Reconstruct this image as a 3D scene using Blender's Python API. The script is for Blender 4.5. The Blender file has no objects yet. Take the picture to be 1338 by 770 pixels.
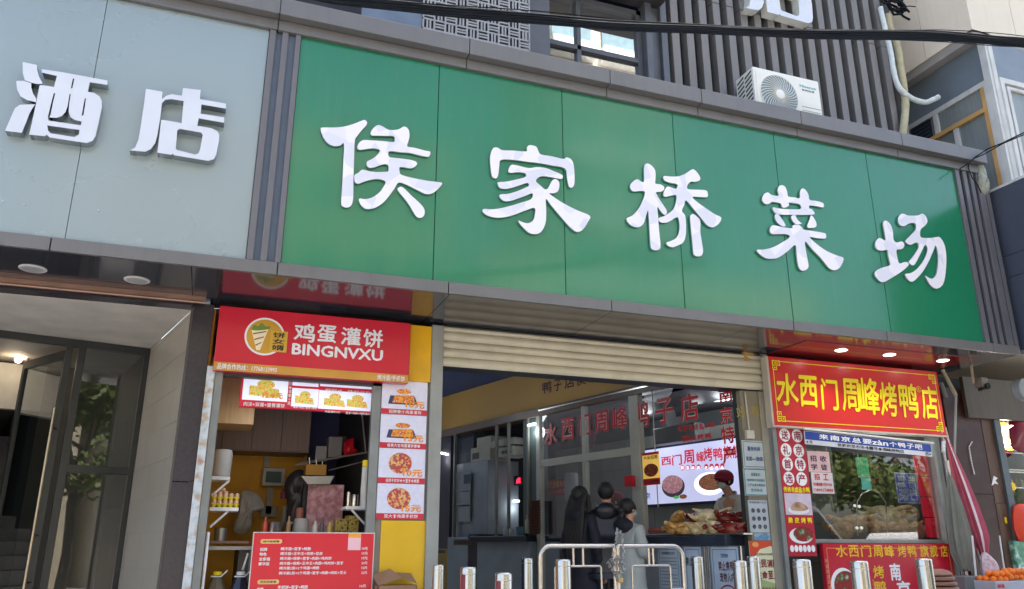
import bpy, bmesh, math, random
from mathutils import Vector, Matrix
from mathutils import noise as mnoise
random.seed(7)
sc = bpy.context.scene
C = bpy.data.collections.new('scene'); sc.collection.children.link(C)
R = math.radians
# ------------------------------------------------------------------ camera
PT, YW, CAM = R(17.467), R(20.18), Vector((0, -6.3, 1.5))
cd = bpy.data.cameras.new('camera'); cam = bpy.data.objects.new('camera', cd); C.objects.link(cam)
cd.sensor_fit = 'HORIZONTAL'; cd.sensor_width = 36; cd.lens = 36*1050.6/1338; cd.clip_end = 500; cd.clip_start = .05
cf = Vector((math.sin(YW)*math.cos(PT), math.cos(YW)*math.cos(PT), math.sin(PT)))
cr = Vector((math.cos(YW), -math.sin(YW), 0)); cu = cr.cross(cf)
cam.matrix_world = Matrix(((cr.x, cu.x, -cf.x, CAM.x), (cr.y, cu.y, -cf.y, CAM.y), (cr.z, cu.z, -cf.z, CAM.z), (0, 0, 0, 1)))
sc.camera = cam
# ------------------------------------------------------------------ world + sun
SUN_EL, SUN_AZ = 64, 28       # high sun behind the market building, a little to the right: the front is in its own shade, the street is sunlit
sd = Vector((math.sin(R(SUN_AZ))*math.cos(R(SUN_EL)), math.cos(R(SUN_AZ))*math.cos(R(SUN_EL)), math.sin(R(SUN_EL))))
w = bpy.data.worlds.new('World'); sc.world = w; w.use_nodes = True
nt = w.node_tree; sky = nt.nodes.new('ShaderNodeTexSky'); sky.sky_type = 'NISHITA'; sky.sun_disc = False
sky.sun_elevation = R(SUN_EL); sky.sun_rotation = R(SUN_AZ); sky.air_density = 1.0; sky.dust_density = 5.0; sky.ozone_density = .35
bg = nt.nodes['Background']; bg.inputs[1].default_value = .15
nt.links.new(sky.outputs[0], bg.inputs[0])
sl = bpy.data.lights.new('sun', 'SUN'); sl.energy = 4.0; sl.angle = R(.5); sl.color = (1, .95, .88)
so = bpy.data.objects.new('sun', sl); C.objects.link(so); so.rotation_euler = sd.to_track_quat('Z', 'Y').to_euler(); so.location = (0, -10, 20)
vs = sc.view_settings; vs.view_transform = 'Standard'; vs.look = 'None'; vs.exposure = 2.0; vs.gamma = 1
sc.cycles.max_bounces = 8; sc.cycles.use_denoising = True; sc.cycles.transparent_max_bounces = 12
# ------------------------------------------------------------------ geometry of the place: pixel of the 1338x770 photo -> point on a real plane
def ray(px, py): return cr*((px-669)/1050.6) - cu*((py-385)/1050.6) + cf
class Fr:
    def __init__(s, O, U, N, V=(0, 0, 1)):
        s.O = Vector(O); s.U = Vector(U).normalized(); s.N = Vector(N).normalized(); s.V = Vector(V).normalized()
    def w(s, a, b, c=0): return s.O + s.U*a + s.V*b + s.N*c
    def px(s, x, y, c=0):
        d = ray(x, y); O = s.O + s.N*c; t = (O-CAM).dot(s.N)/d.dot(s.N); p = CAM+d*t-O
        return (p.dot(s.U), p.dot(s.V))
    def rect(s, x0, y0, x1, y1, c=0):
        a0, b1 = s.px(x0, y0, c); a1, b0 = s.px(x1, y1, c)
        return (min(a0, a1), max(a0, a1), min(b0, b1), max(b0, b1))
def FY(Y): return Fr((0, Y, 0), (1, 0, 0), (0, -1, 0))
F0, F9 = FY(0), FY(.9)
FW = Fr((5.3, 1.2, 0), (.242, -.970, 0), (-.970, -.242, 0))      # duck shop partition along the market passage
def atz(px, py, Z):
    d = ray(px, py); return CAM + d*((Z-CAM.z)/d.z)
def atd(px, py, dep):                                             # point at a horizontal distance along the view
    d = ray(px, py); k = dep/(d.x*math.sin(YW)+d.y*math.cos(YW)); return CAM + d*k
# ------------------------------------------------------------------ materials
def s2l(c):
    c = c/255; return c/12.92 if c <= .04045 else ((c+.055)/1.055)**2.4
def rgb(r, g, b): return (s2l(r), s2l(g), s2l(b), 1)
MC = {}
def M(name, col=None, rough=.5, metal=0, var=.12, vs_=4.0, bump=0, bs=60, emit=0, spec=.5, coat=0, stretch=None, dirt=0, streak=0, dcol=(.05,.045,.04,1)):
    if name in MC: return MC[name]
    m = bpy.data.materials.new(name); m.use_nodes = True; MC[name] = m
    n = m.node_tree; b = n.nodes['Principled BSDF']; L = n.links.new
    tc = n.nodes.new('ShaderNodeNewGeometry').outputs['Position']
    if stretch:
        mp = n.nodes.new('ShaderNodeMapping'); mp.inputs['Scale'].default_value = stretch; L(tc, mp.inputs[0]); tcs = mp.outputs[0]
    else: tcs = tc
    nz = n.nodes.new('ShaderNodeTexNoise'); nz.inputs['Scale'].default_value = vs_; nz.inputs['Detail'].default_value = 6; L(tcs, nz.inputs['Vector'])
    mx = n.nodes.new('ShaderNodeMix'); mx.data_type = 'RGBA'
    c = col; mx.inputs[6].default_value = tuple(max(0, v*(1-var)) for v in c[:3])+(1,); mx.inputs[7].default_value = tuple(min(1, v*(1+var)) for v in c[:3])+(1,)
    rp = n.nodes.new('ShaderNodeMapRange'); rp.inputs[1].default_value = .3; rp.inputs[2].default_value = .7; L(nz.outputs[0], rp.inputs[0]); L(rp.outputs[0], mx.inputs[0])
    out = mx.outputs[2]
    if dirt or streak:
        n2 = n.nodes.new('ShaderNodeTexNoise'); n2.inputs['Detail'].default_value = 8; n2.inputs['Roughness'].default_value = .65
        mp2 = n.nodes.new('ShaderNodeMapping'); mp2.inputs['Scale'].default_value = (9, 9, .7) if streak else (2.3, 2.3, 2.3); L(tc, mp2.inputs[0]); L(mp2.outputs[0], n2.inputs['Vector']); n2.inputs['Scale'].default_value = 1.5
        r2 = n.nodes.new('ShaderNodeMapRange'); r2.inputs[1].default_value = .5; r2.inputs[2].default_value = .78; r2.inputs[4].default_value = dirt or streak; L(n2.outputs[0], r2.inputs[0])
        m2 = n.nodes.new('ShaderNodeMix'); m2.data_type = 'RGBA'; L(r2.outputs[0], m2.inputs[0]); L(out, m2.inputs[6]); m2.inputs[7].default_value = dcol; out = m2.outputs[2]
    L(out, b.inputs['Base Color'])
    rr = n.nodes.new('ShaderNodeMapRange'); rr.inputs[3].default_value = max(.02, rough*.8); rr.inputs[4].default_value = min(1, rough*1.2); L(nz.outputs[0], rr.inputs[0]); L(rr.outputs[0], b.inputs['Roughness'])
    b.inputs['Metallic'].default_value = metal; b.inputs['Specular IOR Level'].default_value = spec
    if coat: b.inputs['Coat Weight'].default_value = coat; b.inputs['Coat Roughness'].default_value = .1 if name in ('green_panel', 'pale_blue_panel') else .06
    if bump:
        n3 = n.nodes.new('ShaderNodeTexNoise'); n3.inputs['Scale'].default_value = bs; n3.inputs['Detail'].default_value = 5; L(tcs, n3.inputs['Vector'])
        bp = n.nodes.new('ShaderNodeBump'); bp.inputs['Strength'].default_value = bump; bp.inputs['Distance'].default_value = .01; L(n3.outputs[0], bp.inputs['Height']); L(bp.outputs[0], b.inputs['Normal'])
    if emit:
        L(out, b.inputs['Emission Color']); b.inputs['Emission Strength'].default_value = emit
    return m
def ramp_mat(name, stops, scale=40, rough=.4, emit=0, vor=False, detail=3, bump=0):
    if name in MC: return MC[name]
    m = bpy.data.materials.new(name); m.use_nodes = True; MC[name] = m
    n = m.node_tree; b = n.nodes['Principled BSDF']; L = n.links.new
    g = n.nodes.new('ShaderNodeNewGeometry')
    if vor:
        t = n.nodes.new('ShaderNodeTexVoronoi'); t.inputs['Scale'].default_value = scale; L(g.outputs['Position'], t.inputs['Vector']); s_ = n.nodes.new('ShaderNodeSeparateColor'); L(t.outputs['Color'], s_.inputs[0]); o = s_.outputs[0]
    else:
        t = n.nodes.new('ShaderNodeTexNoise'); t.inputs['Scale'].default_value = scale; t.inputs['Detail'].default_value = detail; L(g.outputs['Position'], t.inputs['Vector']); o = t.outputs[0]
    r = n.nodes.new('ShaderNodeValToRGB'); L(o, r.inputs[0]); cr_ = r.color_ramp
    while len(cr_.elements) < len(stops): cr_.elements.new(.5)
    for e, (p, c) in zip(cr_.elements, stops): e.position = p; e.color = c
    L(r.outputs[0], b.inputs['Base Color']); b.inputs['Roughness'].default_value = rough
    if emit: L(r.outputs[0], b.inputs['Emission Color']); b.inputs['Emission Strength'].default_value = emit
    if bump:
        bp = n.nodes.new('ShaderNodeBump'); bp.inputs['Strength'].default_value = bump; bp.inputs['Distance'].default_value = .01; L(o, bp.inputs['Height']); L(bp.outputs[0], b.inputs['Normal'])
    return m
def glass_mat(name, tint=(.9, .94, .93, 1), refl=1.0, ior=1.5):
    if name in MC: return MC[name]
    m = bpy.data.materials.new(name); m.use_nodes = True; MC[name] = m
    n = m.node_tree; n.nodes.remove(n.nodes['Principled BSDF']); L = n.links.new
    t = n.nodes.new('ShaderNodeBsdfTransparent'); t.inputs[0].default_value = tint
    g = n.nodes.new('ShaderNodeBsdfGlossy'); g.inputs['Roughness'].default_value = .015
    f = n.nodes.new('ShaderNodeFresnel'); f.inputs[0].default_value = ior
    k = n.nodes.new('ShaderNodeMath'); k.operation = 'MULTIPLY'; k.use_clamp = True; k.inputs[1].default_value = refl*1.8; L(f.outputs[0], k.inputs[0])
    x = n.nodes.new('ShaderNodeMixShader'); L(k.outputs[0], x.inputs[0]); L(t.outputs[0], x.inputs[1]); L(g.outputs[0], x.inputs[2])
    L(x.outputs[0], n.nodes['Material Output'].inputs[0]); return m
def bright(name, col, e):
    if name in MC: return MC[name]
    m = bpy.data.materials.new(name); m.use_nodes = True; MC[name] = m
    b = m.node_tree.nodes['Principled BSDF']; b.inputs['Base Color'].default_value = col; b.inputs['Emission Color'].default_value = col; b.inputs['Emission Strength'].default_value = e
    return m
# ------------------------------------------------------------------ object helpers
def tag(o, label=None, cat=None, group=None, kind=None):
    if label: o['label'] = label
    if cat: o['category'] = cat
    if group: o['group'] = group
    if kind: o['kind'] = kind
    return o
def thing(name, label, cat, loc=(0, 0, 0), group=None, rz=0):
    o = bpy.data.objects.new(name, None); C.objects.link(o); o.location = loc; o.rotation_euler[2] = rz; o.empty_display_size = .1
    return tag(o, label, cat, group)
def wloc(o):
    v = Vector((0, 0, 0))
    while o is not None: v += o.location; o = o.parent
    return v
class B:
    def __init__(s): s.bm = bmesh.new()
    def quad(s, *p):
        return s.bm.faces.new([s.bm.verts.new(q) for q in p])
    def box(s, x0, x1, y0, y1, z0, z1):
        return s.fbox(Fr((0, 0, 0), (1, 0, 0), (0, 1, 0)), x0, x1, z0, z1, y0, y1)
    def fbox(s, f, a0, a1, b0, b1, c0, c1):
        v = [s.bm.verts.new(f.w(a, b, c)) for a in (a0, a1) for b in (b0, b1) for c in (c0, c1)]
        for q in ((0, 1, 3, 2), (4, 6, 7, 5), (0, 4, 5, 1), (2, 3, 7, 6), (0, 2, 6, 4), (1, 5, 7, 3)): s.bm.faces.new([v[i] for i in q])
        return s
    def fquad(s, f, a0, a1, b0, b1, c=0):
        s.quad(f.w(a0, b0, c), f.w(a1, b0, c), f.w(a1, b1, c), f.w(a0, b1, c)); return s
    def tube(s, pts, r, n=8, caps=True):
        pts = [Vector(p) for p in pts]; rs = r if isinstance(r, (list, tuple)) else [r]*len(pts); rings = []; ref = None
        for i, p in enumerate(pts):
            d = (pts[min(i+1, len(pts)-1)]-pts[max(i-1, 0)]).normalized()
            if ref is None: ref = Vector((0, 0, 1)) if abs(d.z) < .9 else Vector((0, 1, 0))
            u = ref.cross(d)
            if u.length < 1e-4: u = Vector((1, 0, 0)).cross(d)
            u.normalize(); v = d.cross(u); ref = v.copy() if False else ref
            rings.append([s.bm.verts.new(p+u*math.cos(2*math.pi*k/n)*rs[i]+v*math.sin(2*math.pi*k/n)*rs[i]) for k in range(n)])
        for a, b_ in zip(rings, rings[1:]):
            for k in range(n): s.bm.faces.new((a[k], a[(k+1) % n], b_[(k+1) % n], b_[k]))
        if caps: s.bm.faces.new(rings[0][::-1]); s.bm.faces.new(rings[-1])
        return s
    def lathe(s, o, prof, n=20, axis='Z'):
        o = Vector(o); rings = []
        for r, z in prof:
            ring = []
            for k in range(n):
                t = 2*math.pi*k/n; x, y = r*math.cos(t), r*math.sin(t)
                ring.append(s.bm.verts.new(o + (Vector((x, y, z)) if axis == 'Z' else Vector((x, -z, y)))))
            rings.append(ring)
        for a, b_ in zip(rings, rings[1:]):
            for k in range(n): s.bm.faces.new((a[k], a[(k+1) % n], b_[(k+1) % n], b_[k]))
        s.bm.faces.new(rings[0][::-1]); s.bm.faces.new(rings[-1]); return s
    def disc(s, f, a, b, ra, rb, c=0, n=24):
        s.bm.faces.new([s.bm.verts.new(f.w(a+ra*math.cos(2*math.pi*k/n), b+rb*math.sin(2*math.pi*k/n), c)) for k in range(n)]); return s
    def poly(s, f, pts, c0, c1=None):
        n = len(pts); A = [s.bm.verts.new(f.w(a, b, c0)) for a, b in pts]; fc = s.bm.faces.new(A)
        if c1 is not None:
            Bv = [s.bm.verts.new(f.w(a, b, c1)) for a, b in pts]; s.bm.faces.new(Bv[::-1])
            for i in range(n): s.bm.faces.new((A[i], A[(i+1) % n], Bv[(i+1) % n], Bv[i]))
        return s
    def ball(s, o, r, sub=2, sc_=(1, 1, 1), nz=0, ns=4, rot=None):
        t = bmesh.new(); bmesh.ops.create_icosphere(t, subdivisions=sub, radius=1)
        o = Vector(o); vm = {}
        for v in t.verts:
            p = v.co.copy()
            if nz: p *= 1+nz*mnoise.noise(p*ns*.5+o*3.1)
            p = Vector((p.x*sc_[0], p.y*sc_[1], p.z*sc_[2]))*r
            if rot: p = rot @ p
            vm[v.index] = s.bm.verts.new(o+p)
        t.verts.ensure_lookup_table()
        for f in t.faces: s.bm.faces.new([vm[v.index] for v in f.verts])
        t.free(); return s
    def out(s, name, mat, parent=None, smooth=False, bevel=0, label=None, kind=None, world=True):
        me = bpy.data.meshes.new(name); bmesh.ops.recalc_face_normals(s.bm, faces=s.bm.faces)
        if parent is not None and world:
            k = wloc(parent)
            for v in s.bm.verts: v.co -= k
        s.bm.to_mesh(me); s.bm.free()
        if isinstance(mat, (list, tuple)):
            for m_ in mat: me.materials.append(m_)
        elif mat: me.materials.append(mat)
        if smooth:
            for p in me.polygons: p.use_smooth = True
            try: me.set_sharp_from_angle(angle=R(40))
            except Exception: pass
        o = bpy.data.objects.new(name, me); C.objects.link(o); o.parent = parent
        if bevel:
            bv = o.modifiers.new('bevel', 'BEVEL'); bv.width = bevel; bv.segments = 2; bv.limit_method = 'ANGLE'
        if label: o['label'] = label
        if kind: o['kind'] = kind
        return o
def copy_tree(o, parent=None, loc=None, rz=None, label=None):
    c = o.copy(); C.objects.link(c); c.parent = parent
    if loc is not None: c.location = loc
    if rz is not None: c.rotation_euler[2] = rz
    if label: c['label'] = label
    for ch in list(o.children): copy_tree(ch, c)
    return c
def mesh_obj(name, me, mat, parent):
    if parent is not None:
        k = wloc(parent)
        for v in me.vertices: v.co -= k
    if isinstance(mat, (list, tuple)):
        for m_ in mat: me.materials.append(m_)
    else: me.materials.append(mat)
    o = bpy.data.objects.new(name, me); C.objects.link(o); o.parent = parent; return o
TC = {}
def char_mesh(s, bold, res):
    k = (s, bold, res)
    if k not in TC:
        cu_ = bpy.data.curves.new('t', 'FONT'); cu_.body = s; cu_.offset = bold; cu_.resolution_u = res; cu_.fill_mode = 'BOTH'
        ob = bpy.data.objects.new('t', cu_); C.objects.link(ob); dg = bpy.context.evaluated_depsgraph_get(); me = bpy.data.meshes.new_from_object(ob.evaluated_get(dg))
        vs_ = [v.co.copy() for v in me.vertices]; fs = [tuple(p.vertices) for p in me.polygons]
        bpy.data.objects.remove(ob); bpy.data.curves.remove(cu_); bpy.data.meshes.remove(me)
        xs = [v.x for v in vs_]; ys = [v.y for v in vs_]
        TC[k] = (vs_, fs, min(xs), max(xs), min(ys), max(ys))
    return TC[k]
def texts(f, items, mat, parent, c=.003, bold=.012, res=2, name='lettering', mirror=False, slant=0, label=None):
    V, Fc = [], []
    for it in items:
        s, a0, a1, b0, b1 = it[:5]
        vs_, fs, x0, x1, y0, y1 = char_mesh(s, 0, res)
        sh = bold*.75; W = x1-x0; H = y1-y0
        for q_, (dx, dy) in enumerate(((-sh, 0), (sh, 0), (0, sh), (0, -sh)) if bold > .008 else ((0, 0),)):
            k = len(V)
            for v in vs_:
                u = (v.x-x0+dx+sh)/(W+2*sh); q = (v.y-y0+dy+sh)/(H+2*sh)
                if mirror: u = 1-u
                V.append(f.w(a0+(a1-a0)*u+slant*(q-.5)*(b1-b0), b0+(b1-b0)*q, c+q_*.0003))
            Fc += [tuple(i+k for i in p) for p in fs]
    me = bpy.data.meshes.new(name); me.from_pydata(V, [], Fc); me.update()
    o = mesh_obj(name, me, mat, parent)
    if label: o['label'] = label
    if len(items) > 1 and sum(i[4]-i[3] for i in items)/len(items) < .08: o['kind'] = 'stuff'
    return o
def ptexts(f, items, mat, parent, c=.003, **k):
    def sb(x0, y0, x1, y1):
        xm_ = (x0+x1)/2; return (f.px(x0, (y0+y1)/2, c)[0], f.px(x1, (y0+y1)/2, c)[0], f.px(xm_, y1, c)[1], f.px(xm_, y0, c)[1])
    return texts(f, [(s,)+sb(x0, y0, x1, y1) for s, x0, y0, x1, y1 in items], mat, parent, c=c, **k)
def row(s, a0, a1, b0, b1, gap=.12):
    n = len(s); w_ = (a1-a0)/n
    return [(ch, a0+w_*(i+gap/2), a0+w_*(i+1-gap/2), b0, b1) for i, ch in enumerate(s) if ch != ' ']
def col(s, a0, a1, b0, b1, gap=.12):
    n = len(s); h = (b1-b0)/n
    return [(ch, a0, a1, b1-h*(i+1-gap/2), b1-h*(i+gap/2)) for i, ch in enumerate(s) if ch != ' ']
def smooth_poly(P, it=1):
    n = len(P); out = []
    for i in range(n):
        p0, p1, p2, p3 = P[i-1], P[i], P[(i+1) % n], P[(i+2) % n]
        for k in range(3):
            t = k/3
            out.append(tuple(.5*((2*p1[j])+(-p0[j]+p2[j])*t+(2*p0[j]-5*p1[j]+4*p2[j]-p3[j])*t*t+(-p0[j]+3*p1[j]-3*p2[j]+p3[j])*t**3) for j in (0, 1)))
    return out
def glyph(f, loops, c0, c1, name, mats, parent, bevel=0):
    """loops in frame coordinates; outlines and holes filled by the even-odd 2D curve fill, given real thickness c0..c1"""
    cu_ = bpy.data.curves.new('g', 'CURVE'); cu_.dimensions = '2D'; cu_.fill_mode = 'BOTH'; cu_.extrude = (c1-c0)/2; cu_.bevel_depth = bevel; cu_.bevel_resolution = 1; cu_.offset = -bevel
    for lp in loops:
        sp = cu_.splines.new('POLY'); sp.points.add(len(lp)-1); sp.use_cyclic_u = True
        for i, p in enumerate(lp): sp.points[i].co = (p[0], p[1], 0, 1)
    ob = bpy.data.objects.new('g', cu_); C.objects.link(ob); dg = bpy.context.evaluated_depsgraph_get(); me = bpy.data.meshes.new_from_object(ob.evaluated_get(dg))
    bpy.data.objects.remove(ob); bpy.data.curves.remove(cu_); me.materials.clear()
    nf = [abs(p.normal.z) > .9 for p in me.polygons]
    mid = (c0+c1)/2
    for v in me.vertices: v.co = f.w(v.co.x, v.co.y, v.co.z+mid)
    me.name = name; o = mesh_obj(name, me, mats, parent)
    for p, q in zip(me.polygons, nf): p.material_index = 0 if q else min(1, len(mats)-1)
    return o
def S(kind_name, b, mat, **k): return tag(b.out(kind_name, mat, **k), kind='structure')
# common materials
steel = M('brushed_steel', (.58, .55, .5, 1), .25, 1, .03, 30, stretch=(1, 1, .1))
white = M('white_paint', (.78, .78, .76, 1), .45, dirt=.12)
dark = M('dark_interior', (.03, .032, .04, 1), .6)
wtext = M('white_print', (.85, .85, .85, 1), .5, var=.02)
wsign = M('sign_white', (.85, .84, .9, 1), .4, var=.02)  # plain white of the pancake sign lettering, no emission
red = M('red_print', rgb(196, 22, 42), .32, var=.05, spec=.5)
yel = M('yellow_print', rgb(240, 205, 20), .4, var=.04)
blk = M('black_print', (.02, .02, .02, 1), .5)
navy = M('navy_print', rgb(30, 50, 110), .5)
#SPLIT#
# ================================================================== SETTING
b = B(); b.box(-60, 80, -60, 60, -.3, -.01); S('ground', b, M('dusty_ground', (.25, .24, .22, 1), .9))
asph = M('asphalt', (.05, .05, .052, 1), .85, var=.3, vs_=8, bump=.4, bs=120)
b = B(); b.box(-50, 60, -14, -5.4, -.02, 0); S('road', b, asph)
pav = M('pavement_stone', (.48, .46, .43, 1), .8, var=.2, vs_=2, bump=.2, dirt=.3)
b = B(); b.box(-50, 60, -5.38, -2.6, -.2, .15); b.box(-50, 60, -17.5, -14.02, -.2, .13); S('pavement', b, pav, bevel=.01)
kerbs = M('kerb_granite', (.34, .33, .32, 1), .8, var=.2)
b = B()
for x in range(-20, 25): b.box(x, x+.99, -5.4-.12, -5.385, -.2, .155)
S('kerb', b, kerbs, bevel=.01)
b = B(); b.box(-50, 60, -2.3, 14, -.2, .42); b.box(-50, 60, -2.59, -2.31, -.2, .285); S('forecourt_floor', b, pav, bevel=.008)
b = B()
for x in range(-20, 30, 4): b.box(x, x+2, -9.8, -9.68, .001, .006)
S('road_marking', b, white)

# ================================================================== MAIN BUILDING (upper storey, fins, window, lattice)
clad = M('grey_cladding', rgb(110, 109, 109), .42, .25, .06, 3, dirt=.25, dcol=(.08, .075, .07, 1), streak=.25)
fin_m = M('fin_cladding', rgb(116, 114, 113), .5, .15, .07, 3, streak=.22, dcol=(.1, .09, .08, 1))
bk = M('gap_dark_blue', rgb(10, 17, 28), .6)
bld = thing('market_building', 'upper storey of dark grey building with vertical fins, lattice and window', 'building', (0, .6, 5.7))
b = B(); b.box(-6, 2.72, .62, .8, 5.55, 10.5); b.box(4.3, 7.80, .62, .8, 5.55, 10.5); b.box(2.72, 4.3, .62, .8, 7.52, 10.5); b.box(-6, 7.8, .8, 8, 10.4, 10.5); b.box(7.66, 7.8, .8, 8, 4.2, 10.4); b.box(2.72, 4.3, .62, .8, 5.55, 5.95); b.box(-6, -5.8, .8, 8, 4.2, 10.4); b.box(2.0, 5.0, 2.6, 2.7, 5.5, 8.5)
b.out('wall', bk, bld)
fins_x = [4.46+.197*i for i in range(17)]
for i, x in enumerate(fins_x):
    wd = .098
    B().box(x, x+wd, .5, .62, 5.6, 7.72).out('fin', fin_m, bld, bevel=.004)
    B().box(x, x+wd, .5, .62, 7.728, 10.5).out('fin', fin_m, bld, bevel=.004)
B().box(7.79, 7.86, .5, .9, 5.6, 10.5).out('corner_trim', fin_m, bld)
fr = M('window_frame_grey', rgb(88, 92, 100), .45, .2)
FWn = FY(.66)
wd_ = thing('w', None, None); bpy.data.objects.remove(wd_)
a0, a1, z0, z1 = 2.90, 4.12, 5.9, 7.42
b = B(); b.box(2.6, 2.90, .42, .66, 5.6, 10.3); b.box(4.12, 4.2, .5, .66, 5.6, 10.3); b.box(4.2, 4.32, .56, .64, 5.6, 10.3); b.box(4.32, 4.40, .5, .62, 5.6, 10.3)
b.out('window_surround', fr, bld, bevel=.004)
b = B(); b.box(2.72, 4.34, .1, .62, 7.48, 7.66); b.out('window_canopy', M('canopy_dark', rgb(70, 68, 72), .4, .3), bld, bevel=.005)
wf = B(); wf.box(a0, a1, .6, .68, z0, z0+.06); wf.box(a0, a0+.06, .6, .68, z0, z1); wf.box(a1-.06, a1, .6, .68, z0, z1); wf.box(a0, a1, .6, .68, z1-.06, z1); wf.box(a0+.06, a1-.06, .6, .68, 6.72, 6.78); wf.box(3.30, 3.35, .6, .68, z0, z1)
wfo = wf.out('window', fr, bld, bevel=.003)
gl_up = glass_mat('upper_glass', (.55, .62, .62, 1), .42)
B().fquad(FY(.645), a0, a1, z0, z1).out('pane', gl_up, wfo)
sash = B(); f_s = Fr((3.33, .60, 0), (.86, -.5, 0), (-.5, -.86, 0)); sash.fbox(f_s, 0, .62, 6.08, 6.12, 0, .04); sash.fbox(f_s, 0, .62, 6.9, 6.94, 0, .04); sash.fbox(f_s, 0, .04, 6.12, 6.9, 0, .04); sash.fbox(f_s, .58, .62, 6.12, 6.9, 0, .04)
B().box(2.96, 3.3, .78, .8, z0, z1).out('curtain', M('beige_curtain', (.45, .4, .3, 1), .9), bld)
lat_m = M('lattice_panel', rgb(150, 152, 156), .55, .1, .1, streak=.3, dcol=(.1, .1, .1, 1))
b = B(); cs = .112; th = .014
for i in range(10):
    for j in range(14):
        x = 1.50+i*cs; z = 5.9+j*cs
        b.box(x, x+cs, .3, .312, z-.009, z+.009); b.box(x-.009, x+.009, .3, .3115, z+.009, z+cs-.009)
        for q in (.36, .64):
            if (i+j) % 2: b.box(x+.009, x+cs-.009, .3, .311, z+cs*q-.009, z+cs*q+.009)
            else: b.box(x+cs*q-.009, x+cs*q+.009, .3, .3105, z+.009, z+cs-.009)
b.box(2.61, 2.625, .3, .315, 5.8, 7.6); b.out('lattice', lat_m, bld, kind='stuff')
B().box(.9, 1.49, .32, .34, 5.9, 6.6).out('side_sheet', M('tin_sheet', rgb(110, 120, 130), .3, .6), bld)
# upper shop letter (same lettering as the hotel sign below), only its foot is in view
# ================================================================== CANOPY
can = thing('shop_canopy', 'grey metal canopy along the shopfronts with stepped cornice and dark glossy soffit', 'canopy', (3, 0, 3.55))
seg = [-4.0, -2.42, .15, 1.85, 2.55+.75, 4.35, 5.6, 7.0, 8.30]
def cols(y0, y1): pass
for i in range(len(seg)-1):
    x0, x1 = seg[i]+.003, seg[i+1]-.003
    B().box(x0, x1, -.13, .34, 5.86, 6.025).out('cornice', clad, can, bevel=.005)
    B().box(x0+.0, x1, -.045, .2, 5.758, 5.856).out('cornice_trim', clad, can, bevel=.004)
for x0, x1 in ((-4, -1.26), (-1.256, .33), (.334, 1.73), (1.734, 3.27), (3.274, 5.28), (5.284, 6.46), (6.464, 7.95), (7.954, 8.36)):
    B().box(x0, x1-.004, -.035, .0, 3.55, 3.652).out('fascia_band', clad, can, bevel=.003)
soff_m = M('soffit_panel', rgb(62, 64, 72), .12, .35, .06, 2, coat=.3)
sx = [-4, -2.2, -.30, 1.75, 3.28, 4.8, 6.2, 7.1, 8.36]
for x0, x1 in zip(sx, sx[1:]):
    B().box(x0+.003, x1-.003, 0.0, 1.12, 3.55, 3.575).out('soffit_panel', soff_m, can)
B().box(-4, 8.36, .02, 1.12, 3.578, 3.6).box(-4, 8.36, .02, .3, 3.601, 5.75).out('backing_frame', bk, can)
B().box(-4, 7.8, .3, .62, 5.6, 5.9).out('canopy_roof', bk, can)
slm = M('slat_cladding', rgb(104, 103, 107), .45, .15, .05, 3, streak=.15, dcol=(.1, .1, .1, 1))
for x0, x1 in ((.09, .175), (.205+.005, .27), (.297+.0, .36)): pass
xl = [F0.px(x, 41)[0] for x in (352.8, 361, 369.5, 377.5, 387, 394)]
for k in (0, 2, 4): B().box(xl[k], xl[k+1], -.03, .0195, 3.654, 5.757).out('slat', slm, can, bevel=.003)
xr = [F0.px(x, y)[0] for x, y in ((1244.5, 220), (1249.5, 221), (1254, 222), (1259, 223), (1263, 224), (1267.5, 225), (1271.5, 226), (1279, 226))]
for k in (0, 2, 4, 6): B().box(xr[k], xr[k+1], -.03, .0195, 3.654, 5.757).out('slat', slm, can, bevel=.003)
B().box(xl[0], xl[5], .0, .0196, 3.66, 5.75).out('slat_backing', M('slate_backing', rgb(82, 94, 110), .5), can)
B().box(xr[0], 8.30, .0, .0196, 3.66, 5.75).out('slat_backing', bk, can)
B().box(8.30, 8.36, -.03, .3, 3.655, 5.75).out('end_return', slm, can)

# ---- hotel sign board
hp = M('pale_blue_panel', rgb(142, 157, 160), .28, .15, .03, .7, coat=.25, streak=.04, dcol=(.3, .33, .34, 1))
hs = thing('hotel_sign_board', 'pale grey-blue hotel fascia board with two raised steel characters', 'sign board', (-2, 0, 3.66))
for x0, x1 in ((-4, -2.47), (-2.464, -1.182), (-1.178, xl[0]-.004)): B().box(x0, x1, -.004, .0197, 3.655, 5.757).out('panel', hp, hs, bevel=.002)
ch_w = M('letter_face_white', (.60, .64, .72, 1), .3, var=.03, coat=.2)
ch_s = M('letter_side_chrome', (.42, .45, .5, 1), .15, 1, .05)
FL = FY(-.09)
def zp(f, P, ox, oy, s, sm=False, c=0):
    q = smooth_poly(P) if sm else P
    return [f.px(ox+x/s, oy+y/s, c) for x, y in q]
JIU = [[(335,95),(500,120),(865,187),(864,222),(722,200),(708,278),(755,285),(800,315),(818,350),(820,400),(795,520),(768,635),(745,672),(700,690),(560,670),(400,645),(375,622),(362,635),(235,622),(278,430),(320,222),(435,240),(458,150),(340,124)],
 [(587,172),(598,172),(582,250),(570,250)],
 [(432,290),(445,290),(425,370),(408,460),(398,484),(455,488),(498,472),(528,440),(545,390),(560,295),(569,297),(556,380),(552,440),(566,482),(600,503),(657,518),(650,548),(392,510),(385,480),(405,400)],
 [(683,330),(692,332),(672,470),(657,468)], [(380,548),(640,585),(634,622),(600,643),(410,612),(388,592)]]
D1 = [(182,38),(297,62),(299,100),(312,150),(343,213),(300,215),(255,205),(200,185),(184,130)]
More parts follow.
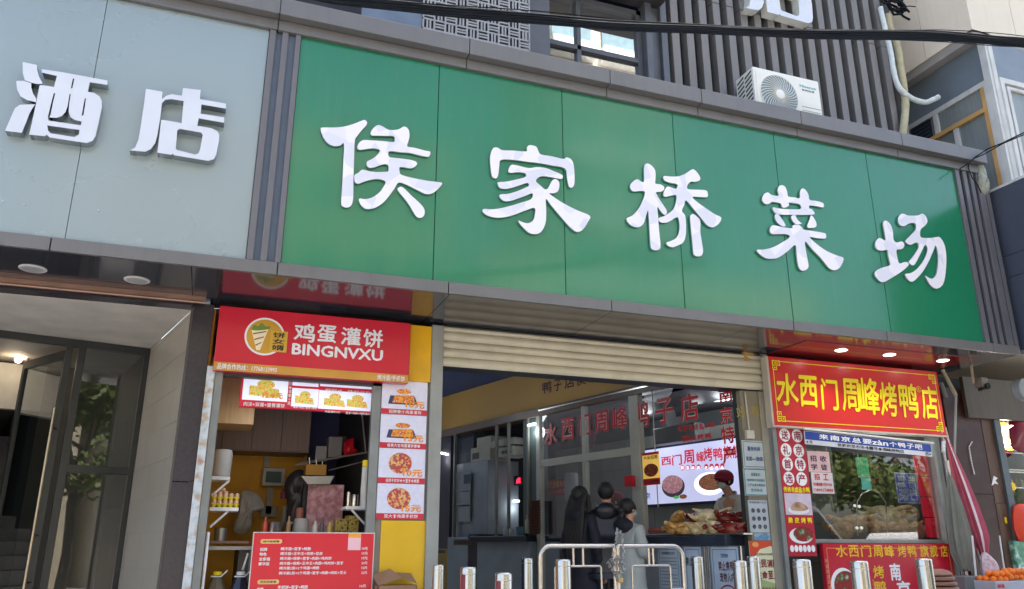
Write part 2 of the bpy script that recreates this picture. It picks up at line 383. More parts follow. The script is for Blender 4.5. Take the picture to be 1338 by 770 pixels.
D2 = [(130,190),(190,190),(252,208),(252,245),(265,290),(292,338),(290,362),(220,345),(165,315),(138,260)]
D3 = [(40,592),(80,500),(120,410),(160,382),(284,378),(262,410),(236,455),(212,520),(175,608)]
o1 = thing('x', None, None); bpy.data.objects.remove(o1)
DIAN = [[(205,75),(350,100),(346,165),(385,135),(430,122),(520,135),(530,68),(685,85),(677,165),(905,205),(905,248),(690,212),(684,292),(890,325),(888,372),(667,333),(655,398),(780,420),(828,445),(846,475),(843,530),(820,650),(800,690),(750,705),(600,680),(450,655),(440,640),(430,652),(305,633),(340,345),(490,370),(517,378),(535,182),(430,165),(375,170),(345,200),(330,330),(305,480),(286,550),(250,600),(200,625),(62,613),(110,590),(140,520),(160,400),(190,200)],
 [(500,425),(690,458),(702,480),(680,600),(665,640),(635,650),(480,612),(466,600),(480,440)]]
c1 = glyph(FL, [zp(FL, p, 0, 75, 6.16) for p in JIU], -.085, 0, 'character', [ch_w, ch_s], hs)
for D in (D1, D2, D3): glyph(FL, [zp(FL, D, 0, 75, 6.16)], -.085, 0, 'character_stroke', [ch_w, ch_s], c1)
dl = [zp(FL, p, 160, 105, 6.693) for p in DIAN]
glyph(FL, dl, -.085, 0, 'character', [ch_w, ch_s], hs)
for px_, py_ in ((4, 263), (32, 268), (129, 276)):
    a, z = F0.px(px_, py_); B().ball((a, -.01, z), .007, 1).out('screw_head', MC['letter_face_white'], hs)
# upper letter on the fins: same outline, enlarged
FU = FY(.38)
ta, tz = FU.px(1068, 35); bx = max(p[0] for p in dl[0]); bz = min(p[1] for p in dl[0])
k_ = 1.62
up = thing('roof_letter', 'large white raised character mounted on the fins above the air conditioner', 'sign letter', (tz and ta-.8, .38, tz))
glyph(FU, [[(ta+(a-bx)*k_, tz+(z_-bz)*k_) for a, z_ in p] for p in dl], -.12, 0, 'letter_body', [ch_w, M('letter_side_cream', (.6, .62, .58, 1), .4)], up)

# ---- green sign board
def green_mat():
    m = M('green_panel', rgb(20, 118, 80), .24, .0, .05, .8, coat=.5, streak=.14, dcol=(.1, .2, .16, 1), spec=.5)
    return m
gs = thing('market_sign_board', 'long green aluminium sign board with five white calligraphic characters', 'sign board', (4, 0, 3.66))
gx = [xl[5], 1.602, 2.828, 4.059, 5.311, 6.560, xr[0]]
gx = [xl[5]] + [F0.px(x, y)[0] for x, y in ((569.7, 228), (736.6, 254), (886.5, 278), (1023.4, 300), (1147.5, 319))] + [xr[0]]
for k in range(6): B().box(gx[k]+.0035, gx[k+1]-.0035, -.004, .0197, 3.655, 5.757).out('panel', green_mat(), gs, bevel=.002)
vin = M('white_vinyl', (.76, .76, .84, 1), .42, 0, .03, 3, spec=.4)
nn = vin.node_tree
_v = nn.nodes.new('ShaderNodeTexVoronoi'); _v.inputs['Scale'].default_value = 6; _g = nn.nodes.new('ShaderNodeNewGeometry'); nn.links.new(_g.outputs['Position'], _v.inputs['Vector'])
_s = nn.nodes.new('ShaderNodeSeparateColor'); nn.links.new(_v.outputs['Color'], _s.inputs[0]); _r = nn.nodes.new('ShaderNodeValToRGB'); _r.color_ramp.elements[0].position = .25; _r.color_ramp.elements[0].color = (.68, .69, .78, 1); _r.color_ramp.elements[1].position = .55; _r.color_ramp.elements[1].color = (.82, .80, .86, 1)
nn.links.new(_s.outputs[0], _r.inputs[0]); nn.links.new(_r.outputs[0], nn.nodes['Principled BSDF'].inputs['Base Color'])
FG = FY(-.03); vs2 = M('letter_edge_grey', (.25, .28, .3, 1), .5)
CH = [((410,150,5.5), [[(50,97),(75,92),(150,92),(220,85),(290,65),(340,45),(365,38),(382,52),(378,75),(350,105),(315,150),(295,185),(290,300),(287,400),(284,500),(283,600),(270,650),(240,668),(212,660),(197,635),(205,500),(212,350),(217,210),(190,222),(150,225),(110,212),(75,175),(55,130)],
 [(410,125),(430,95),(460,75),(490,82),(530,105),(560,110),(610,105),(650,85),(680,105),(688,150),(680,190),(672,228),(720,237),(800,258),(835,265),(835,288),(820,302),(760,292),(690,275),(620,270),(545,262),(540,302),(600,312),(680,322),(730,335),(742,355),(720,378),(690,385),(650,378),(617,378),(617,410),(630,432),(700,452),(800,472),(880,483),(920,489),(915,510),(880,545),(845,568),(800,568),(750,545),(680,510),(612,487),(580,530),(540,585),(500,630),(450,665),(410,677),(370,675),(340,650),(325,620),(330,602),(370,607),(420,595),(470,560),(500,520),(515,480),(460,462),(400,470),(350,485),(320,497),(297,487),(291,460),(294,432),(320,418),(350,395),(400,407),(460,412),(525,410),(537,400),(535,365),(510,355),(470,365),(430,380),(395,380),(380,360),(385,335),(420,318),(455,290),(475,255),(440,243),(400,243),(340,252),(315,245),(318,215),(340,190),(365,182),(420,185),(500,190),(570,197),(582,185),(575,155),(520,152),(450,150),(415,148)],
 [(605,545),(608,525),(630,518),(655,535),(700,580),(750,625),(790,670),(797,710),(780,738),(750,740),(725,715),(690,655),(650,600)]]),
 ((620,180,5.925), [[(120,160),(130,110),(150,78),(180,78),(215,97),(300,100),(400,107),(405,80),(420,60),(450,60),(480,72),(495,105),(515,130),(600,145),(690,165),(710,152),(745,165),(765,200),(773,260),(775,340),(765,378),(745,387),(728,370),(715,300),(700,238),(600,215),(500,197),(400,185),(300,172),(205,172),(192,220),(185,280),(172,313),(150,312),(135,295),(125,230)],
 [(262,262),(270,230),(290,210),(330,215),(400,232),(440,235),(480,228),(550,235),(620,262),(680,290),(678,318),(640,315),(570,302),(510,300),(475,335),(510,370),(545,400),(570,390),(600,335),(630,320),(655,345),(655,390),(640,420),(610,430),(580,432),(650,485),(720,525),(800,565),(893,605),(880,650),(840,710),(800,730),(760,712),(700,650),(640,580),(590,520),(553,475),(555,560),(552,650),(530,710),(500,740),(460,747),(420,735),(380,700),(350,665),(342,642),(375,655),(415,662),(450,645),(465,610),(467,545),(400,562),(300,600),(220,618),(150,617),(95,600),(65,575),(70,552),(130,555),(200,547),(290,525),(370,500),(440,475),(450,430),(400,448),(340,470),(280,490),(230,490),(197,465),(200,440),(260,435),(330,415),(400,385),(422,370),(410,350),(360,365),(300,385),(240,397),(195,388),(180,360),(185,345),(250,340),(320,325),(380,310),(400,295),(390,275),(340,268),(280,272)]]),
 ((810,205,5.707), [[(180,90),(190,55),(215,52),(245,75),(265,110),(265,170),(265,200),(300,205),(330,225),(325,250),(300,262),(270,265),(290,310),(330,370),(350,405),(345,430),(325,430),(300,400),(280,375),(285,450),(292,550),(302,640),(300,685),(270,697),(240,690),(228,660),(222,560),(215,450),(210,400),(195,440),(175,500),(140,525),(100,520),(65,495),(50,460),(90,440),(130,400),(165,340),(188,265),(150,255),(100,258),(78,235),(80,205),(110,175),(135,168),(160,185),(180,182)],
 [(325,165),(330,143),(380,147),(440,145),(490,125),(540,93),(570,110),(597,150),(595,175),(560,187),(530,185),(505,210),(505,240),(560,245),(640,250),(655,275),(650,300),(600,300),(540,300),(580,340),(650,390),(710,430),(755,452),(745,490),(710,520),(680,525),(645,505),(600,450),(550,390),(495,325),(480,360),(462,405),(485,435),(493,500),(490,590),(470,640),(430,662),(390,675),(355,660),(348,640),(380,628),(420,605),(442,560),(445,500),(430,450),(390,470),(350,490),(310,490),(290,475),(292,455),(330,442),(380,410),(410,370),(422,290),(380,290),(340,298),(323,285),(335,245),(355,222),(380,228),(420,238),(428,205),(380,195),(340,182)],
 [(523,460),(530,435),(550,428),(580,450),(600,480),(600,560),(612,640),(620,700),(610,735),(580,742),(552,730),(545,690),(535,580)]]),
 ((980,235,6.16), [[(97,160),(115,115),(145,102),(175,122),(230,128),(222,90),(232,55),(258,43),(285,60),(300,100),(308,135),(360,142),(400,148),(402,100),(420,70),(450,85),(472,125),(480,162),(540,172),(590,190),(590,222),(550,215),(480,208),(478,232),(495,235),(517,262),(512,280),(450,283),(350,282),(240,280),(200,265),(183,235),(190,222),(240,232),(330,238),(408,235),(400,198),(350,188),(312,185),(315,205),(290,222),(260,222),(245,190),(180,178),(160,190),(125,196)],
 [(200,290),(220,272),(245,300),(285,362),(270,377),(240,362),(210,330)], [(330,300),(345,285),(368,285),(372,305),(395,335),(418,352),(395,358),(365,354),(345,335)], [(460,380),(480,320),(492,285),(515,310),(535,350),(530,380),(495,388)],
 [(160,395),(180,368),(210,370),(270,383),(338,390),(342,372),(365,361),(395,364),(420,385),(432,402),(500,412),(600,430),(612,450),(605,473),(540,470),(480,462),(540,520),(620,575),(700,610),(752,630),(740,680),(710,718),(670,727),(630,705),(570,630),(500,560),(445,495),(450,570),(465,650),(470,705),(440,730),(410,727),(388,690),(375,600),(365,525),(310,570),(240,620),(190,635),(130,632),(80,600),(55,565),(110,562),(180,545),(250,510),(320,462),(300,440),(240,437),(180,438),(162,420)]]),
 ((1135,270,6.696), [[(127,150),(140,125),(165,130),(195,165),(212,220),(218,290),(245,315),(290,305),(312,330),(305,360),(280,375),(245,380),(250,440),(268,497),(310,487),(340,488),(350,505),(335,530),(280,575),(200,625),(130,662),(95,650),(60,610),(55,580),(75,555),(120,535),(185,515),(187,490),(172,430),(163,382),(120,385),(85,380),(60,355),(62,310),(90,275),(120,285),(148,297),(140,230)],
 [(258,105),(280,68),(310,65),(340,78),(400,80),(440,75),(470,62),(500,85),(515,130),(495,165),(460,195),(450,230),(460,270),(530,275),(590,268),(620,268),(650,305),(670,360),(680,450),(675,560),(662,650),(640,695),(600,718),(565,708),(535,680),(510,635),(495,605),(530,625),(560,630),(590,600),(605,530),(608,430),(595,355),(582,345),(565,390),(530,470),(480,560),(430,620),(390,655),(360,652),(330,620),(322,590),(370,582),(420,550),(470,490),(505,420),(515,365),(495,335),(465,390),(430,460),(400,510),(375,510),(352,485),(380,450),(415,400),(438,350),(425,315),(400,320),(370,335),(335,322),(322,305),(335,285),(370,250),(405,210),(415,180),(410,150),(385,143),(350,150),(320,168),(290,170),(265,150)]])]
for (ox, oy, s_), P in CH:
    first = None
    for p in P:
        g = glyph(FG, [zp(FG, p, ox, oy, s_, True)], -.018, 0, 'character' if first is None else 'character_stroke', [vin, vs2], gs if first is None else first)
        if first is None: first = g
#SPLIT2#
# ================================================================== HOTEL ENTRANCE
FH = Fr((-.717, 2.646, 0), (.970, .242, 0), (.242, -.970, 0))
FT = Fr((-.304, 1.0, 0), (-.243, .970, 0), (-.970, -.243, 0))
ht = thing('hotel_entrance', 'recessed hotel entrance with cream ceiling and pale tiled side wall', 'entrance', (-1, 1.8, .42))
cream = M('cream_ceiling', (.58, .54, .47, 1), .6, dirt=.1)
b = B(); b.poly(Fr((0, 0, 3.476), (1, 0, 0), (0, 0, -1), (0, 1, 0)), [(-5, 1.0), (-.30, 1.0), (-.717, 2.646), (-5, 1.58)], 0, -.04); b.out('ceiling', cream, ht)
B().box(-5, -.285, .84, 1.0, 3.479, 3.549).out('lintel', M('dark_purple_granite', rgb(58, 52, 58), .25, 0, .15, 30, spec=.5, dirt=.1), ht)
B().tube([(-5, .79, 3.50), (-.19, .79, 3.50)], .014, 8).box(-5, -.19, .775, .805, 3.51, 3.549).out('copper_rail', M('copper_rail', rgb(150, 120, 105), .35, .6), ht)
tm = M('beige_wall_tile', rgb(162, 156, 144), .32, 0, .07, 3, dirt=.1, spec=.5); gm = M('tile_grout', (.42, .4, .36, 1), .9)
B().fbox(FT, 0, 1.69, .42, 3.475, -.05, -.006).out('side_wall', gm, ht)
tb = None
for j in range(11):
    for i in range(-1, 3):
        a0 = max(.002, i*.6+(.3 if j % 2 else 0)); a1 = min(1.688, (i+1)*.6+(.3 if j % 2 else 0)-.004)
        if a1-a0 > .05: B().fbox(FT, a0, a1, .425+j*.3, min(3.47, .42+(j+1)*.3), -.006, 0).out('tile', tm, ht)
pil = thing('granite_pillar', 'dark purple granite pillar between hotel door and pancake stall', 'pillar', (-.2, .95, .42))
gr = MC['dark_purple_granite']
B().box(-.283, -.118, .9, 1.3, 2.012, 3.52).out('slab', gr, pil, bevel=.003); B().box(-.283, -.118, .9, 1.3, .42, 2.006).out('slab', gr, pil, bevel=.003)
B().box(-.303, -.2845, .91, 1.3, .42, 3.475).out('edge_trim', M('bronze_trim', rgb(80, 74, 68), .5), pil)
# inside
B().box(-5, -5+.05, .9, 9, .42, 3.55)
ins = thing('hotel_stairwell', 'dark hotel stairwell with steps and cream bulkhead seen behind the open door', 'stairwell', (-2, 4, .42))
b = B()
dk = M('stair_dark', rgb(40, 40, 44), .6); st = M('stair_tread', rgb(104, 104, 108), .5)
for k in range(16): 
    z = .42+k*.165; y = 3.6+k*.28
    B().fbox(Fr((-.717, 2.646, 0), (.970, .242, 0), (.242, -.970, 0)), -3.4, -.9, z, z+.16, -(y-2.646)-.28, -(y-2.646)).out('step', st, ins)
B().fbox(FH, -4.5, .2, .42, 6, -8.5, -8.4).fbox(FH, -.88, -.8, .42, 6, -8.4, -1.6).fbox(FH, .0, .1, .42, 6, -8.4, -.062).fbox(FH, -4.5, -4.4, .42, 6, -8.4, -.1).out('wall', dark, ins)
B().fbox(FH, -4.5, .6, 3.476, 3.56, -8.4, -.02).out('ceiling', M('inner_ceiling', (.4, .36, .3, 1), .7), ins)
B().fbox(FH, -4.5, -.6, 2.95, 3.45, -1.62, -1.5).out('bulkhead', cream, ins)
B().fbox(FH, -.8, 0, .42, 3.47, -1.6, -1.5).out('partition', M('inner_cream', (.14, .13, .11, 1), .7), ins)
lamp = thing('ceiling_lamp', 'ceiling lamp with three small glowing bulbs inside the hotel', 'ceiling lamp')
lp = CAM + ray(20, 466)*((3.6+6.3)/ray(20, 466).y)
B().tube([lp+Vector((0, 0, .2)), lp+Vector((-.1, 0, .05)), lp+Vector((.12, .02, -.02))], .03, 8).out('arm', M('lamp_wood', (.2, .1, .05, 1), .5), lamp)
bb = None
for px_, py_ in ((4, 453), (24, 470), (31, 465)):
    p = CAM + ray(px_, py_)*((3.55+6.3)/ray(px_, py_).y); B().ball(p, .038, 2).out('bulb', bright('bulb_glow', (1, .88, .62, 1), 4), lamp, smooth=True)
ll = bpy.data.lights.new('lamp_glow', 'POINT'); ll.energy = .5; ll.color = (1, .8, .55); ll.shadow_soft_size = .08; lo = bpy.data.objects.new('lamp_glow', ll); C.objects.link(lo); lo.parent = lamp; lo.location = lp-Vector((0, .1, .1))
# doors
dframe = M('door_frame_dark', rgb(58, 60, 60), .35, .4, .1)
dr = thing('hotel_glass_door', 'dark framed glass door and side light of the hotel with tall steel handle', 'door', (-1.4, 2.5, .42))
def hx(x, y): return FH.px(x, y)[0]
xs1, xs0 = -.015, hx(105, 444)
b = B(); zt, zm = 3.40, FH.px(130, 614)[1]
b.fbox(FH, -4.4, 0, zt, 3.474, -.06, .0); b.fbox(FH, -.05, 0, .42, zt, -.06, 0); b.fbox(FH, xs0, xs0+.07, .42, zt, -.06, 0); b.fbox(FH, xs0+.07, -.05, zm-.035, zm+.035, -.05, 0); b.fbox(FH, xs0-.11, xs0-.05, .42, zt, -.05, .01)
b.out('frame', dframe, dr, bevel=.003)
hg = glass_mat('hotel_glass', (.5, .56, .54, 1), 2.2)
B().fquad(FH, xs0+.07, -.05, .42, zt, -.03).out('pane', hg, dr)
ld = Fr(FH.w(xs0-.08, 0, 0), (-.55, .83, 0), (.83, .55, 0))
lf = thing('x', None, None); bpy.data.objects.remove(lf)
b = B(); b.fbox(ld, 0, .05, .5, 3.36, -.02, .02); b.fbox(ld, .88, .93, .5, 3.36, -.02, .02); b.fbox(ld, .05, .88, 3.28, 3.36, -.02, .02); b.fbox(ld, .05, .88, .5, .6, -.02, .02); dl_ = b.out('door_leaf', dframe, dr)
B().fquad(ld, .05, .88, .6, 3.28).out('pane', hg, dl_)
hp0, hp1 = atz(71.5, 533, 2.72), None
FHh = Fr(FH.w(0, 0, .16), FH.U, FH.N)
a0, b0 = FHh.px(71.5, 533); a1, b1 = FHh.px(38, 730)
am = (a0+a1)/2
b = B(); b.tube([FHh.w(am, 1.0, 0), FHh.w(am, b0, 0)], .016, 10)
for z in (b0-.18, b1+.2, 1.2): b.tube([FHh.w(am, z, 0), FHh.w(xs0-.08, z, -.14)], .009, 6)
b.out('handle', M('brass_handle', (.36, .31, .24, 1), .25, 1), dr, smooth=True)
# recessed downlights of the hotel soffit (unlit)
for px_, py_ in ((43, 351), (179, 366)):
    p = atz(px_, py_, 3.55); t = thing('downlight', 'unlit round ceiling spot in the hotel soffit, ' + ('left one' if px_ < 100 else 'right one near the pancake sign'), 'ceiling light', p, 'unlit soffit spots')
    B().lathe(p-Vector((0, 0, .008)), [(.092, 0), (.098, .004), (.098, .008)], 24).out('ring', M('lamp_ring', (.6, .6, .58, 1), .4), t); B().lathe(p-Vector((0, 0, .011)), [(.07, 0), (.078, .003)], 24).out('diffuser', M('lamp_diffuser', (.38, .38, .36, 1), .3), t)

# ================================================================== PANCAKE STALL
sh = thing('pancake_stall', 'small pancake stall booth with wooden cabinets and yellow back wall', 'stall', (.7, 2, .42))
peel = ramp_mat('peeling_paint', [(0, (.5, .5, .48, 1)), (.42, (.62, .64, .64, 1)), (.5, (.5, .58, .62, 1)), (.6, (.5, .42, .3, 1)), (.72, (.45, .2, .22, 1))], 14, .7, detail=6)
post_m = M('galvanised_post', rgb(132, 136, 134), .5, .35, .15, 5, dirt=.35, streak=.2, dcol=(.16, .13, .1, 1))
B().box(-.117, -.052, .86, .95, .42, 2.97).out('painted_post', peel, sh, bevel=.003)
B().box(-.05, .015, .88, .95, .42, 2.97).out('steel_post', post_m, sh, bevel=.003)
B().tube([(.035, .93, .42), (.035, .93, 1.62)], .013, 8).out('tube_rail', white, sh)
xp0, xp1 = F9.px(486, 560)[0], F9.px(496, 560)[0]
B().box(xp0-.01, xp1, .9, .97, .42, 2.97).out('steel_post', post_m, sh, bevel=.003)
B().box(1.835, 1.95, .88, 1.0, .42, 3.52).out('corner_post', M('market_post', rgb(150, 152, 148), .5, .2, .12, 4, dirt=.3, streak=.3, dcol=(.2, .16, .12, 1)), sh, bevel=.006)
wood_l = M('light_wood', rgb(196, 166, 124), .55, 0, .12, 5, stretch=(8, 8, .6)); wood_d = M('dark_wood_cabinet', rgb(122, 102, 92), .5, 0, .12, 5, stretch=(8, 8, .6)); ywall = M('mustard_wall', rgb(212, 156, 44), .7, dirt=.2)
bluew = M('dark_blue_wall', rgb(38, 46, 92), .6)
B().box(-.1, 1.0, 3.1, 3.15, .42, 3.5).out('back_wall', ywall, sh)
B().box(1.0, 1.95, 3.1, 3.15, .42, 3.5).box(1.88, 1.93, 1.0, 3.1, .42, 3.5).out('blue_wall', bluew, sh)
B().box(-.16, -.1, .95, 3.15, .42, 3.5).out('side_wall', ywall, sh); B().box(-.16, 1.95, 1.12, 3.15, 3.5, 3.549).out('ceiling', wood_d, sh)
f16 = FY(1.5); a = f16.rect(276, 460, 331, 555); B().box(-.1, a[1], 1.5, 2.0, a[2], 3.2).out('wall_cabinet', wood_l, sh, bevel=.004)
f24 = FY(2.6); zb = f24.px(350, 590)[1]
c0 = f24.px(292, 560)[0]-.3; c1_ = f24.px(406, 560)[0]
cab = B().box(c0, c1_, 2.62, 3.1, zb, 3.45).out('cabinet', wood_d, sh)
w3 = (c1_-c0)/4
for k in range(4): B().box(c0+w3*k+.004, c0+w3*(k+1)-.004, 2.6, 2.618, zb+.01, 3.44).out('cabinet_door', wood_d, cab, bevel=.002)
# right-hand jamb panel + yellow panel + fascia filler
B().box(xp1, 1.834, .93, .96, .42, 3.0).out('stone_panel', M('grey_stone_panel', rgb(140, 134, 122), .6), sh)
yp = F9.rect(499, 680, 554, 775, 0); B().box(yp[0], yp[1], .918, .929, .42, yp[3]).out('yellow_panel', M('yellow_panel', rgb(226, 180, 10), .3, 0, .06, 3, bump=.25, bs=6, coat=.2), sh)
B().box(1.625, 1.832, .885, .93, 2.965, 3.50).out('yellow_fascia', M('yellow_fascia', rgb(222, 168, 10), .35), sh, bevel=.003)
B().box(0.02, xp1, .90, .97, 2.90, 2.955).out('header_rail', M('header_dark', rgb(58, 58, 60), .5), sh)
# sign
sg = thing('pancake_sign', 'red pancake stall sign with white lettering, round emblem and gold lower strip', 'sign', (.8, .86, 2.96))
FS = FY(.80)
r_ = FS.rect(286, 400, 534, 497); sx0, sx1, sz0, sz1 = FS.px(283, 440)[0], FS.px(535, 465)[0], FS.px(400, 492)[1], FS.px(400, 413)[1]
sz1 = 3.49; sx0 += .0
B().box(sx0, sx1, .802, .9, sz0, sz1).out('board', M('sign_red', rgb(205, 24, 52), .3, 0, .04, 2, coat=.2), sg, bevel=.004)
zg = FS.px(400, 481)[1]
B().fquad(FS, sx0+.002, sx1-.002, sz0+.002, zg, .0015).out('gold_strip', M('gold_print', rgb(205, 150, 60), .4), sg)
ec = FS.px(346, 440); er = .168
B().disc(FS, ec[0], ec[1], er, er, .003, 40).out('emblem_ring', wsign, sg)
B().disc(FS, ec[0], ec[1], er*.9, er*.9, .005, 40).out('emblem_disc', M('emblem_gold', rgb(205, 155, 50), .4), sg)
ei = Fr(FS.w(ec[0], ec[1], 0), FS.U, FS.N)
B().poly(ei, [(-.115, .05), (.03, .09), (-.03, -.125), (-.06, -.125)], .0062).out('pancake_cone', M('emblem_pale', rgb(240, 225, 190), .4), sg)
B().poly(ei, smooth_poly([(-.115, .05), (-.1, .095), (-.06, .085), (-.04, .12), (.0, .09), (.035, .095), (.03, .07), (-.05, .05)]), .0064).out('pancake_filling', M('emblem_green', rgb(110, 140, 50), .5), sg)
for k_2 in range(3): B().poly(ei, [(-.10+.014*k_2, .02-.05*k_2), (.01-.016*k_2, .05-.05*k_2), (.008-.016*k_2, .04-.05*k_2), (-.097+.014*k_2, .01-.05*k_2)], .0068).out('pancake_fold', M('emblem_brown', rgb(120, 70, 30), .5), sg)
q = FS.rect(354, 432, 374, 461, .008); B().fbox(FS, q[0], q[1], q[2], q[3], .006, .009).out('emblem_plaque', M('emblem_plaque', rgb(214, 170, 60), .4), sg)
texts(FS, col('饼女婿', q[0]+.02, q[1]-.02, q[2]+.01, q[3]-.01), blk, sg, c=.011, bold=.03)
ptexts(FS, [('鸡', 384, 423, 412, 447), ('蛋', 414.5, 425, 440, 448), ('灌', 445.5, 428, 471.5, 451.5), ('饼', 474.5, 430.5, 500.5, 454.5)], wsign, sg, c=.004, bold=.03)
a = FS.rect(382, 449, 500, 471, .004); lz = a[2]+.02
texts(FS, [('BINGNVXU', a[0], a[1], FS.px(441, 468)[1], FS.px(441, 453)[1])], wsign, sg, c=.004, bold=.04)
texts(FS, [('品牌合作热线：17768133993', FS.px(284, 475)[0], FS.px(362, 480)[0], sz0+.012, zg-.012)], wsign, sg, c=.004, bold=.02)
texts(FS, [('烤冷面/手抓饼', FS.px(493, 490)[0], FS.px(529, 490)[0], sz0+.012, zg-.012)], wsign, sg, c=.004, bold=.02)
# food print helper
photo_pal = {
 'wrap': [(0, rgb(250, 245, 235)), (.42, rgb(150, 190, 60)), (.5, rgb(240, 200, 110)), (.62, rgb(205, 120, 50)), (.75, rgb(120, 160, 50))],
 'tray': [(0, rgb(250, 220, 120)), (.45, rgb(235, 160, 50)), (.6, rgb(200, 60, 30)), (.7, rgb(250, 240, 200))],
 'noodle': [(0, rgb(90, 150, 50)), (.4, rgb(230, 190, 120)), (.52, rgb(200, 70, 60)), (.65, rgb(150, 60, 80)), (.75, rgb(90, 160, 60))],
 'duck': [(0, rgb(240, 235, 235)), (.4, rgb(190, 120, 80)), (.55, rgb(120, 50, 30)), (.7, rgb(215, 190, 150))],
 'pink': [(0, rgb(240, 225, 228)), (.45, rgb(205, 150, 160)), (.6, rgb(170, 110, 120)), (.75, rgb(230, 200, 190))]}
def pic(k, e=0, sc_=45):
    e = e*.3; return ramp_mat('printed_food_%s_%s' % (k, 'lit' if e else 'plain'), photo_pal[k], sc_, .4, emit=e, detail=4)
grid = M('lavender_print', rgb(222, 222, 240), .4, 0, .05, 30)
navyt = M('tray_print', rgb(50, 60, 100), .4); orn = M('price_orange', rgb(240, 150, 30), .4)
# poster column of four food pictures
FP = FY(.905)
pc = thing('food_price_posters', 'column of four white food posters with orange prices and red captions', 'poster', (1.6, .9, 2.3))
a_, b_ = FP.px(500, 497)[0], 1.812
ys = [(2.98, 'tray', '10元', '招牌骨汁鸡蛋灌饼'), (2.70, 'tray', '15元', '经典大包鸡蛋灌饼套餐'), (2.39, 'noodle', '10元', '招牌手抓饼+大里脊+烤肠'), (2.075, 'noodle', '15元', '双大脊鸡蛋手抓饼')]
ztop = [FP.px(525, 497.5)[1], FP.px(525, 542)[1], FP.px(525, 586)[1], FP.px(525, 632)[1], FP.px(525, 678.5)[1]]
for k in range(4):
    z1_, z0_ = ztop[k]-.003, ztop[k+1]; po = B().fbox(FP, a_, b_, z0_, z1_, -.012, 0).out('poster', grid, pc)
    W_, H_ = b_-a_, z1_-z0_; cxm = (a_+b_)/2; cz = z0_+H_*.58
    B().fquad(FP, a_, b_, z0_, z0_+H_*.16, .002).out('caption_band', M('poster_red', rgb(205, 35, 60), .4), po)
    texts(FP, row(ys[k][3], a_+W_*.16, b_-W_*.12, z0_+H_*.03, z0_+H_*.13), wtext, po, c=.004, bold=.02, res=1)
    if ys[k][1] == 'tray':
        B().poly(FP, [(cxm-W_*.36, z0_+H_*.3), (cxm+W_*.3, z0_+H_*.3), (cxm+W_*.22, z0_+H_*.55), (cxm-W_*.32, z0_+H_*.55)], .002).out('tray_picture', navyt, po)
        B().poly(FP, [(cxm-W_*.27, z0_+H_*.34), (cxm+W_*.22, z0_+H_*.34), (cxm+W_*.2, z0_+H_*.58), (cxm-W_*.22, z0_+H_*.56)], .004).disc(FP, cxm-W_*.02, z0_+H_*.68, W_*.16, H_*.08, .0045).out('food_picture', pic('tray'), po)
    else: B().disc(FP, cxm-W_*.04, cz, W_*.25, H_*.3, .003).out('food_picture', pic('noodle'), po)
    texts(FP, [(ys[k][2], cxm+W_*.02, b_-W_*.06, z0_+H_*.2, z0_+H_*.4)], orn, po, c=.006, bold=.04)
    for g in range(1, 9): pass
# hanging menu light box
FM = FY(1.05)
mb = thing('menu_light_box', 'hanging red menu screen with sandwich pictures under the pancake sign', 'menu board', (.8, 1.05, 2.8))
m0, m1, mz0, mz1 = FM.px(313, 520)[0], FM.px(492, 520)[0], FM.px(400, 536)[1], FM.px(400, 478)[1]
B().fbox(FM, m0, m1, mz0, mz1, -.06, 0).out('case', M('menu_red', rgb(200, 30, 60),   .35, emit=.06), mb, bevel=.004)
lit = M('menu_picture_ground', rgb(215, 220, 245), .3, emit=.16)
def mrect(x0, y0, x1, y1): return FM.rect(x0, y0, x1, y1, .003)
cells = [(319, 492, 375, 524, 1), (384, 479, 416, 505, 0), (382, 508, 415, 532, 1), (420, 480, 488, 507, 2), (417, 512, 486, 536, 2)]
for x0, y0, x1, y1, kk in cells:
    a = FM.rect(x0, y0, x1, y1, .003); z0_ = FM.px((x0+x1)/2, y1)[1]; z1_ = FM.px((x0+x1)/2, y0)[1]; 
    cell = B().fquad(FM, a[0], a[1], z0_, z1_, .002).out('picture', lit, mb); W_, H_ = a[1]-a[0], z1_-z0_
    for q in ((.3, .72) if kk == 2 else (.5,)):
        cw = W_*(.2 if kk == 2 else .36)
        B().poly(FM, [(a[0]+W_*q-cw, z0_+H_*.2), (a[0]+W_*q+cw, z0_+H_*.15), (a[0]+W_*q+cw*.8, z0_+H_*.5), (a[0]+W_*q-cw, z0_+H_*.6)], .003).disc(FM, a[0]+W_*q, z0_+H_*.66, cw*.55, H_*.2, .004).out('food_picture', pic('wrap', .35, 60), cell)
texts(FM, [('12.8元', FM.px(343, 515)[0], FM.px(370, 515)[0], FM.px(350, 521)[1], FM.px(350, 513)[1])], orn, mb, c=.006, bold=.05)
texts(FM, [('肉沫+双蛋+里脊灌饼', FM.px(318, 530)[0], FM.px(372, 530)[0], FM.px(345, 532)[1], FM.px(345, 526.5)[1])], wtext, mb, c=.006, bold=.03)
texts(FM, col('美味灌饼·蛋香十足', FM.px(377, 510)[0], FM.px(381, 510)[0], FM.px(380, 530)[1], FM.px(380, 484)[1]), wtext, mb, c=.006, bold=.03, res=1)
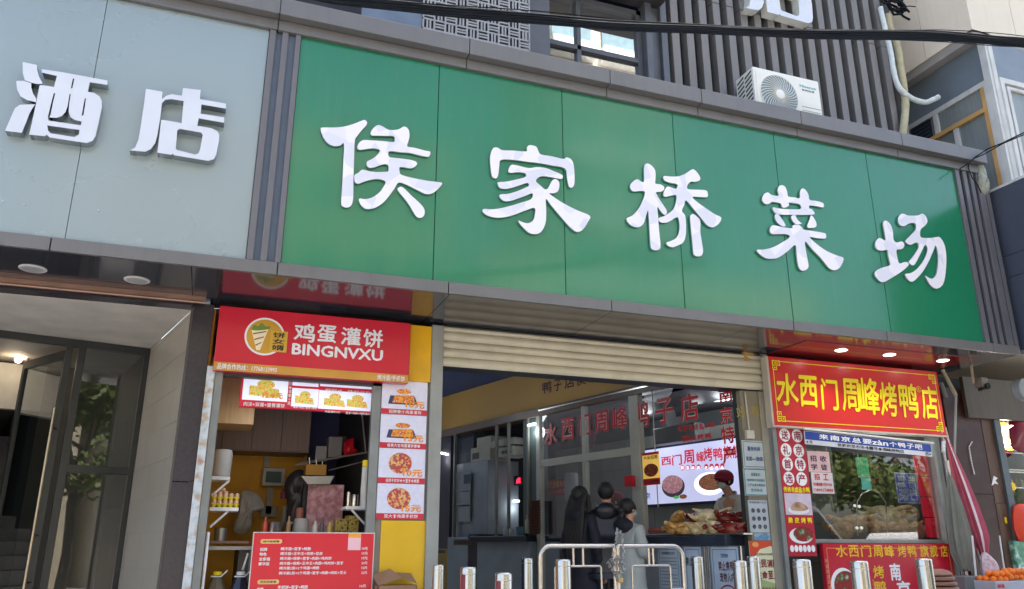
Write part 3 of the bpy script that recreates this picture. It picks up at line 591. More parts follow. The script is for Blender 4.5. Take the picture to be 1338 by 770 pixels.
texts(FM, [('培根+肉松+里脊+烤肠', FM.px(383, 530)[0], FM.px(414, 530)[0], FM.px(400, 534.5)[1], FM.px(400, 532.2)[1]), ('鸡蛋灌饼 8元', FM.px(425, 530)[0], FM.px(445, 530)[0], FM.px(435, 540)[1], FM.px(435, 537)[1]), ('里脊+鸡柳+烤肠灌饼', FM.px(452, 530)[0], FM.px(484, 530)[0], FM.px(465, 542)[1], FM.px(465, 539)[1]), ('烤肠灌饼 8元', FM.px(425, 510)[0], FM.px(447, 510)[0], FM.px(435, 512)[1], FM.px(435, 508.5)[1]), ('双蛋+里脊+肉松灌饼', FM.px(454, 510)[0], FM.px(484, 510)[0], FM.px(465, 514)[1], FM.px(465, 510.5)[1])], wtext, mb, c=.006, bold=.03, res=1)
lg_ = bpy.data.lights.new('stall_fill_light', 'AREA'); lg_.energy = .5; lg_.shape = 'RECTANGLE'; lg_.size = 1.2; lg_.size_y = .12; lgo = bpy.data.objects.new('stall_fill_light', lg_); C.objects.link(lgo); lgo.parent = mb; lgo.location = Vector((.8, 1.2, mz0-.02))-mb.location; lgo.rotation_euler = (R(35), 0, 0)  # fill light added behind the menu box to brighten the stall inside
# red price list
FR = FY(.87)
pl = thing('price_list_board', 'red price list board with rows of white menu text below the counter window', 'menu board', (.9, .87, 1.6))
p0, p1, pz1 = FR.px(332, 700)[0], FR.px(488.5, 700)[0], FR.px(410, 697)[1]
B().fbox(FR, p0, p1, .9, pz1, -.02, 0).out('board', M('menu_board_red', rgb(222, 20, 46), .3, 0, .03, 2, coat=.15), pl, bevel=.002)
B().fbox(FR, p0-.008, p0, .9, pz1+.008, -.022, .004).fbox(FR, p1, p1+.008, .9, pz1+.008, -.022, .004).fbox(FR, p0, p1, pz1, pz1+.008, -.022, .004).out('frame', M('alu_edge', (.6, .6, .62, 1), .35, .6), pl)
def pt(s, x0, yb, x1, yt, m=wtext, bold=.035): 
    a0, b1 = FR.px(x0, yt, .003); a1, b0 = FR.px(x1, yb, .003); bt = FR.px((x0+x1)/2, yb, .003)[1]; tp = FR.px((x0+x1)/2, yt, .003)[1]
    texts(FR, [(s, a0, a1, bt, tp)], m, pl, c=.003, bold=bold, res=1)
pill = M('pill_yellow', rgb(240, 200, 120), .4)
for y0, y1, x0, s in ((704.8, 710.5, 340, '烤冷面套餐'), (757.5, 763.5, 336, '手抓饼套餐')):
    a0, bt = FR.px(x0, y1); a1, tp = FR.px(x0+29, y0); h2 = (tp-bt)/2
    bt = FR.px(x0+15, y1)[1]; tp = FR.px(x0+15, y0)[1]; h2 = (tp-bt)/2; zc = (bt+tp)/2
    B().poly(FR, [(a0+h2-h2*math.sin(t), zc+h2*math.cos(t)) for t in [math.pi*i/8 for i in range(9)]]+[(a1-h2+h2*math.sin(t), zc-h2*math.cos(t)) for t in [math.pi*i/8 for i in range(9)]], .002).out('heading_pill', pill, pl)
    pt(s, x0+4, y1-1.5, x0+25, y0+1.5, blk, .02)
rows = [('招牌', 9, '烤冷面+里脊+烤肠', 406, '10元'), ('特色', 9, '烤冷面+王中王+培根+豆皮', 422, '13元'), ('全家福', 14, '烤冷面+培根+里脊+肉肠+鸡肉饼', 434, '17元'), ('豪华版', 14, '烤冷面+培根+王中王+肉肠+鸡肉饼+里脊', 450, '20元'), ('', 0, '烤冷面2张+2个鸡蛋+烤肠', 419, '12元'), ('', 0, '烤冷面2张+2个鸡蛋+里脊+肉肠+肉松+芝士', 455, '22元')]
for k, (l, lw, s, xe, pr) in enumerate(rows):
    y = 717.3+6.3*k; sk = .7*k
    if l: pt(l, 340-sk, y+3, 340+lw-sk, y-1.5)
    pt(s, 367-sk*.7, y+2, xe-sk*.7, y-2.2); pt(pr, 473-sk*.25, y+1.5, 480.5-sk*.25, y-2.2)
pt('招牌', 336, 771, 344, 768); pt('手抓饼+里脊+烤肠', 363, 770, 402, 765); pt('10元', 470, 768, 478, 764)
a = FR.px(455.5, 697)[0]; a2 = FR.px(472, 697)[0]; zt_ = pz1+.0; 
B().fbox(FR, a, a2, FR.px(463, 719)[1], zt_, .002, .004).out('notice_card', M('card_pink', rgb(240, 190, 200), .4), pl); B().fquad(FR, a, a2, FR.px(463, 703)[1], zt_, .0055).out('notice_header', M('card_orange', rgb(245, 165, 70), .4), pl)
# small things in the stall -------------------------------------------------
def pbox(name, label, cat, x0, y0, x1, y1, Y, dp, mat, bev=.004, grp=None):
    f = FY(Y); a = f.rect(x0, y0, x1, y1); zb_ = f.px((x0+x1)/2, y1)[1]; zt2 = f.px((x0+x1)/2, y0)[1]
    o = B().box(a[0], a[1], Y, Y+dp, min(zb_, zt2), max(zb_, zt2)).out(name, mat, bevel=bev); return tag(o, label, cat, grp)
def shelf(label, x0, x1, y, Y, mat, left):
    f = FY(Y); a0 = f.px(x0, y)[0]; a1 = f.px(x1, y)[0]; z = f.px((x0+x1)/2, y)[1]
    t = thing('wall_shelf', label, 'shelf', (a0, Y, z)); B().box(a0, a1, Y, Y+.3, z-.03, z).out('board', mat, t, bevel=.003)
    d = .16
    if left: B().tube([(a0+.02, Y+.02, z-.16), (a0+.15, Y+.02, z-.032)], .01, 6).out('bracket', mat, t)
    else: B().tube([(a1-.02, Y+.02, z-.18), (a1-.17, Y+.02, z-.032)], .01, 6).out('bracket', mat, t)
    return t, a0, a1, z
s1 = shelf('small white upper shelf left in the pancake stall, carrying a white tub', 276, 301, 622.5, 1.15, white, True)
s2 = shelf('white bracket shelf carrying the yellow egg trays', 274, 312, 663, 1.12, white, True)
s3 = shelf('white bracket shelf right in the stall carrying the paper cups', 452, 485, 661.5, 1.15, white, False)
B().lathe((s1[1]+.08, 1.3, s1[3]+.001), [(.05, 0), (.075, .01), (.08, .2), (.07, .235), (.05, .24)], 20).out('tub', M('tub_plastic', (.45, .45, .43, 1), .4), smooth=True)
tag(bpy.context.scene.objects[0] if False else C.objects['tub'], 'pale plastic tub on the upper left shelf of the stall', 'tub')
def egg_tray(name, z, lab, y0):
    t = thing(name, lab, 'egg tray', (s2[1]+.02, y0, z), 'yellow egg trays'); b = B(); x0 = s2[1]+.0; nx, ny = 5, 4; p = .045
    for i in range(nx):
        for j in range(ny):
            cx_, cy_ = x0+.03+i*p, y0+.03+j*p
            b.lathe((cx_, cy_, z), [(.011, 0), (.021, .022), (.0225, .03)], 8)
    b.box(x0+.005, x0+.03+nx*p-.02, y0+.005, y0+.03+ny*p-.02, z+.026, z+.031); b.out('tray', M('egg_tray_yellow', rgb(225, 205, 40), .5), t, smooth=False)
    e = None
    for i in range(nx):
        for j in range(2):
            if e is None: e = B().ball((0, 0, 0), .0195, 2, (1, 1, 1.25)).out('egg', M('egg_shell', rgb(222, 178, 150), .5), t, smooth=True, world=False); o = e
            else: o = e.copy(); C.objects.link(o)
            o.location = Vector((x0+.03+i*p, y0+.03+j*p, z+.042))-t.location
    return t
egg_tray('egg_tray', s2[3]+.001, 'lower yellow tray of brown eggs on the bracket shelf', 1.14)
egg_tray('egg_tray', s2[3]+.056, 'upper yellow tray of brown eggs stacked on the other tray', 1.14)
t = thing('loose_eggs', 'few loose brown eggs heaped on the upper egg tray', 'eggs', (s2[1]+.05, 1.2, s2[3]+.12))
for q in ((.02, .02, .0), (.07, .02, .0), (.045, .04, .03), (.025, .06, .0)): 
    B().ball(t.location+Vector(q), .0195, 2, (1.1, 1, 1.1)).out('egg', MC['egg_shell'], t, smooth=True)
# cup stack, steel cups
x0c = FY(1.2).px(478, 640)[0]; ztop_ = FY(1.2).px(480, 601)[1]
t = thing('paper_cup_stack', 'tall stack of white paper cups with yellow top cup on right shelf', 'paper cups', (x0c, 1.25, s3[3])); b = B(); z = s3[3]; h = ztop_-z; nc = 22; prof = []
for k in range(nc): zz = h*.86*k/nc; prof += [(.041-.006*k/nc, zz+.001), (.041-.006*k/nc, zz+h*.86/nc*.7), (.038-.006*k/nc, zz+h*.86/nc*.75)]
b.lathe((x0c, 1.25, z), prof, 18).out('cups', M('paper_cup_white', (.72, .7, .66, 1), .6), t, smooth=True)
B().lathe((x0c, 1.25, z+h*.86), [(.036, 0), (.033, h*.13), (.03, h*.14)], 18).out('yellow_cup', yel, t, smooth=True)
for k, (x, y, r, hh) in enumerate(((455.5, 1.2, .02, .12), (463.5, 1.22, .032, .10))):
    xc = FY(y).px(x, 650)[0]; tag(B().lathe((xc, y, s3[3]+.001), [(r, 0), (r, hh), (r*1.08, hh+.004), (r*.9, hh+.004)], 16).out('steel_cup', steel, smooth=True), ('slim steel canister' if k == 0 else 'short wide steel cup') + ' on the right shelf beside the paper cups', 'steel cup', 'steel cups')
pbox('wall_display', 'grey framed small dark screen hung on the mustard wall', 'screen', 344, 612, 371, 635, 2.98, .04, M('display_grey', (.38, .38, .36, 1), .5)); d_ = C.objects['wall_display']
f = FY(2.975); a = f.rect(348, 616, 367, 631); B().fquad(f, *a).out('glass', M('screen_dark', rgb(42, 56, 72), .1), d_)
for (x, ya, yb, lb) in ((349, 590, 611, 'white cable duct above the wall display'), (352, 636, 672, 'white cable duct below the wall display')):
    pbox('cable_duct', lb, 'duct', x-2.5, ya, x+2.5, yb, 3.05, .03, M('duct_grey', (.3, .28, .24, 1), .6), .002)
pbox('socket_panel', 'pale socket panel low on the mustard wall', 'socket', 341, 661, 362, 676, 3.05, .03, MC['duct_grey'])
def cloth(name, lab, cat, pts, Y, mat, seed):
    b = B(); f = FY(Y); n = 26; P = [f.px(x, y) for x, y in pts]; cx_ = sum(p[0] for p in P)/len(P); cz = sum(p[1] for p in P)/len(P)
    SP = smooth_poly(P)
    rings = []
    for k in range(6):
        s_ = 1-k/6; off = .07*(1-s_**2)**.5
        rings.append([b.bm.verts.new(f.w(cx_+(p[0]-cx_)*s_, cz+(p[1]-cz)*s_, off+.035*mnoise.noise(Vector((p[0]*14, p[1]*5, seed+k*.2)))) ) for p in SP])
    for r0, r1 in zip(rings, rings[1:]):
        for k in range(len(SP)): b.bm.faces.new((r0[k], r0[(k+1) % len(SP)], r1[(k+1) % len(SP)], r1[k]))
    b.bm.faces.new(rings[-1]); b.bm.faces.new([b.bm.verts.new(v.co+Vector((0, .02, 0))) for v in rings[0]][::-1])
    return tag(b.out(name, mat, smooth=True), lab, cat)
cloth('plastic_bags', 'crumpled white plastic bags hanging on the mustard wall', 'bags', [(313, 652), (319, 641), (335, 645), (345, 660), (340, 668), (330, 672), (328, 690), (316, 698), (305, 692), (311, 670)], 2.7, M('bag_grey', (.42, .41, .4, 1), .5), 1)
cloth('black_bag', 'black bag and apron hanging behind the pink board', 'bag', [(372, 632), (385, 615), (400, 618), (404, 650), (400, 690), (375, 692), (376, 660)], 2.5, M('bag_black', (.035, .035, .045, 1), .4), 5)
pbox('dark_case', 'black upright case behind the pink board', 'case', 397, 632, 410, 695, 2.3, .2, dark)
pbox('pink_notice_board', 'faded pink printed board standing on the counter', 'board', 403, 633, 446, 697, 2.2, .02, pic('pink', 0, 16))
t = thing('oven_hood', 'grey metal hood above the pink board', 'hood', (.9, 2.1, 2.0)); f = FY(2.1); a = f.rect(394, 621, 437, 633)
B().poly(f, [f.px(x, y) for x, y in ((393, 622), (437, 622), (431, 633), (402, 633))], 0, -.3).out('shell', M('hood_steel', (.4, .4, .38, 1), .4, .5), t, bevel=.004)
pbox('carton', 'small mustard carton on top of the metal hood', 'carton', 400, 607, 426, 621, 2.15, .2, M('carton_mustard', rgb(170, 125, 50), .7))
t = thing('wall_rack', 'metal wire rack shelf piled with boxes in the dark corner', 'rack', (1.1, 2.4, 2.2)); f = FY(2.3)
b = B()
for k in range(5): b.tube([f.w(*f.px(386+k*3, 608-k*2), -.0-.1*k), f.w(*f.px(487, 590-k*1), -.0-.1*k)], .009, 6)
b.tube([f.w(*f.px(429, 615)), f.w(*f.px(480, 602))], .007, 6); b.tube([f.w(*f.px(473, 541)), f.w(*f.px(478, 592))], .008, 6); b.out('wires', M('rack_steel', (.5, .5, .48, 1), .35, .7), t)
pbox('file_box', 'white and grey box file on the wire rack', 'box', 430, 571, 446, 598, 2.45, .2, M('box_greywhite', (.22, .22, .22, 1), .6))
pbox('framed_picture', 'small pale picture frame leaning on the wire rack', 'picture frame', 413, 583, 426, 603, 2.4, .02, M('frame_pale', (.26, .26, .27, 1), .5))
cloth('red_bag', 'crumpled red plastic bag on the wire rack', 'bag', [(450, 578), (462, 572), (464, 585), (468, 590), (460, 596), (450, 594)], 2.4, red, 9)
pbox('brown_box', 'dull brown box between file box and red bag', 'box', 440, 570, 452, 592, 2.6, .2, M('box_dull', (.09, .07, .07, 1), .7))
f = FY(1.9)
def lathe_px(name, lab, cat, x, yb, prof, Y, mat, ns=20, grp=None):
    p = FY(Y).px(x, yb); return tag(B().lathe((p[0], Y, p[1]), prof, ns).out(name, mat, smooth=True), lab, cat, grp)
lathe_px('steel_pot', 'round steel pot with ladle handle behind the price list', 'pot', 357, 703, [(.075, 0), (.08, .02), (.08, .13), (.084, .135), (.07, .135)], 1.5, steel)
lathe_px('water_jug', 'pale grey plastic water jug behind the price list', 'jug', 392, 703, [(.07, 0), (.075, .05), (.065, .16), (.055, .17)], 1.5, M('jug_grey', (.34, .33, .3, 1), .4)); 
j = C.objects['water_jug']; f = FY(1.5); B().tube([f.w(*f.px(x, y)) for x, y in ((382, 684), (378, 682), (375, 690), (376, 700))], .01, 8).out('handle', MC['jug_grey'], j, smooth=True)
lathe_px('gas_bottle', 'red topped grey bottle standing at the back wall', 'bottle', 370, 690, [(.03, 0), (.035, .02), (.035, .16), (.02, .2), (.02, .22)], 2.6, M('bottle_grey', (.2, .19, .17, 1), .5))
g = C.objects['gas_bottle']; p = FY(2.6).px(370, 652); B().lathe((p[0], 2.6, p[1]), [(.032, 0), (.03, .07), (.015, .1)], 14).out('cap', M('cap_dull_red', (.2, .03, .05, 1), .5), g)
lathe_px('jar', 'orange and pink jar beside the black case', 'jar', 390, 690, [(.035, 0), (.036, .16), (.03, .19)], 2.1, M('jar_salmon', rgb(170, 110, 90), .5))
for k, (x0, y0, x1, y1) in enumerate(((439, 678, 455, 697), (454, 674, 468, 697))):
    pbox('yellow_carton', ('left' if k == 0 else 'right, taller') + ' yellow patterned carton under the right shelf', 'carton', x0, y0, x1, y1, 1.6, .15, ramp_mat('yellow_carton_print', [(0, rgb(150, 120, 50)), (.5, rgb(205, 180, 90)), (.62, rgb(90, 60, 20))], 40, .6), grp='yellow cartons')
for k, (x, y, h_, r_, m_, lb_) in enumerate(((345, 700, .16, .022, (.5, .08, .05, 1), 'red sauce bottle left of the steel pot'), (376, 700, .17, .02, (.35, .2, .08, 1), 'amber sauce bottle between pot and jug'), (411, 700, .13, .024, (.6, .58, .5, 1), 'white seasoning bottle right of the water jug'), (420, 700, .15, .02, (.12, .1, .09, 1), 'dark soy bottle before the pink board'), (430, 700, .12, .024, (.55, .42, .08, 1), 'mustard squeeze bottle before the pink board'))):
    p = FY(1.42).px(x, y); tag(B().lathe((p[0], 1.42, p[1]), [(r_, 0), (r_*1.05, .02), (r_, h_*.65), (r_*.45, h_*.8), (r_*.45, h_*.95), (r_*.2, h_)], 12).out('sauce_bottle', M('sauce_%s' % 'abcde'[k], m_, .3), smooth=True), lb_, 'bottle', 'sauce bottles in the pancake stall')
for k, (x, y) in enumerate(((413, 600), (421, 603), (404, 598))):
    f = FY(2.2); tag(B().tube([f.w(*f.px(x, y)), f.w(*f.px(x+1, y+18))], .006, 6).ball(f.w(*f.px(x+1, y+21)), .035, 2, (1, 1, .5)).out('ladle', steel, smooth=True), ['middle', 'rightmost', 'leftmost'][k]+' steel ladle hanging above the carton', 'ladle', 'hanging ladles')
# counter and lower shelf
ct = thing('stall_counter', 'steel counter of the pancake stall with dark cabinet below', 'counter', (.7, 1.3, .42))
f = FY(1.15); zc = f.px(300, 714)[1]
B().box(.02, 1.85, 1.15, 2.4, zc-.03, zc).out('worktop', M('worktop_dull', (.3, .29, .27, 1), .4, .4), ct, bevel=.003)
B().box(.3, 1.85, 1.3, 2.3, .42, zc-.031).out('cabinet', M('cabinet_brown', (.10, .095, .09, 1), .5), ct); B().box(f.px(325, 740)[0], f.px(325, 740)[0]+.03, 1.2, 1.25, .42, zc-.03).out('leg', M('counter_leg', (.18, .18, .17, 1), .4, .4), ct)
pbox('cutting_board', 'thin brown board lying on the counter', 'board', 275, 707, 325, 710.5, 1.25, .3, M('board_brown', (.25, .13, .08, 1), .6), .001)
lathe_px('steel_canister', 'steel canister with white handle on the counter left', 'canister', 287, 708, [(.05, 0), (.05, .11), (.055, .115)], 1.35, M('dull_steel', (.28, .27, .26, 1), .3, .8))
for k, (x, lab, cap, col_) in enumerate(((284, 'big clear oil jug with yellow cap and white handle', yel, (.16, .13, .08, 1)), (315, 'big dark oil jug with white cap, next to the price list', white, (.03, .03, .05, 1)))):
    f = FY(1.05); p = f.px(x, 752); t = thing('oil_jug', lab, 'jug', (p[0], 1.12, p[1]-.4), 'oil jugs')
    B().lathe((p[0], 1.12, .99+.0), [(.08, 0), (.1, .02), (.1, p[1]-1.16), (.05, p[1]-1.03), (.035, p[1]-.99-.0)], 8).out('body', M('oil_jug_%s' % ('amber' if k == 0 else 'dark'), col_, .15), t, smooth=False)
    B().lathe((p[0], 1.12, p[1]), [(.037, 0), (.037, .02), (.03, .028)], 16).out('cap', cap, t); B().tube([(p[0]-.05, 1.1, p[1]-.01), (p[0]+.03, 1.07, p[1]-.01), (p[0]+.075, 1.1, p[1]+.035)], .006, 6).out('handle', white, t)
    B().box(p[0]-.14, p[0]+.14, 1.03, 1.25, .96, .985).out('stand', dark, t)
tag(B().tube([FY(1.2).w(*FY(1.2).px(324, 723)), FY(1.2).w(*FY(1.2).px(317, 745))], .009, 6).out('spatula', white), 'pale spatula stuck behind the dark oil jug', 'spatula')
# cardboard box
f = FY(.72); cb = thing('cardboard_box', 'open brown cardboard box in front of the yellow panel', 'box', (1.7, .8, .42)); cbm = M('cardboard', rgb(150, 116, 88), .8, 0, .06, 3)
x0, z1_ = f.px(494, 764); x1, _ = f.px(545, 768); z1_ = f.px(520, 765)[1]
b = B(); b.box(x0, x0+.006, .72, .88, .42, z1_); b.box(x1-.006, x1, .72, .88, .42, z1_); b.box(x0, x1, .72, .726, .42, z1_); b.box(x0, x1, .874, .88, .42, z1_); b.box(x0, x1, .72, .88, .42, .43); b.out('body', cbm, cb)
B().quad((x0, .72, z1_), (x0+.21, .72, z1_+.035), (x0+.10, .86, z1_+.11), (x0-.02, .88, z1_+.02)); 
b = B(); b.quad((x0, .72, z1_), (x0+.2, .715, z1_+.06), (x0+.12, .84, z1_+.13), (x0-.02, .88, z1_+.08)); b.out('flap', cbm, cb)
b = B(); b.quad((x0+.2, .715, z1_+.055), (x1, .72, z1_+.01), (x1-.02, .88, z1_+.09), (x0+.17, .86, z1_+.1)); b.out('flap', cbm, cb)
#SPLIT3#
# ================================================================== ROLLER SHUTTER + MARKET PASSAGE
shm = M('shutter_slat', rgb(206, 198, 175), .5, .1, .08, 3, dirt=.3, bump=.1, bs=90, dcol=(.2, .18, .14, 1))
rs = thing('roller_shutter', 'cream metal roller shutter pulled nearly all the way up over the market passage', 'shutter', (3.7, .95, 3.13))
s0, s1_ = 1.955, 5.60; zsb = F9.px(780, 504)[1]
zs = [F9.px(572, y)[1] for y in (477, 464.5, 453, 443, 431, 420)]
for k in range(5):
    z0, z1 = zs[k]+.003, (zs[k+1] if k < 4 else 3.53)
    b = B(); n = 6; h = z1-z0
    for i in range(n):
        t0, t1 = i/n, (i+1)/n; y0, y1 = .94-.022*math.sin(math.pi*t0)**.6, .94-.022*math.sin(math.pi*t1)**.6
        b.quad((s0, y0, z0+h*t0), (s1_, y0, z0+h*t0), (s1_, y1, z0+h*t1), (s0, y1, z0+h*t1))
    b.out('slat' if k else 'bottom_bar', shm, rs, smooth=True)
B().box(s0, s1_, .945, 1.2, 3.15, 3.545).out('housing', dark, rs)
pas = thing('market_passage', 'dark covered market passage with blue ceiling and mustard bulkhead', 'passage', (3.5, 5, .42))
B().box(1.4, 9, 1.0, 12, 4.05, 4.1).out('ceiling', M('ceiling_navy', rgb(34, 66, 120), .6), pas)
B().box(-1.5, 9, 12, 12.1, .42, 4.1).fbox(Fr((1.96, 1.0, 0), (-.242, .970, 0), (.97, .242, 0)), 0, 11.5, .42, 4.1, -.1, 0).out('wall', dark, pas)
bulk = M('mustard_bulkhead', rgb(188, 150, 82), .6, 0, .06, 1.5)
B().fbox(FW, -8.5, .3, 3.455, 4.05, -.3, 0).out('bulkhead', bulk, pas)
FWb = FW
bt = []
for i, ch in enumerate('鸭子店侯家桥菜'):
    xx = [(709, 721), (724, 734), (738, 751), (753, 766), (770, 780), (784, 796), (800, 812)][i]; yc = 508.5-(xx[0]-709)*.23
    a0 = FW.px(xx[0], yc)[0]; a1 = FW.px(xx[1], yc)[0]; zt_ = FW.px(xx[0], yc-8)[1]; zb_ = FW.px(xx[0], yc+7)[1]; bt.append((ch, a0, a1, zb_, zt_))
texts(FW, bt, M('purple_print', rgb(70, 30, 60), .5), pas, c=.004, bold=.02)
B().fbox(FW, -8.5, .25, 3.34, 3.452, -.25, .03).out('header_beam', M('brown_beam', rgb(96, 78, 66), .4), pas, bevel=.004)
B().fbox(FW, -3.5, .2, 3.40, 3.42, .03, .045).out('metal_trim', steel, pas)
# partition of the duck shop along the passage
prt = thing('shop_partition', 'pale framed glass partition of the duck shop along the passage with red lettering', 'partition', FW.w(-2, .42, 0))
wf_m = M('pale_frame', rgb(176, 178, 168), .45, .1, .05, dirt=.15); z_ct = 1.62
L_, Mm, Rr = FW.px(706, 640)[0], FW.px(765, 640)[0], FW.px(831, 640)[0]
ztr = FW.px(765, 598)[1]
b = B(); b.fbox(FW, L_-.07, L_+.02, .42, 3.34, -.06, .02); b.out('frame_post', wf_m, prt, bevel=.004)
B().fbox(FW, Rr-.05, Rr+.12, z_ct, 3.34, -.07, .02).out('frame_post', wf_m, prt, bevel=.004)
B().fbox(FW, Mm-.035, Mm+.035, z_ct, 3.34, -.05, .015).out('frame_post', wf_m, prt, bevel=.003)
B().fbox(FW, L_+.02, Rr-.05, ztr-.05, ztr+.05, -.05, .016).out('frame_rail', wf_m, prt, bevel=.003)
B().fbox(FW, .09, .17, .42, 3.34, -.09, .02).out('frame_post', M('dark_frame', rgb(70, 72, 70), .4, .4), prt, bevel=.003)
pg = glass_mat('partition_glass', (.8, .86, .9, 1), .13)
B().fquad(FW, L_, Rr, z_ct, 3.34, -.01).out('pane', pg, prt)
gc = glass_mat('clear_counter_glass', (.93, .95, .95, 1), .3); xm = FW.px(857, 600)[0]
B().fquad(FW, Rr+.1, xm-.003, 2.0, 3.34, .005).out('pane', gc, prt); B().fquad(FW, xm+.003, .09, 2.0, 3.34, .005).out('pane', gc, prt)
B().fbox(FW, xm-.004, xm+.004, 1.95, 3.34, 0, .01).out('glass_joint', M('joint_pale', (.5, .5, .5, 1), .4), prt)
gr_ = M('glass_letter_red', rgb(190, 30, 38), .4, 0, .05); gw_ = M('glass_letter_edge', rgb(225, 190, 190), .5)
big = [('水', 711, 553, 728, 582), ('西', 733, 546, 750, 576), ('门', 756, 541, 771, 569), ('周', 776, 537, 795, 566), ('峰', 799, 531, 820, 562), ('鸭', 826, 524, 848, 560), ('子', 856, 520, 880, 554), ('店', 888, 514, 913, 551)]
def slbox(f, x0, y0, x1, y1, c=0):
    xm_ = (x0+x1)/2; return (f.px(x0, (y0+y1)/2, c)[0], f.px(x1, (y0+y1)/2, c)[0], f.px(xm_, y1, c)[1], f.px(xm_, y0, c)[1])
texts(FW, [(s,)+slbox(FW, *q, .012) for s, *q in big], gw_, prt, c=.009, bold=.055, label='pale outline of the letters')
texts(FW, [(s,)+slbox(FW, *q, .012) for s, *q in big], gr_, prt, c=.012, bold=.022)
ver = [('南', 939, 507, 957, 526), ('京', 940, 531, 957, 554), ('特', 942, 557, 960, 580), ('产', 944, 584, 962, 606)]
texts(FW, [(s,)+slbox(FW, *q, .012) for s, *q in ver], gw_, prt, c=.009, bold=.055); texts(FW, [(s,)+slbox(FW, *q, .012) for s, *q in ver], gr_, prt, c=.012, bold=.022)
for s, x0, x1, y, h in (('传统老卤盐水鸭', 885, 934, 557.5, 8), ('脆皮烤鸭', 891, 930, 571, 8)):
    w_ = (x1-x0)/len(s); texts(FW, [(c_,)+slbox(FW, x0+w_*i+.5, y-h/2-(i-len(s)/2)*w_*.11, x0+w_*(i+1)-.5, y+h/2-(i-len(s)/2)*w_*.11, .012) for i, c_ in enumerate(s)], gr_, prt, c=.012, bold=.04)
# shop interior beyond the partition
si = thing('duck_shop_interior', 'grey tiled rear wall and ceiling inside the duck shop', 'shop interior', FW.w(-1.5, .42, -1.7))
tl = M('grey_wall_tile', rgb(140, 142, 138), .35, 0, .08, 3)
for i in range(-9, 0):
    for j in range(6): B().fbox(FW, i*.6+.003, i*.6+.597, .42+j*.45+.003, .42+j*.45+.447, -1.72, -1.70).out('tile', tl, si)
B().fbox(FW, -6, 0.0, .42, 4.0, -1.8, -1.72).fbox(FW, -6, -5.9, .42, 4.0, -1.7, -.3).out('wall', M('interior_grey', rgb(70, 74, 78), .7), si)
B().poly(Fr((0, 0, 3.34), (1, 0, 0), (0, 0, 1), (0, 1, 0)), [(5.4, 1.05), (8.3, 1.05), (8.3, 3.4), (6.9, 7.1), (4.2, 6.5)], 0, .05).out('ceiling', M('interior_ceiling', rgb(60, 62, 66), .5), si)
B().box(6.97, 8.3, 3.2, 3.3, .42, 3.4).box(8.2, 8.3, 1.0, 3.2, .42, 3.4).out('room_wall', M('room_grey', rgb(96, 98, 98), .7), si)
FWs = Fr(FW.w(0, 0, -1.62), FW.U, FW.N)
def tubelight(x0, y0, x1, y1, f, lab, e=5):
    p, q = f.px(x0, y0), f.px(x1, y1); t = tag(B().tube([f.w(*p), f.w(*q)], .016, 8).out('tube_light', bright('tube_glow', (.92, .96, 1, 1), 2)), lab, 'lamp', 'tube lights')
    l_ = bpy.data.lights.new('tube_light_glow', 'POINT'); l_.energy = e*.45; l_.color = (.92, .96, 1); l_.shadow_soft_size = .15; lo_ = bpy.data.objects.new('tube_light_glow', l_); C.objects.link(lo_); lo_.parent = t; lo_.location = (f.w(*p)+f.w(*q))/2+Vector((0, -.05, -.12)); return t
fq = Fr(FW.w(0, 0, -1.2), FW.U, FW.N)
tubelight(888, 517, 925, 510, fq, 'lit ceiling tube seen above the last big red character')
tubelight(930, 524, 957, 521, fq, 'lit ceiling tube next to the vertical red characters at right')
tubelight(822, 541, 855, 537, fq, 'lit ceiling tube behind the bird character of the red lettering')
tubelight(690, 556, 702, 553, FW, 'short lit tube left of the glass partition')
# glowing picture board
led = thing('duck_picture_screen', 'bright white lit advertising board with duck dishes and red lettering behind the counter', 'screen', FWs.w(-1, 2, 0))
def ll_(x, ya): return FWs.px(x, ya)
la, lb_ = FWs.px(826, 620)[0], FWs.px(971, 620)[0]; lz0, lz1 = FWs.px(828, 659)[1], FWs.px(826, 590)[1]; lz1b = FWs.px(968, 573)[1]; lz0b = FWs.px(968, 654)[1]
lz0 = (lz0+lz0b)/2; lz1 = (lz1+lz1b)/2
B().fbox(FWs, la-.02, lb_+.02, lz0-.03, lz1+.03, -.06, -.004).out('case', M('led_case', rgb(40, 52, 82), .4), led)
B().fquad(FWs, la, lb_, lz0, lz1, 0).out('screen', M('led_ground', rgb(205, 208, 245), .3, 0, .04, 2, emit=.2), led)
eme = .25
R_e = M('led_red', rgb(170, 20, 50), .4, emit=.3); B_e = M('led_blue', rgb(40, 60, 130), .4, emit=.3)
tt = [('西', 864, 597, 877, 608), ('门', 878, 594, 891, 608), ('周', 893, 588, 907, 606), ('峰', 910, 590, 920, 604), ('烤', 919, 585, 931, 603), ('鸭', 932, 585, 944, 602), ('旗', 945, 582, 956, 600), ('舰', 957, 581, 968, 599)]
texts(FWs, [(s,)+slbox(FWs, *q, .004) for s, *q in tt], R_e, led, c=.004, bold=.03)
b = B()
for k in range(8):
    x = 892+k*7+(3 if k > 3 else 0); y = 611.5-(x-892)*.05; q = slbox(FWs, x-2.8, y-3.6, x+2.8, y+3.6); b.disc(FWs, (q[0]+q[1])/2, (q[2]+q[3])/2, (q[1]-q[0])/2, (q[3]-q[2])/2, .003, 14)
b.out('red_dots', R_e, led, kind='stuff')
texts(FWs, [(c_,)+slbox(FWs, 890+k*7+(3 if k > 3 else 0), 609, 894+k*7+(3 if k > 3 else 0), 614) for k, c_ in enumerate('鲜香味美老卤传承')], M('led_white', (.8, .8, .9, 1), .4, emit=.4), led, c=.006, bold=.02, res=1)
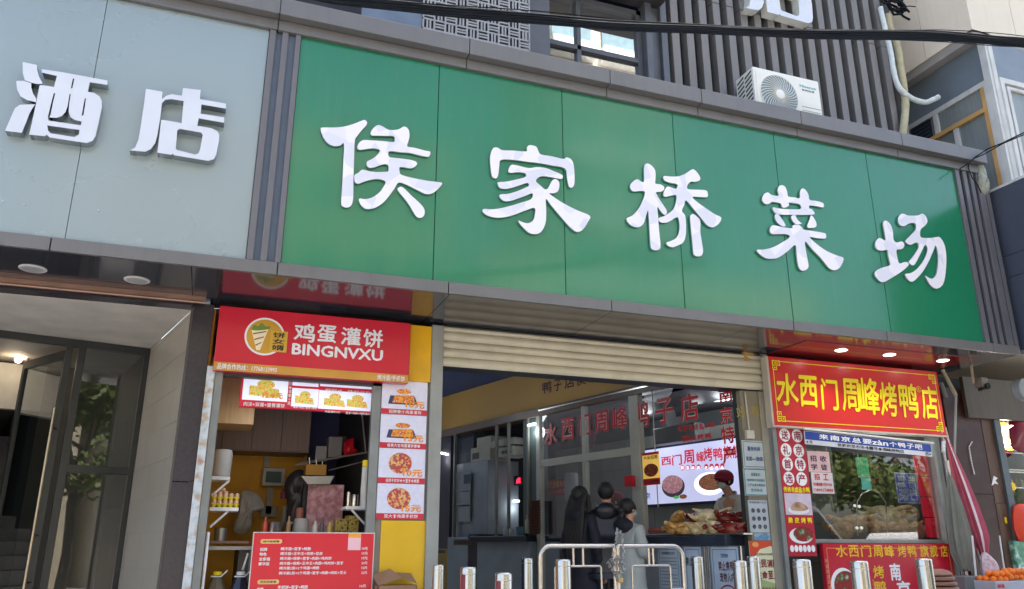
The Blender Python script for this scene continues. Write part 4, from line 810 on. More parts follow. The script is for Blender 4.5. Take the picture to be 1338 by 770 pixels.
def led_disc(x, y, rx, ry, m, c, nm): 
    q = slbox(FWs, x-rx, y-ry, x+rx, y+ry); B().disc(FWs, (q[0]+q[1])/2, (q[2]+q[3])/2, (q[1]-q[0])/2, (q[3]-q[2])/2, c, 28).out(nm, m, led)
led_disc(880, 636, 15, 14, M('bowl_rim_print', rgb(60, 50, 60), .4, emit=.2), .003, 'bowl_picture'); led_disc(879, 633, 13.5, 12, pic('pink', .4, 30), .005, 'food_picture')
led_disc(928, 632, 21, 15, M('plate_print', rgb(225, 225, 240), .4, emit=.5), .003, 'plate_picture'); led_disc(930, 630, 17, 11, pic('duck', .3, 55), .005, 'food_picture')
led_disc(893, 649, 5, 3, pic('duck', .3, 55), .005, 'food_picture'); led_disc(884, 650, 4, 2, M('leaf_print', rgb(70, 150, 80), .5, emit=.3), .005, 'leaf_picture')
texts(FWs, [(c_,)+slbox(FWs, 827+k*6, 595+i*5, 830.5+k*6, 599+i*5) for k in range(2) for i, c_ in enumerate('来南京吃鸭子' if k == 0 else '地道老味道')], B_e, led, c=.004, bold=.02, res=1)
texts(FWs, [(c_,)+slbox(FWs, 834+k*9, 644, 841+k*9, 652) for k, c_ in enumerate('南京')], B_e, led, c=.004, bold=.03)
# orange poster stuck on the glass
fp_ = Fr(FW.w(0, 0, .012), FW.U, FW.N); q = slbox(fp_, 840, 591, 862, 634)
po = thing('roast_poster', 'small orange and yellow poster of glazed roast meat taped on the glass', 'poster', fp_.w(q[0], q[2]))
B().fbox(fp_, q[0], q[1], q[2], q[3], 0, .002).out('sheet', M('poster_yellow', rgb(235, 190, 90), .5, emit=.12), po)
h = q[3]-q[2]; B().fquad(fp_, q[0], q[1], q[2], q[2]+h*.2, .004).fquad(fp_, q[0], q[1], q[3]-h*.08, q[3], .004).out('red_bands', red, po, kind='stuff')
B().disc(fp_, (q[0]+q[1])/2+.0, q[2]+h*.45, (q[1]-q[0])*.42, h*.2, .004).out('meat_picture', ramp_mat('meat_print', [(0, rgb(230, 120, 50)), (.5, rgb(130, 50, 20)), (.65, rgb(60, 20, 10))], 40, .4), po)
texts(fp_, row('大朵招聘', q[0]+.02, q[1]-.02, q[3]-h*.22, q[3]-h*.1)+row('正宗烤鸭', q[0]+.02, q[1]-.02, q[2]+h*.04, q[2]+h*.15), blk, po, c=.005, bold=.02, res=1)
# red yellow price card in the left pane
fi = Fr(FW.w(0, 0, -.35), FW.U, FW.N)
def slq(f, x0, y0, x1, y1, c=0): return slbox(f, x0, y0, x1, y1, c)
q = slq(fi, 709, 627, 741, 648); pr = thing('price_card', 'hanging red card with yellow writing behind the left pane', 'price card', fi.w(q[0], q[2])); B().fbox(fi, q[0], q[1], q[2], q[3], -.01, 0).out('card', red, pr)
h = q[3]-q[2]; texts(fi, row('正宗六合猪头肉', q[0]+.02, q[1]-.02, q[2]+h*.5, q[3]-h*.08), yel, pr, c=.003, bold=.03, res=1); texts(fi, [('会员价36.8元/斤', q[0]+.02, q[1]-.02, q[2]+h*.1, q[2]+h*.4)], M('print_pink', rgb(240, 180, 170), .5), pr, c=.003, bold=.02, res=1)
def lw(name, lab, cat, x, y, prof, f, mat, grp=None, ns=18): return tag(B().lathe(f.w(*f.px(x, y)), prof, ns).out(name, mat, smooth=True), lab, cat, grp)
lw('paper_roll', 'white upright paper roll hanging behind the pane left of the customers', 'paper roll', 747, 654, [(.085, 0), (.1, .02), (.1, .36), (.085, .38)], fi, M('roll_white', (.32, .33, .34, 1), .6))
q = slq(FW, 818, 622, 829, 636, .04); tag(B().fbox(FW, q[0], q[1], q[2], q[3], .02, .07).out('red_card_holder', red, bevel=.004), 'small red card box on the frame post beside the lit board', 'card box')
fan = thing('wall_fan', 'round red fan cage hanging behind the big red characters', 'fan', fi.w(*fi.px(767, 578))); q = fi.px(768, 574)
B().disc(fi, q[0], q[1], .15, .15, 0, 24).out('blade_disc', M('fan_red', rgb(110, 20, 35), .4), fan)
b = B()
for k in range(24): 
    t = 2*math.pi*k/24; b.tube([fi.w(q[0], q[1], .05), fi.w(q[0]+.16*math.cos(t), q[1]+.16*math.sin(t), .02)], .003, 4)
b.tube([fi.w(q[0]+.165*math.cos(2*math.pi*k/24), q[1]+.165*math.sin(2*math.pi*k/24), .01) for k in range(25)], .006, 5); b.out('cage', M('fan_cage', rgb(150, 60, 70), .4), fan, kind='stuff')
fc = thing('ceiling_fan_light', 'round white lamp cover inside the duck shop behind the lettering', 'lamp', (6, 3, 3)); q = fq.px(877, 548); B().disc(fq, q[0], q[1], .1, .16, 0).out('cover', M('lamp_cover', (.5, .52, .54, 1), .3), fc); C.objects['cover']
acw = thing('split_unit', 'pale wall mounted indoor unit below the lamp cover', 'air conditioner', fq.w(*fq.px(890, 575))); q = slq(fq, 856, 556, 912, 578)
B().fbox(fq, q[0], q[1], q[2], q[3], -.15, .05).out('casing', M('unit_pale', rgb(120, 126, 128), .4), acw, bevel=.02)
# counter with notices
cn = thing('duck_counter', 'steel serving counter of the duck shop with framed notices on its front', 'counter', FW.w(-1, .42, .1)); ctm = M('counter_steel_dark', rgb(92, 98, 106), .35, .5)
B().fbox(FW, Rr+.0, .085, 1.52, 1.62, -.7, .3).out('worktop', M('worktop_dark', rgb(58, 66, 80), .3, .3), cn, bevel=.005)
B().fbox(FW, Rr+.02, .085, .42, 1.518, -.65, .25).out('body', M('counter_front', rgb(150, 158, 166), .4, .2), cn)
FC = Fr(FW.w(0, 0, .262), FW.U, FW.N)
for x in (893, 921.5, 927, 969): q = FC.px(x, 740)[0]; B().fbox(FC, q-.012, q+.012, .42, 1.515, -.01, .012).out('upright', steel, cn, bevel=.003)
pl_ = M('notice_blue_white', rgb(180, 195, 208), .4); bl = M('notice_blue', rgb(60, 110, 150), .4)
nts = [(861, 889, 715), (895.5, 917, 715), (930.5, 966, 714)]
for k, (x0, x1, y) in enumerate(nts):
    a0, a1 = FC.px(x0, 740)[0], FC.px(x1, 740)[0]; z1_ = 1.505
    n_ = B().fbox(FC, a0, a1, .75, z1_, 0, .006).out('notice', pl_, cn)
    B().fbox(FC, a0+.02, a1-.02, z1_-.028, z1_-.022, .006, .0075).fbox(FC, a0+.02, a0+.026, .8, z1_-.029, .006, .0075).fbox(FC, a1-.026, a1-.02, .8, z1_-.029, .006, .0075).out('notice_border', bl, n_)
    W_ = a1-a0
    if k == 0:
        texts(FC, row('市场管理公告栏', a0+.06, a1-.06, z1_-.08, z1_-.05), blk, n_, c=.008, bold=.01, res=1)
        b = B()
        for i in range(14): b.fbox(FC, a0+.04, a1-.04-(.1 if i % 5 == 4 else 0), z1_-.12-i*.035, z1_-.112-i*.035, .006, .008)
        b.out('print_lines', M('print_grey', (.2, .2, .22, 1), .5), n_, kind='stuff')
    elif k == 1:
        texts(FC, row('禁止吸烟', a0+.015, a1-.015, z1_-.19, z1_-.10), blk, n_, c=.008, bold=.03); B().disc(FC, (a0+a1)/2+.06, z1_-.3, .03, .05, .008).out('mark', blk, n_)
    else:
        texts(FC, row('文明宠物', a0+.13, a1-.13, z1_-.105, z1_-.065), bl, n_, c=.008, bold=.03); texts(FC, row('禁止携带', a0+.09, a1-.07, z1_-.23, z1_-.14)+row('宠物入内', a0+.1, a1-.06, z1_-.34, z1_-.25), M('maroon_print', rgb(90, 20, 35), .5), n_, c=.008, bold=.03)
        cxr, czr = (a0+a1)/2+.02, z1_-.5; b = B()
        for i in range(24):
            t0, t1 = 2*math.pi*i/24, 2*math.pi*(i+1)/24; b.quad(*[FC.w(cxr+r*math.cos(t), czr+r*math.sin(t), .008) for r, t in ((.12, t0), (.12, t1), (.135, t1), (.135, t0))])
        b.quad(*[FC.w(cxr+x_, czr+z_, .0085) for x_, z_ in ((-.095, .08), (-.08, .095), (.095, -.08), (.08, -.095))]); b.out('ban_ring', M('ban_red', rgb(150, 40, 50), .5), n_)
        B().poly(FC, [(cxr-.05, czr-.07), (cxr+.04, czr-.07), (cxr+.05, czr+.01), (cxr+.07, czr+.05), (cxr+.03, czr+.08), (cxr, czr+.03), (cxr-.05, czr+.02)], .0075).out('dog_mark', MC['print_grey'], n_)
# left part of the passage: second shop, freezer, boxes, counter
ls = thing('neighbour_shop_counter', 'grey panelled counter with dark top deeper in the market passage', 'counter', FW.w(-4.5, .42, 0)); gp = M('panel_bluegrey', rgb(120, 134, 142), .5)
xa, xb = FW.px(632, 740)[0], L_-.1
B().fbox(FW, xa-.1, xb, 1.58, 1.66, -.5, .2).out('worktop', M('worktop_navy', rgb(18, 30, 44), .3), ls, bevel=.005); B().fbox(FW, xa, xb, .42, 1.578, -.4, .12).out('body', gp, ls)
B().fbox(FW, FW.px(619, 740)[0], xa-.003, .42, 1.7, -.4, .1).out('dark_bay', M('bay_purple', rgb(30, 22, 40), .5), ls)
cbn = thing('notice_cabinet', 'narrow grey cabinet with small brown label beside the passage counter', 'cabinet', FW.w(-5.8, .42, 0)); xc0, xc1 = FW.px(591, 740)[0], FW.px(618, 740)[0]
B().fbox(FW, xc0, xc1, .42, 1.66, -.4, .1).out('body', gp, cbn, bevel=.004); q = slq(FW, 593, 705, 616, 712.5, .1); B().fbox(FW, q[0], q[1], q[2], q[3], .1, .105).out('label_plate', M('label_brown', rgb(84, 72, 56), .6), cbn); texts(Fr(FW.w(0, 0, .106), FW.U, FW.N), row('便民服务点', q[0]+.02, q[1]-.02, q[2]+.015, q[3]-.015), blk, cbn, c=.002, bold=.02, res=1)
fz = Fr(FW.w(0, 0, -.1), FW.U, FW.N); 
def wb(name, lab, cat, x0, y0, x1, y1, c0, dp, mat, bev=.006, grp=None):
    f = Fr(FW.w(0, 0, c0), FW.U, FW.N); q = slbox(f, x0, y0, x1, y1); return tag(B().fbox(f, q[0], q[1], q[2], q[3], -dp, 0).out(name, mat, bevel=bev), lab, cat, grp)
gd = M('fridge_grey', rgb(128, 138, 146), .4); gb = M('carton_grey', rgb(160, 160, 150), .7)
wb('fridge', 'tall grey fridge standing in the dark of the passage', 'fridge', 596, 604, 637, 702, -.1, .6, gd)
for k, (x0, y0, x1, y1, lb2) in enumerate(((623, 571, 641, 584, 'small pale carton topmost on the fridge stack'), (615, 584, 640, 603, 'pale carton with dark square label under the topmost one'), (641, 574, 672, 583, 'flat pale carton on the right of the fridge stack'), (650, 584, 671, 596, 'pale carton with black print below the flat one'))):
    o = wb('carton', lb2, 'carton', x0, y0, x1, y1, -.12+.003*k, .4, gb, grp='pale cartons stacked by the fridge')
    f = Fr(FW.w(0, 0, -.12+.003*k+.004), FW.U, FW.N)
    if k == 1: q = slbox(f, 617, 592, 626, 600); B().fquad(f, *q).out('label_patch', blk, o)
    if k == 3: q = slbox(f, 655, 588, 668, 593); texts(f, [('FRAGILE' if 0 else '易碎品', q[0], q[1], q[2], q[3])], blk, o, c=.001, bold=.03, res=1)
f = Fr(FW.w(0, 0, -.05), FW.U, FW.N)
pn = thing('paper_notices', 'faded paper notices taped on the passage wall above the cabinet', 'notices', f.w(*f.px(605, 650)))
for x0, y0, x1, y1, m_ in ((596, 617, 615, 642, M('paper_grey', rgb(128, 138, 142), .7)), (597, 643, 614, 660, M('paper_greyb', rgb(128, 138, 142), .7)), (595, 662, 614, 682, M('paper_greyc', rgb(128, 138, 142), .7)), (606, 620, 615, 632, M('paper_blue', rgb(52, 66, 80), .6))):
    q = slbox(f, x0, y0, x1, y1); B().fbox(f, q[0], q[1], q[2], q[3], -.01, .001*len(pn.children)).out('sheet', m_, pn)
B().fbox(FW, -7.6, FW.px(590, 650)[0], .42, 3.34, -.5, -.0).out
for x in (593, 648, 664, 690): 
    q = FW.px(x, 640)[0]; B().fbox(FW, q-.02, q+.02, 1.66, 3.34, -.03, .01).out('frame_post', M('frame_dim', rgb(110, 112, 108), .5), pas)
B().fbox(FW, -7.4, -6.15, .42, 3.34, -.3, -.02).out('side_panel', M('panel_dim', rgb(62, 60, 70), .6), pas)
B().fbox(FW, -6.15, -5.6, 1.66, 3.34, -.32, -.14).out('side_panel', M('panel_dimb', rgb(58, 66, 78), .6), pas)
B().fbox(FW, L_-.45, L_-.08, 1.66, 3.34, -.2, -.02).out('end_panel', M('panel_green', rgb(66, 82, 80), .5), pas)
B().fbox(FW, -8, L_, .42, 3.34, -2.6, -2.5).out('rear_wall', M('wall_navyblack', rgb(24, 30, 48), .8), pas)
f = Fr(FW.w(0, 0, -.6), FW.U, FW.N)
ls2 = thing('led_text_sign', 'small glowing red dot matrix sign deep in the passage', 'sign', f.w(*f.px(672, 629)))
q = slbox(f, 662, 622, 683, 634); B().fbox(f, q[0], q[1], q[2], q[3], -.05, -.01).out('case', dark, ls2); texts(f, [(c_,)+slbox(f, 664+k*10, 624, 670.5+k*10, 632) for k, c_ in enumerate('早点')], bright('led_glow_red', (1, .03, .08, 1), .6), ls2, c=.001, bold=.06)
tubelight(665, 655, 678, 655, f, 'short glowing white strip light deep in the passage', 2)
for k, (x, y) in enumerate(((3.3, 3.2), (2.7, 6.2))):
    t = tag(B().tube([(x-.2, y, 3.98), (x-.35, y+.6, 3.98)], .018, 8).out('tube_light', MC['tube_glow']), ('front' if k == 0 else 'rear')+' tube light on the blue passage ceiling behind the shutter', 'lamp', 'tube lights'); l_ = bpy.data.lights.new('passage_fill_light', 'POINT'); l_.energy = 3.5; l_.color = (.85, .93, 1); l_.shadow_soft_size = .25; lo_ = bpy.data.objects.new('passage_fill_light', l_); C.objects.link(lo_); lo_.parent = t; lo_.location = (x-.3, y+.3, 3.85)  # both lamps added out of view above the shutter to lighten the passage
tubelight(576, 592, 585, 594, FW, 'short dim strip light at the far left of the passage', 1.5)
for k, (x, y, prof, m_, lb2) in enumerate(((661, 700, [(.04, 0), (.04, .09), (.02, .12)], (.3, .33, .32, 1), 'small white bottle left on the passage counter'), (668, 700, [(.035, 0), (.035, .07), (.02, .1)], (.35, .36, .34, 1), 'squat white bottle on the passage counter'), (682, 700, [(.08, 0), (.09, .1), (.09, .12)], (.05, .16, .18, 1), 'teal tub on the passage counter'), (689, 697, [(.035, 0), (.03, .18), (.012, .2), (.012, .26)], (.35, .33, .25, 1), 'cream pump bottle beside the teal tub'))):
    tag(B().lathe(FW.w(*FW.px(x, y, .05), .05), prof, 14).out('bottle' if k != 2 else 'tub', M('bottle_col_%s' % 'abcd'[k], m_, .4), smooth=True), lb2, 'bottle' if k != 2 else 'tub')
b = B(); t = thing('bowl_stack', 'tall stack of brown bowls at the left edge of the glass partition', 'bowls', FW.w(*FW.px(699, 698, .1), .1)); p = t.location
for k in range(12): b.lathe((p.x, p.y, p.z+k*.038), [(.05, 0), (.085, .03), (.088, .036)], 14)
b.out('bowls', M('bowl_brown', rgb(96, 66, 58), .5), t, kind='stuff', smooth=True)
af = FY(3.4); t = thing('floor_sign', 'yellow folding caution floor sign in the passage behind the first bollard', 'floor sign', af.w(*af.px(574, 770)))
B().poly(af, [af.px(x, y) for x, y in ((566, 790), (584, 790), (583.5, 717), (570, 717))], 0, .03).out('board', M('sign_dull_yellow', rgb(120, 106, 50), .6), t); q = af.rect(571, 719, 581, 723); B().fquad(af, q[0], q[1], q[2], q[3], .032).out('dark_band', blk, t)
#SPLIT4#
# ================================================================== PILLAR WITH NOTICES
FPl = FY(.92)
xa, xb = 5.30, 5.585
pr_ = thing('notice_pillar', 'beige stone pillar between market passage and duck shop window', 'pillar', (5.45, .95, .42)); pst = M('beige_pillar_stone', rgb(128, 118, 98), .45, 0, .12, 2.5, dirt=.15)
P0 = FPl.px(967, 520)[0]
for z0, z1 in ((.42, 1.45), (1.454, 2.45), (2.454, 3.12)): B().box(P0, xb, .92, .99, z0, z1).out('slab', pst, pr_, bevel=.003)
B().box(5.588, 5.655, .90, 1.1, .42, 3.545).out('metal_edge', M('edge_grey', rgb(128, 130, 130), .4, .3), pr_, bevel=.003)
B().box(5.50, 5.587, .905, .918, .42, 3.12).out('shutter_rail', M('rail_pale', rgb(150, 146, 130), .45, .3), pr_, bevel=.002)
B().box(5.657, 5.69, .93, 1.0, .42, 2.77).out('dark_gap', dark, pr_)
texts(FPl, [(c_,)+slbox(FPl, 962+k*20, 531-k*1, 974+k*19, 546-k*1) for k, c_ in enumerate('好味')], M('faint_gold', rgb(150, 132, 60), .5), pr_, c=.002, bold=.03)
jb = thing('junction_box', 'small white junction box with cable on the beige pillar', 'junction box', FPl.w(*FPl.px(977, 569))); q = slbox(FPl, 973, 563, 983, 574); B().fbox(FPl, q[0], q[1], q[2], q[3], 0, .04).out('box', M('box_cream', rgb(190, 186, 170), .5), jb, bevel=.004)
q2 = FPl.px(973, 512); B().tube([FPl.w((q[0]+q[1])/2, q[3], .02), FPl.w((q[0]+q[1])/2-.01, 3.1, .015)], .009, 6).out('cable', MC['box_cream'], jb)
def sign(name, lab, cat, f, x0, y0, x1, y1, mat, c=.006, t=.008, grp=None):
    q = slbox(f, x0, y0, x1, y1, c); th_ = thing(name, lab, cat, f.w(q[0], q[2], c)); B().fbox(f, q[0], q[1], q[2], q[3], c-t, c).out('plate', mat, th_, bevel=.001); th_.location = th_.location; return th_, q
npm = M('notice_plate', rgb(176, 186, 186), .35); teal = M('notice_teal', rgb(40, 120, 125), .4); nb = M('notice_border_blue', rgb(70, 100, 125), .4)
def border(f, q, c, m, par, w_=.006, ins=.012):
    a0, a1, b0, b1 = q[0]+ins, q[1]-ins, q[2]+ins, q[3]-ins
    B().fquad(f, a0, a1, b0, b0+w_, c).fquad(f, a0, a1, b1-w_, b1, c).fquad(f, a0, a0+w_, b0+w_, b1-w_, c).fquad(f, a1-w_, a1, b0+w_, b1-w_, c).out('border', m, par, kind='stuff')
n1, q = sign('service_hours_sign', 'grey service hours plate topmost on the beige pillar', 'notice', FPl, 970.5, 576, 1000, 612, npm, grp='')
border(FPl, q, .008, nb, n1); h = q[3]-q[2]; W_ = q[1]-q[0]
texts(FPl, row('服务时间', q[0]+W_*.22, q[1]-W_*.22, q[2]+h*.62, q[2]+h*.78)+[('8:00—18:00', q[0]+W_*.14, q[1]-W_*.14, q[2]+h*.26, q[2]+h*.42)], navy, n1, c=.0085, bold=.03)
n2, q = sign('rules_sign', 'pale teal edged plate second from top on the beige pillar', 'notice', FPl, 972.5, 612.5, 1003, 648, npm); border(FPl, q, .008, teal, n2, .009, .004); h = q[3]-q[2]; W_ = q[1]-q[0]
texts(FPl, row('温馨提示', q[0]+W_*.3, q[1]-W_*.3, q[2]+h*.72, q[2]+h*.84)+row('请自觉遵守市场管理规定', q[0]+W_*.12, q[1]-W_*.12, q[2]+h*.52, q[2]+h*.62)+row('公平交易文明经商', q[0]+W_*.12, q[1]-W_*.12, q[2]+h*.34, q[2]+h*.44)+row('投诉电话', q[0]+W_*.25, q[1]-W_*.25, q[2]+h*.15, q[2]+h*.26), teal, n2, c=.0085, bold=.015, res=1)
n3, q = sign('photo_grid_notice', 'white notice with nine small dark photographs on the beige pillar', 'notice', FPl, 979, 654, 1004, 696, M('notice_pale_grey', rgb(172, 180, 184), .5)); h = q[3]-q[2]; W_ = q[1]-q[0]
b = B()
for i in range(3):
    for j in range(3): b.disc(FPl, q[0]+W_*(.22+.28*i), q[2]+h*(.18+.25*j), W_*.1, h*.075, .008, 8)
b.out('small_photos', ramp_mat('small_photo', [(0, rgb(90, 100, 105)), (.5, rgb(45, 50, 55)), (.7, rgb(120, 125, 120))], 60, .5), n3, kind='stuff'); texts(FPl, row('市场经营户公示', q[0]+.01, q[1]-.01, q[3]-h*.1, q[3]-h*.03), navy, n3, c=.008, bold=.01, res=1)
n4, q = sign('blue_photo', 'small blue landscape photo tucked above the fire safety poster', 'photo', FPl, 986, 697, 1007, 706, ramp_mat('blue_photo_print', [(0, rgb(50, 80, 100)), (.5, rgb(100, 140, 170)), (.65, rgb(170, 190, 200))], 12, .4))
n5, q = sign('fire_safety_poster', 'tall fire safety poster with red and orange waves on the beige pillar', 'poster', FPl, 982, 707, 1022, 792, M('poster_cream', rgb(205, 208, 170), .4)); h = q[3]-q[2]; W_ = q[1]-q[0]; z1 = q[3]
B().poly(FPl, [(q[0], z1), (q[1], z1), (q[1], z1-.13), (q[1]-W_*.3, z1-.05), (q[0]+W_*.35, z1-.08), (q[0], z1-.2)], .0075).out('red_wave', M('wave_red', rgb(200, 70, 40), .4), n5); B().disc(FPl, q[1]-W_*.14, z1-.04, .035, .03, .0082).disc(FPl, q[0]+W_*.2, z1-.035, .04, .025, .0082).out('orange_curls', M('wave_orange', rgb(225, 150, 80), .4), n5, kind='stuff')
B().poly(FPl, [(q[0], q[2]), (q[1], q[2]), (q[1], q[2]+h*.3), (q[0], q[2]+h*.45)], .0073).out('green_ground', M('poster_green', rgb(150, 170, 110), .4), n5)
mar = M('poster_maroon', rgb(130, 24, 50), .4)
texts(FPl, row('全民消防', q[0]+W_*.14, q[1]-W_*.1, z1-.26, z1-.18, .08)+row('生命至上', q[0]+W_*.14, q[1]-W_*.1, z1-.37, z1-.29, .08), mar, n5, c=.0085, bold=.05)
texts(FPl, row('消防安全人人有责', q[0]+W_*.1, q[1]-W_*.1, z1-.475, z1-.445), mar, n5, c=.0085, bold=.03, res=1)
texts(FPl, row('依法治理城市市场消防安全', q[0]+W_*.15, q[1]-W_*.15, z1-.14, z1-.12), mar, n5, c=.0085, bold=.01, res=1)

# ================================================================== DUCK SHOP FRONT
ds = thing('duck_shop_sign', 'red duck shop sign with yellow brush characters and gold key-pattern corners', 'sign', (6.9, .85, 2.77))
FD = FY(.80); rd = M('duck_sign_red', rgb(205, 38, 38), .32, 0, .03, 2, coat=.15); ye = M('duck_yellow', rgb(245, 225, 25), .4, 0, .03)
dx0, dx1 = FD.px(1008, 510)[0], FD.px(1231, 530)[0]; dz1 = FD.px(1117, 476)[1]; dz0 = FD.px(1120, 562)[1]
B().box(dx0, dx1, .802, .9, dz0, dz1).out('board', rd, ds, bevel=.003)
B().box(dx0-.03, dx0-.003, .80, .9, dz0, dz1).box(dx0-.03, dx1, .79, .9, dz0-.022, dz0-.002).out('edge_frame', M('frame_cream', rgb(190, 180, 165), .5), ds, bevel=.002)
i_ = .05; b = B()
for (p, q_) in (((dx0+i_, dz1-i_), (dx1-i_, dz1-i_)), ((dx0+i_, dz0+i_), (dx1-i_, dz0+i_))): b.fquad(FD, p[0], q_[0], p[1]-.004, p[1]+.004, .001)
for x in (dx0+i_, dx1-i_): b.fquad(FD, x-.004, x+.004, dz0+i_+.005, dz1-i_-.005, .001)
b.out('border_line', ye, ds, kind='stuff')
b = B()
for sx_, x in ((1, dx0+i_), (-1, dx1-i_)):
    for sz_, z in ((1, dz0+i_), (-1, dz1-i_)):
        def r4(u0, u1, v0, v1): b.fquad(FD, min(x+sx_*u0, x+sx_*u1), max(x+sx_*u0, x+sx_*u1), min(z+sz_*v0, z+sz_*v1), max(z+sz_*v0, z+sz_*v1), .0025)
        for o_ in (0, .045): 
            r4(-.01+o_, .05+o_, -.01, 0); r4(-.01+o_, 0+o_, 0, .05); r4(o_, .05+o_, .04, .05); r4(.04+o_, .05+o_, 0, .04); r4(.015+o_, .03+o_, .015, .03)
        r4(-.01, 0, .055, .1); r4(0, .05, .09, .1); r4(.04, .05, .055, .09); r4(.015, .03, .065, .08)
b.out('key_corner', ye, ds, kind='stuff')
dk_ = [('水', 1014.5, 488, 1043, 530), ('西', 1044.5, 491, 1068, 532), ('门', 1073, 495, 1095, 536), ('周', 1100, 495, 1123, 538), ('峰', 1123, 494, 1149, 542), ('烤', 1150, 500, 1172, 544), ('鸭', 1175, 501, 1199, 546), ('店', 1204, 505, 1225, 548)]
for s, *q in dk_:
    texts(FD, [(s,)+slbox(FD, *q, .004)], ye, ds, c=.004, bold=.026, name='character', slant=.06)
q = slbox(FD, 1197, 504, 1204, 513.5, .004); cxx, czz = (q[0]+q[1])/2, (q[2]+q[3])/2; b = B()
for i in range(20):
    t0, t1 = 2*math.pi*i/20, 2*math.pi*(i+1)/20; b.quad(*[FD.w(cxx+r*math.cos(t), czz+r*math.sin(t), .004) for r, t in ((.03, t0), (.03, t1), (.036, t1), (.036, t0))])
b.out('registered_ring', ye, ds); texts(FD, [('R', cxx-.014, cxx+.014, czz-.02, czz+.02)], ye, ds, c=.004, bold=.02)
# red downlights strip in soffit
for k, (px_, py_) in enumerate(((1099, 457), (1162, 463), (1232, 470.5))):
    p = atz(px_, py_, 3.55); t = thing('downlight', ['leftmost', 'middle', 'rightmost'][k]+' of the three lit round downlights over the duck shop sign', 'ceiling light', p, 'lit downlights over the duck shop')
    B().lathe(p-Vector((0, 0, .008)), [(.072, 0), (.08, .004), (.08, .008)], 24).out('ring', MC['lamp_ring'], t); B().lathe(p-Vector((0, 0, .012)), [(.055, 0), (.062, .003)], 24).out('diffuser', bright('downlight_glow', (1, .97, .92, 1), 3), t)
    sp = bpy.data.lights.new('downlight_beam', 'SPOT'); sp.energy = 5; sp.spot_size = R(110); sp.spot_blend = .6; sp.shadow_soft_size = .05; sp.color = (1, .95, .88); so_ = bpy.data.objects.new('downlight_beam', sp); C.objects.link(so_); so_.parent = t; so_.location = (0, 0, -.03)
# red soffit lining above the sign
B().box(5.66, 8.05, .25, 1.1, 3.543, 3.5495).out('soffit_panel', M('soffit_red_film', rgb(120, 36, 34), .18, 0, .15, 2, coat=.3), can)
# tall red banner left of the window
FB = FY(.86); bn = thing('gift_banner', 'tall red banner with white roundels left of the duck shop window', 'banner', (5.75, .86, 1.5)); brd = M('banner_red', rgb(180, 26, 50), .4, 0, .04)
bx0, bx1 = FB.px(1022, 640)[0], FB.px(1059, 640)[0]; bz1, bz0 = FB.px(1030, 556)[1], FB.px(1050, 727)[1]
bx0 = FB.px(1014.5, 558)[0]; bx1 = FB.px(1050, 560)[0]
B().fbox(FB, bx0, bx1, bz0, bz1, -.008, 0).out('sheet', brd, bn); B().fbox(FB, bx0-.055, bx0-.004, .5, bz1+.03, -.05, .0).out('side_post', post_m, bn, bevel=.003)
W_ = bx1-bx0; c1x, c2x = bx0+W_*.27, bx0+W_*.73; rows_z = [FB.px(1033, y)[1] for y in (569, 588.5, 606.5, 625.5)]
for (cx_, s) in ((c1x, '送礼首选'), (c2x, '南京特产')):
    for k, ch in enumerate(s):
        z = rows_z[k]; B().disc(FB, cx_, z, W_*.195, .072, .001, 24).out('roundel', wtext, bn); texts(FB, [(ch, cx_-W_*.13, cx_+W_*.13, z-.05, z+.05)], M('roundel_maroon', rgb(150, 20, 60), .4), bn, c=.0025, bold=.03)
zy = FB.px(1040, 640)[1]; texts(FB, row('传统老卤盐水鸭', bx0+.01, bx1-.01, zy-.03, zy+.03, .05), ye, bn, c=.002, bold=.05, res=1)
zz0, zz1 = FB.px(1043, 673)[1], FB.px(1043, 645)[1]; ph = B().fquad(FB, bx0+.012, bx1-.004, zz0, zz1, .0015).out('duck_picture', M('photo_pinkgrey', rgb(205, 190, 205), .4, 0, .1, 12), bn)
B().disc(FB, bx0+W_*.5, zz0+.05, W_*.38, .045, .003).out('plate_picture', M('plate_white_print', rgb(235, 232, 235), .4), ph); 
B().poly(FB, smooth_poly([(bx0+W_*.2, zz0+.06), (bx0+W_*.35, zz0+.12), (bx0+W_*.6, zz0+.13), (bx0+W_*.85, zz0+.07), (bx0+W_*.7, zz0+.045), (bx0+W_*.4, zz0+.04)]), .005).out('food_picture', ramp_mat('boiled_duck_print', [(0, rgb(230, 215, 200)), (.5, rgb(180, 140, 110)), (.7, rgb(110, 90, 60))], 14, .4), ph)
zy = FB.px(1046, 680)[1]; texts(FB, row('脆皮烤鸭', bx0+.02, bx1-.01, zy-.03, zy+.03, .3), ye, bn, c=.002, bold=.05, res=1)
zc = FB.px(1048, 700)[1]; B().disc(FB, bx0+W_*.5, zc, W_*.42, .08, .0015).out('plate_picture', wtext, bn); B().disc(FB, bx0+W_*.58, zc+.015, W_*.36, .075, .003).out('food_picture', ramp_mat('roast_duck_print', [(0, rgb(180, 30, 50)), (.5, rgb(130, 30, 30)), (.58, rgb(60, 110, 50)), (.7, rgb(210, 190, 190))], 12, .4), bn)
b = B(); zc = FB.px(1050, 717)[1]
for k in range(6): b.disc(FB, bx0+W_*(.12+.15*k), zc, W_*.07, .035, .004, 12)
b.out('small_roundels', wtext, bn, kind='stuff')
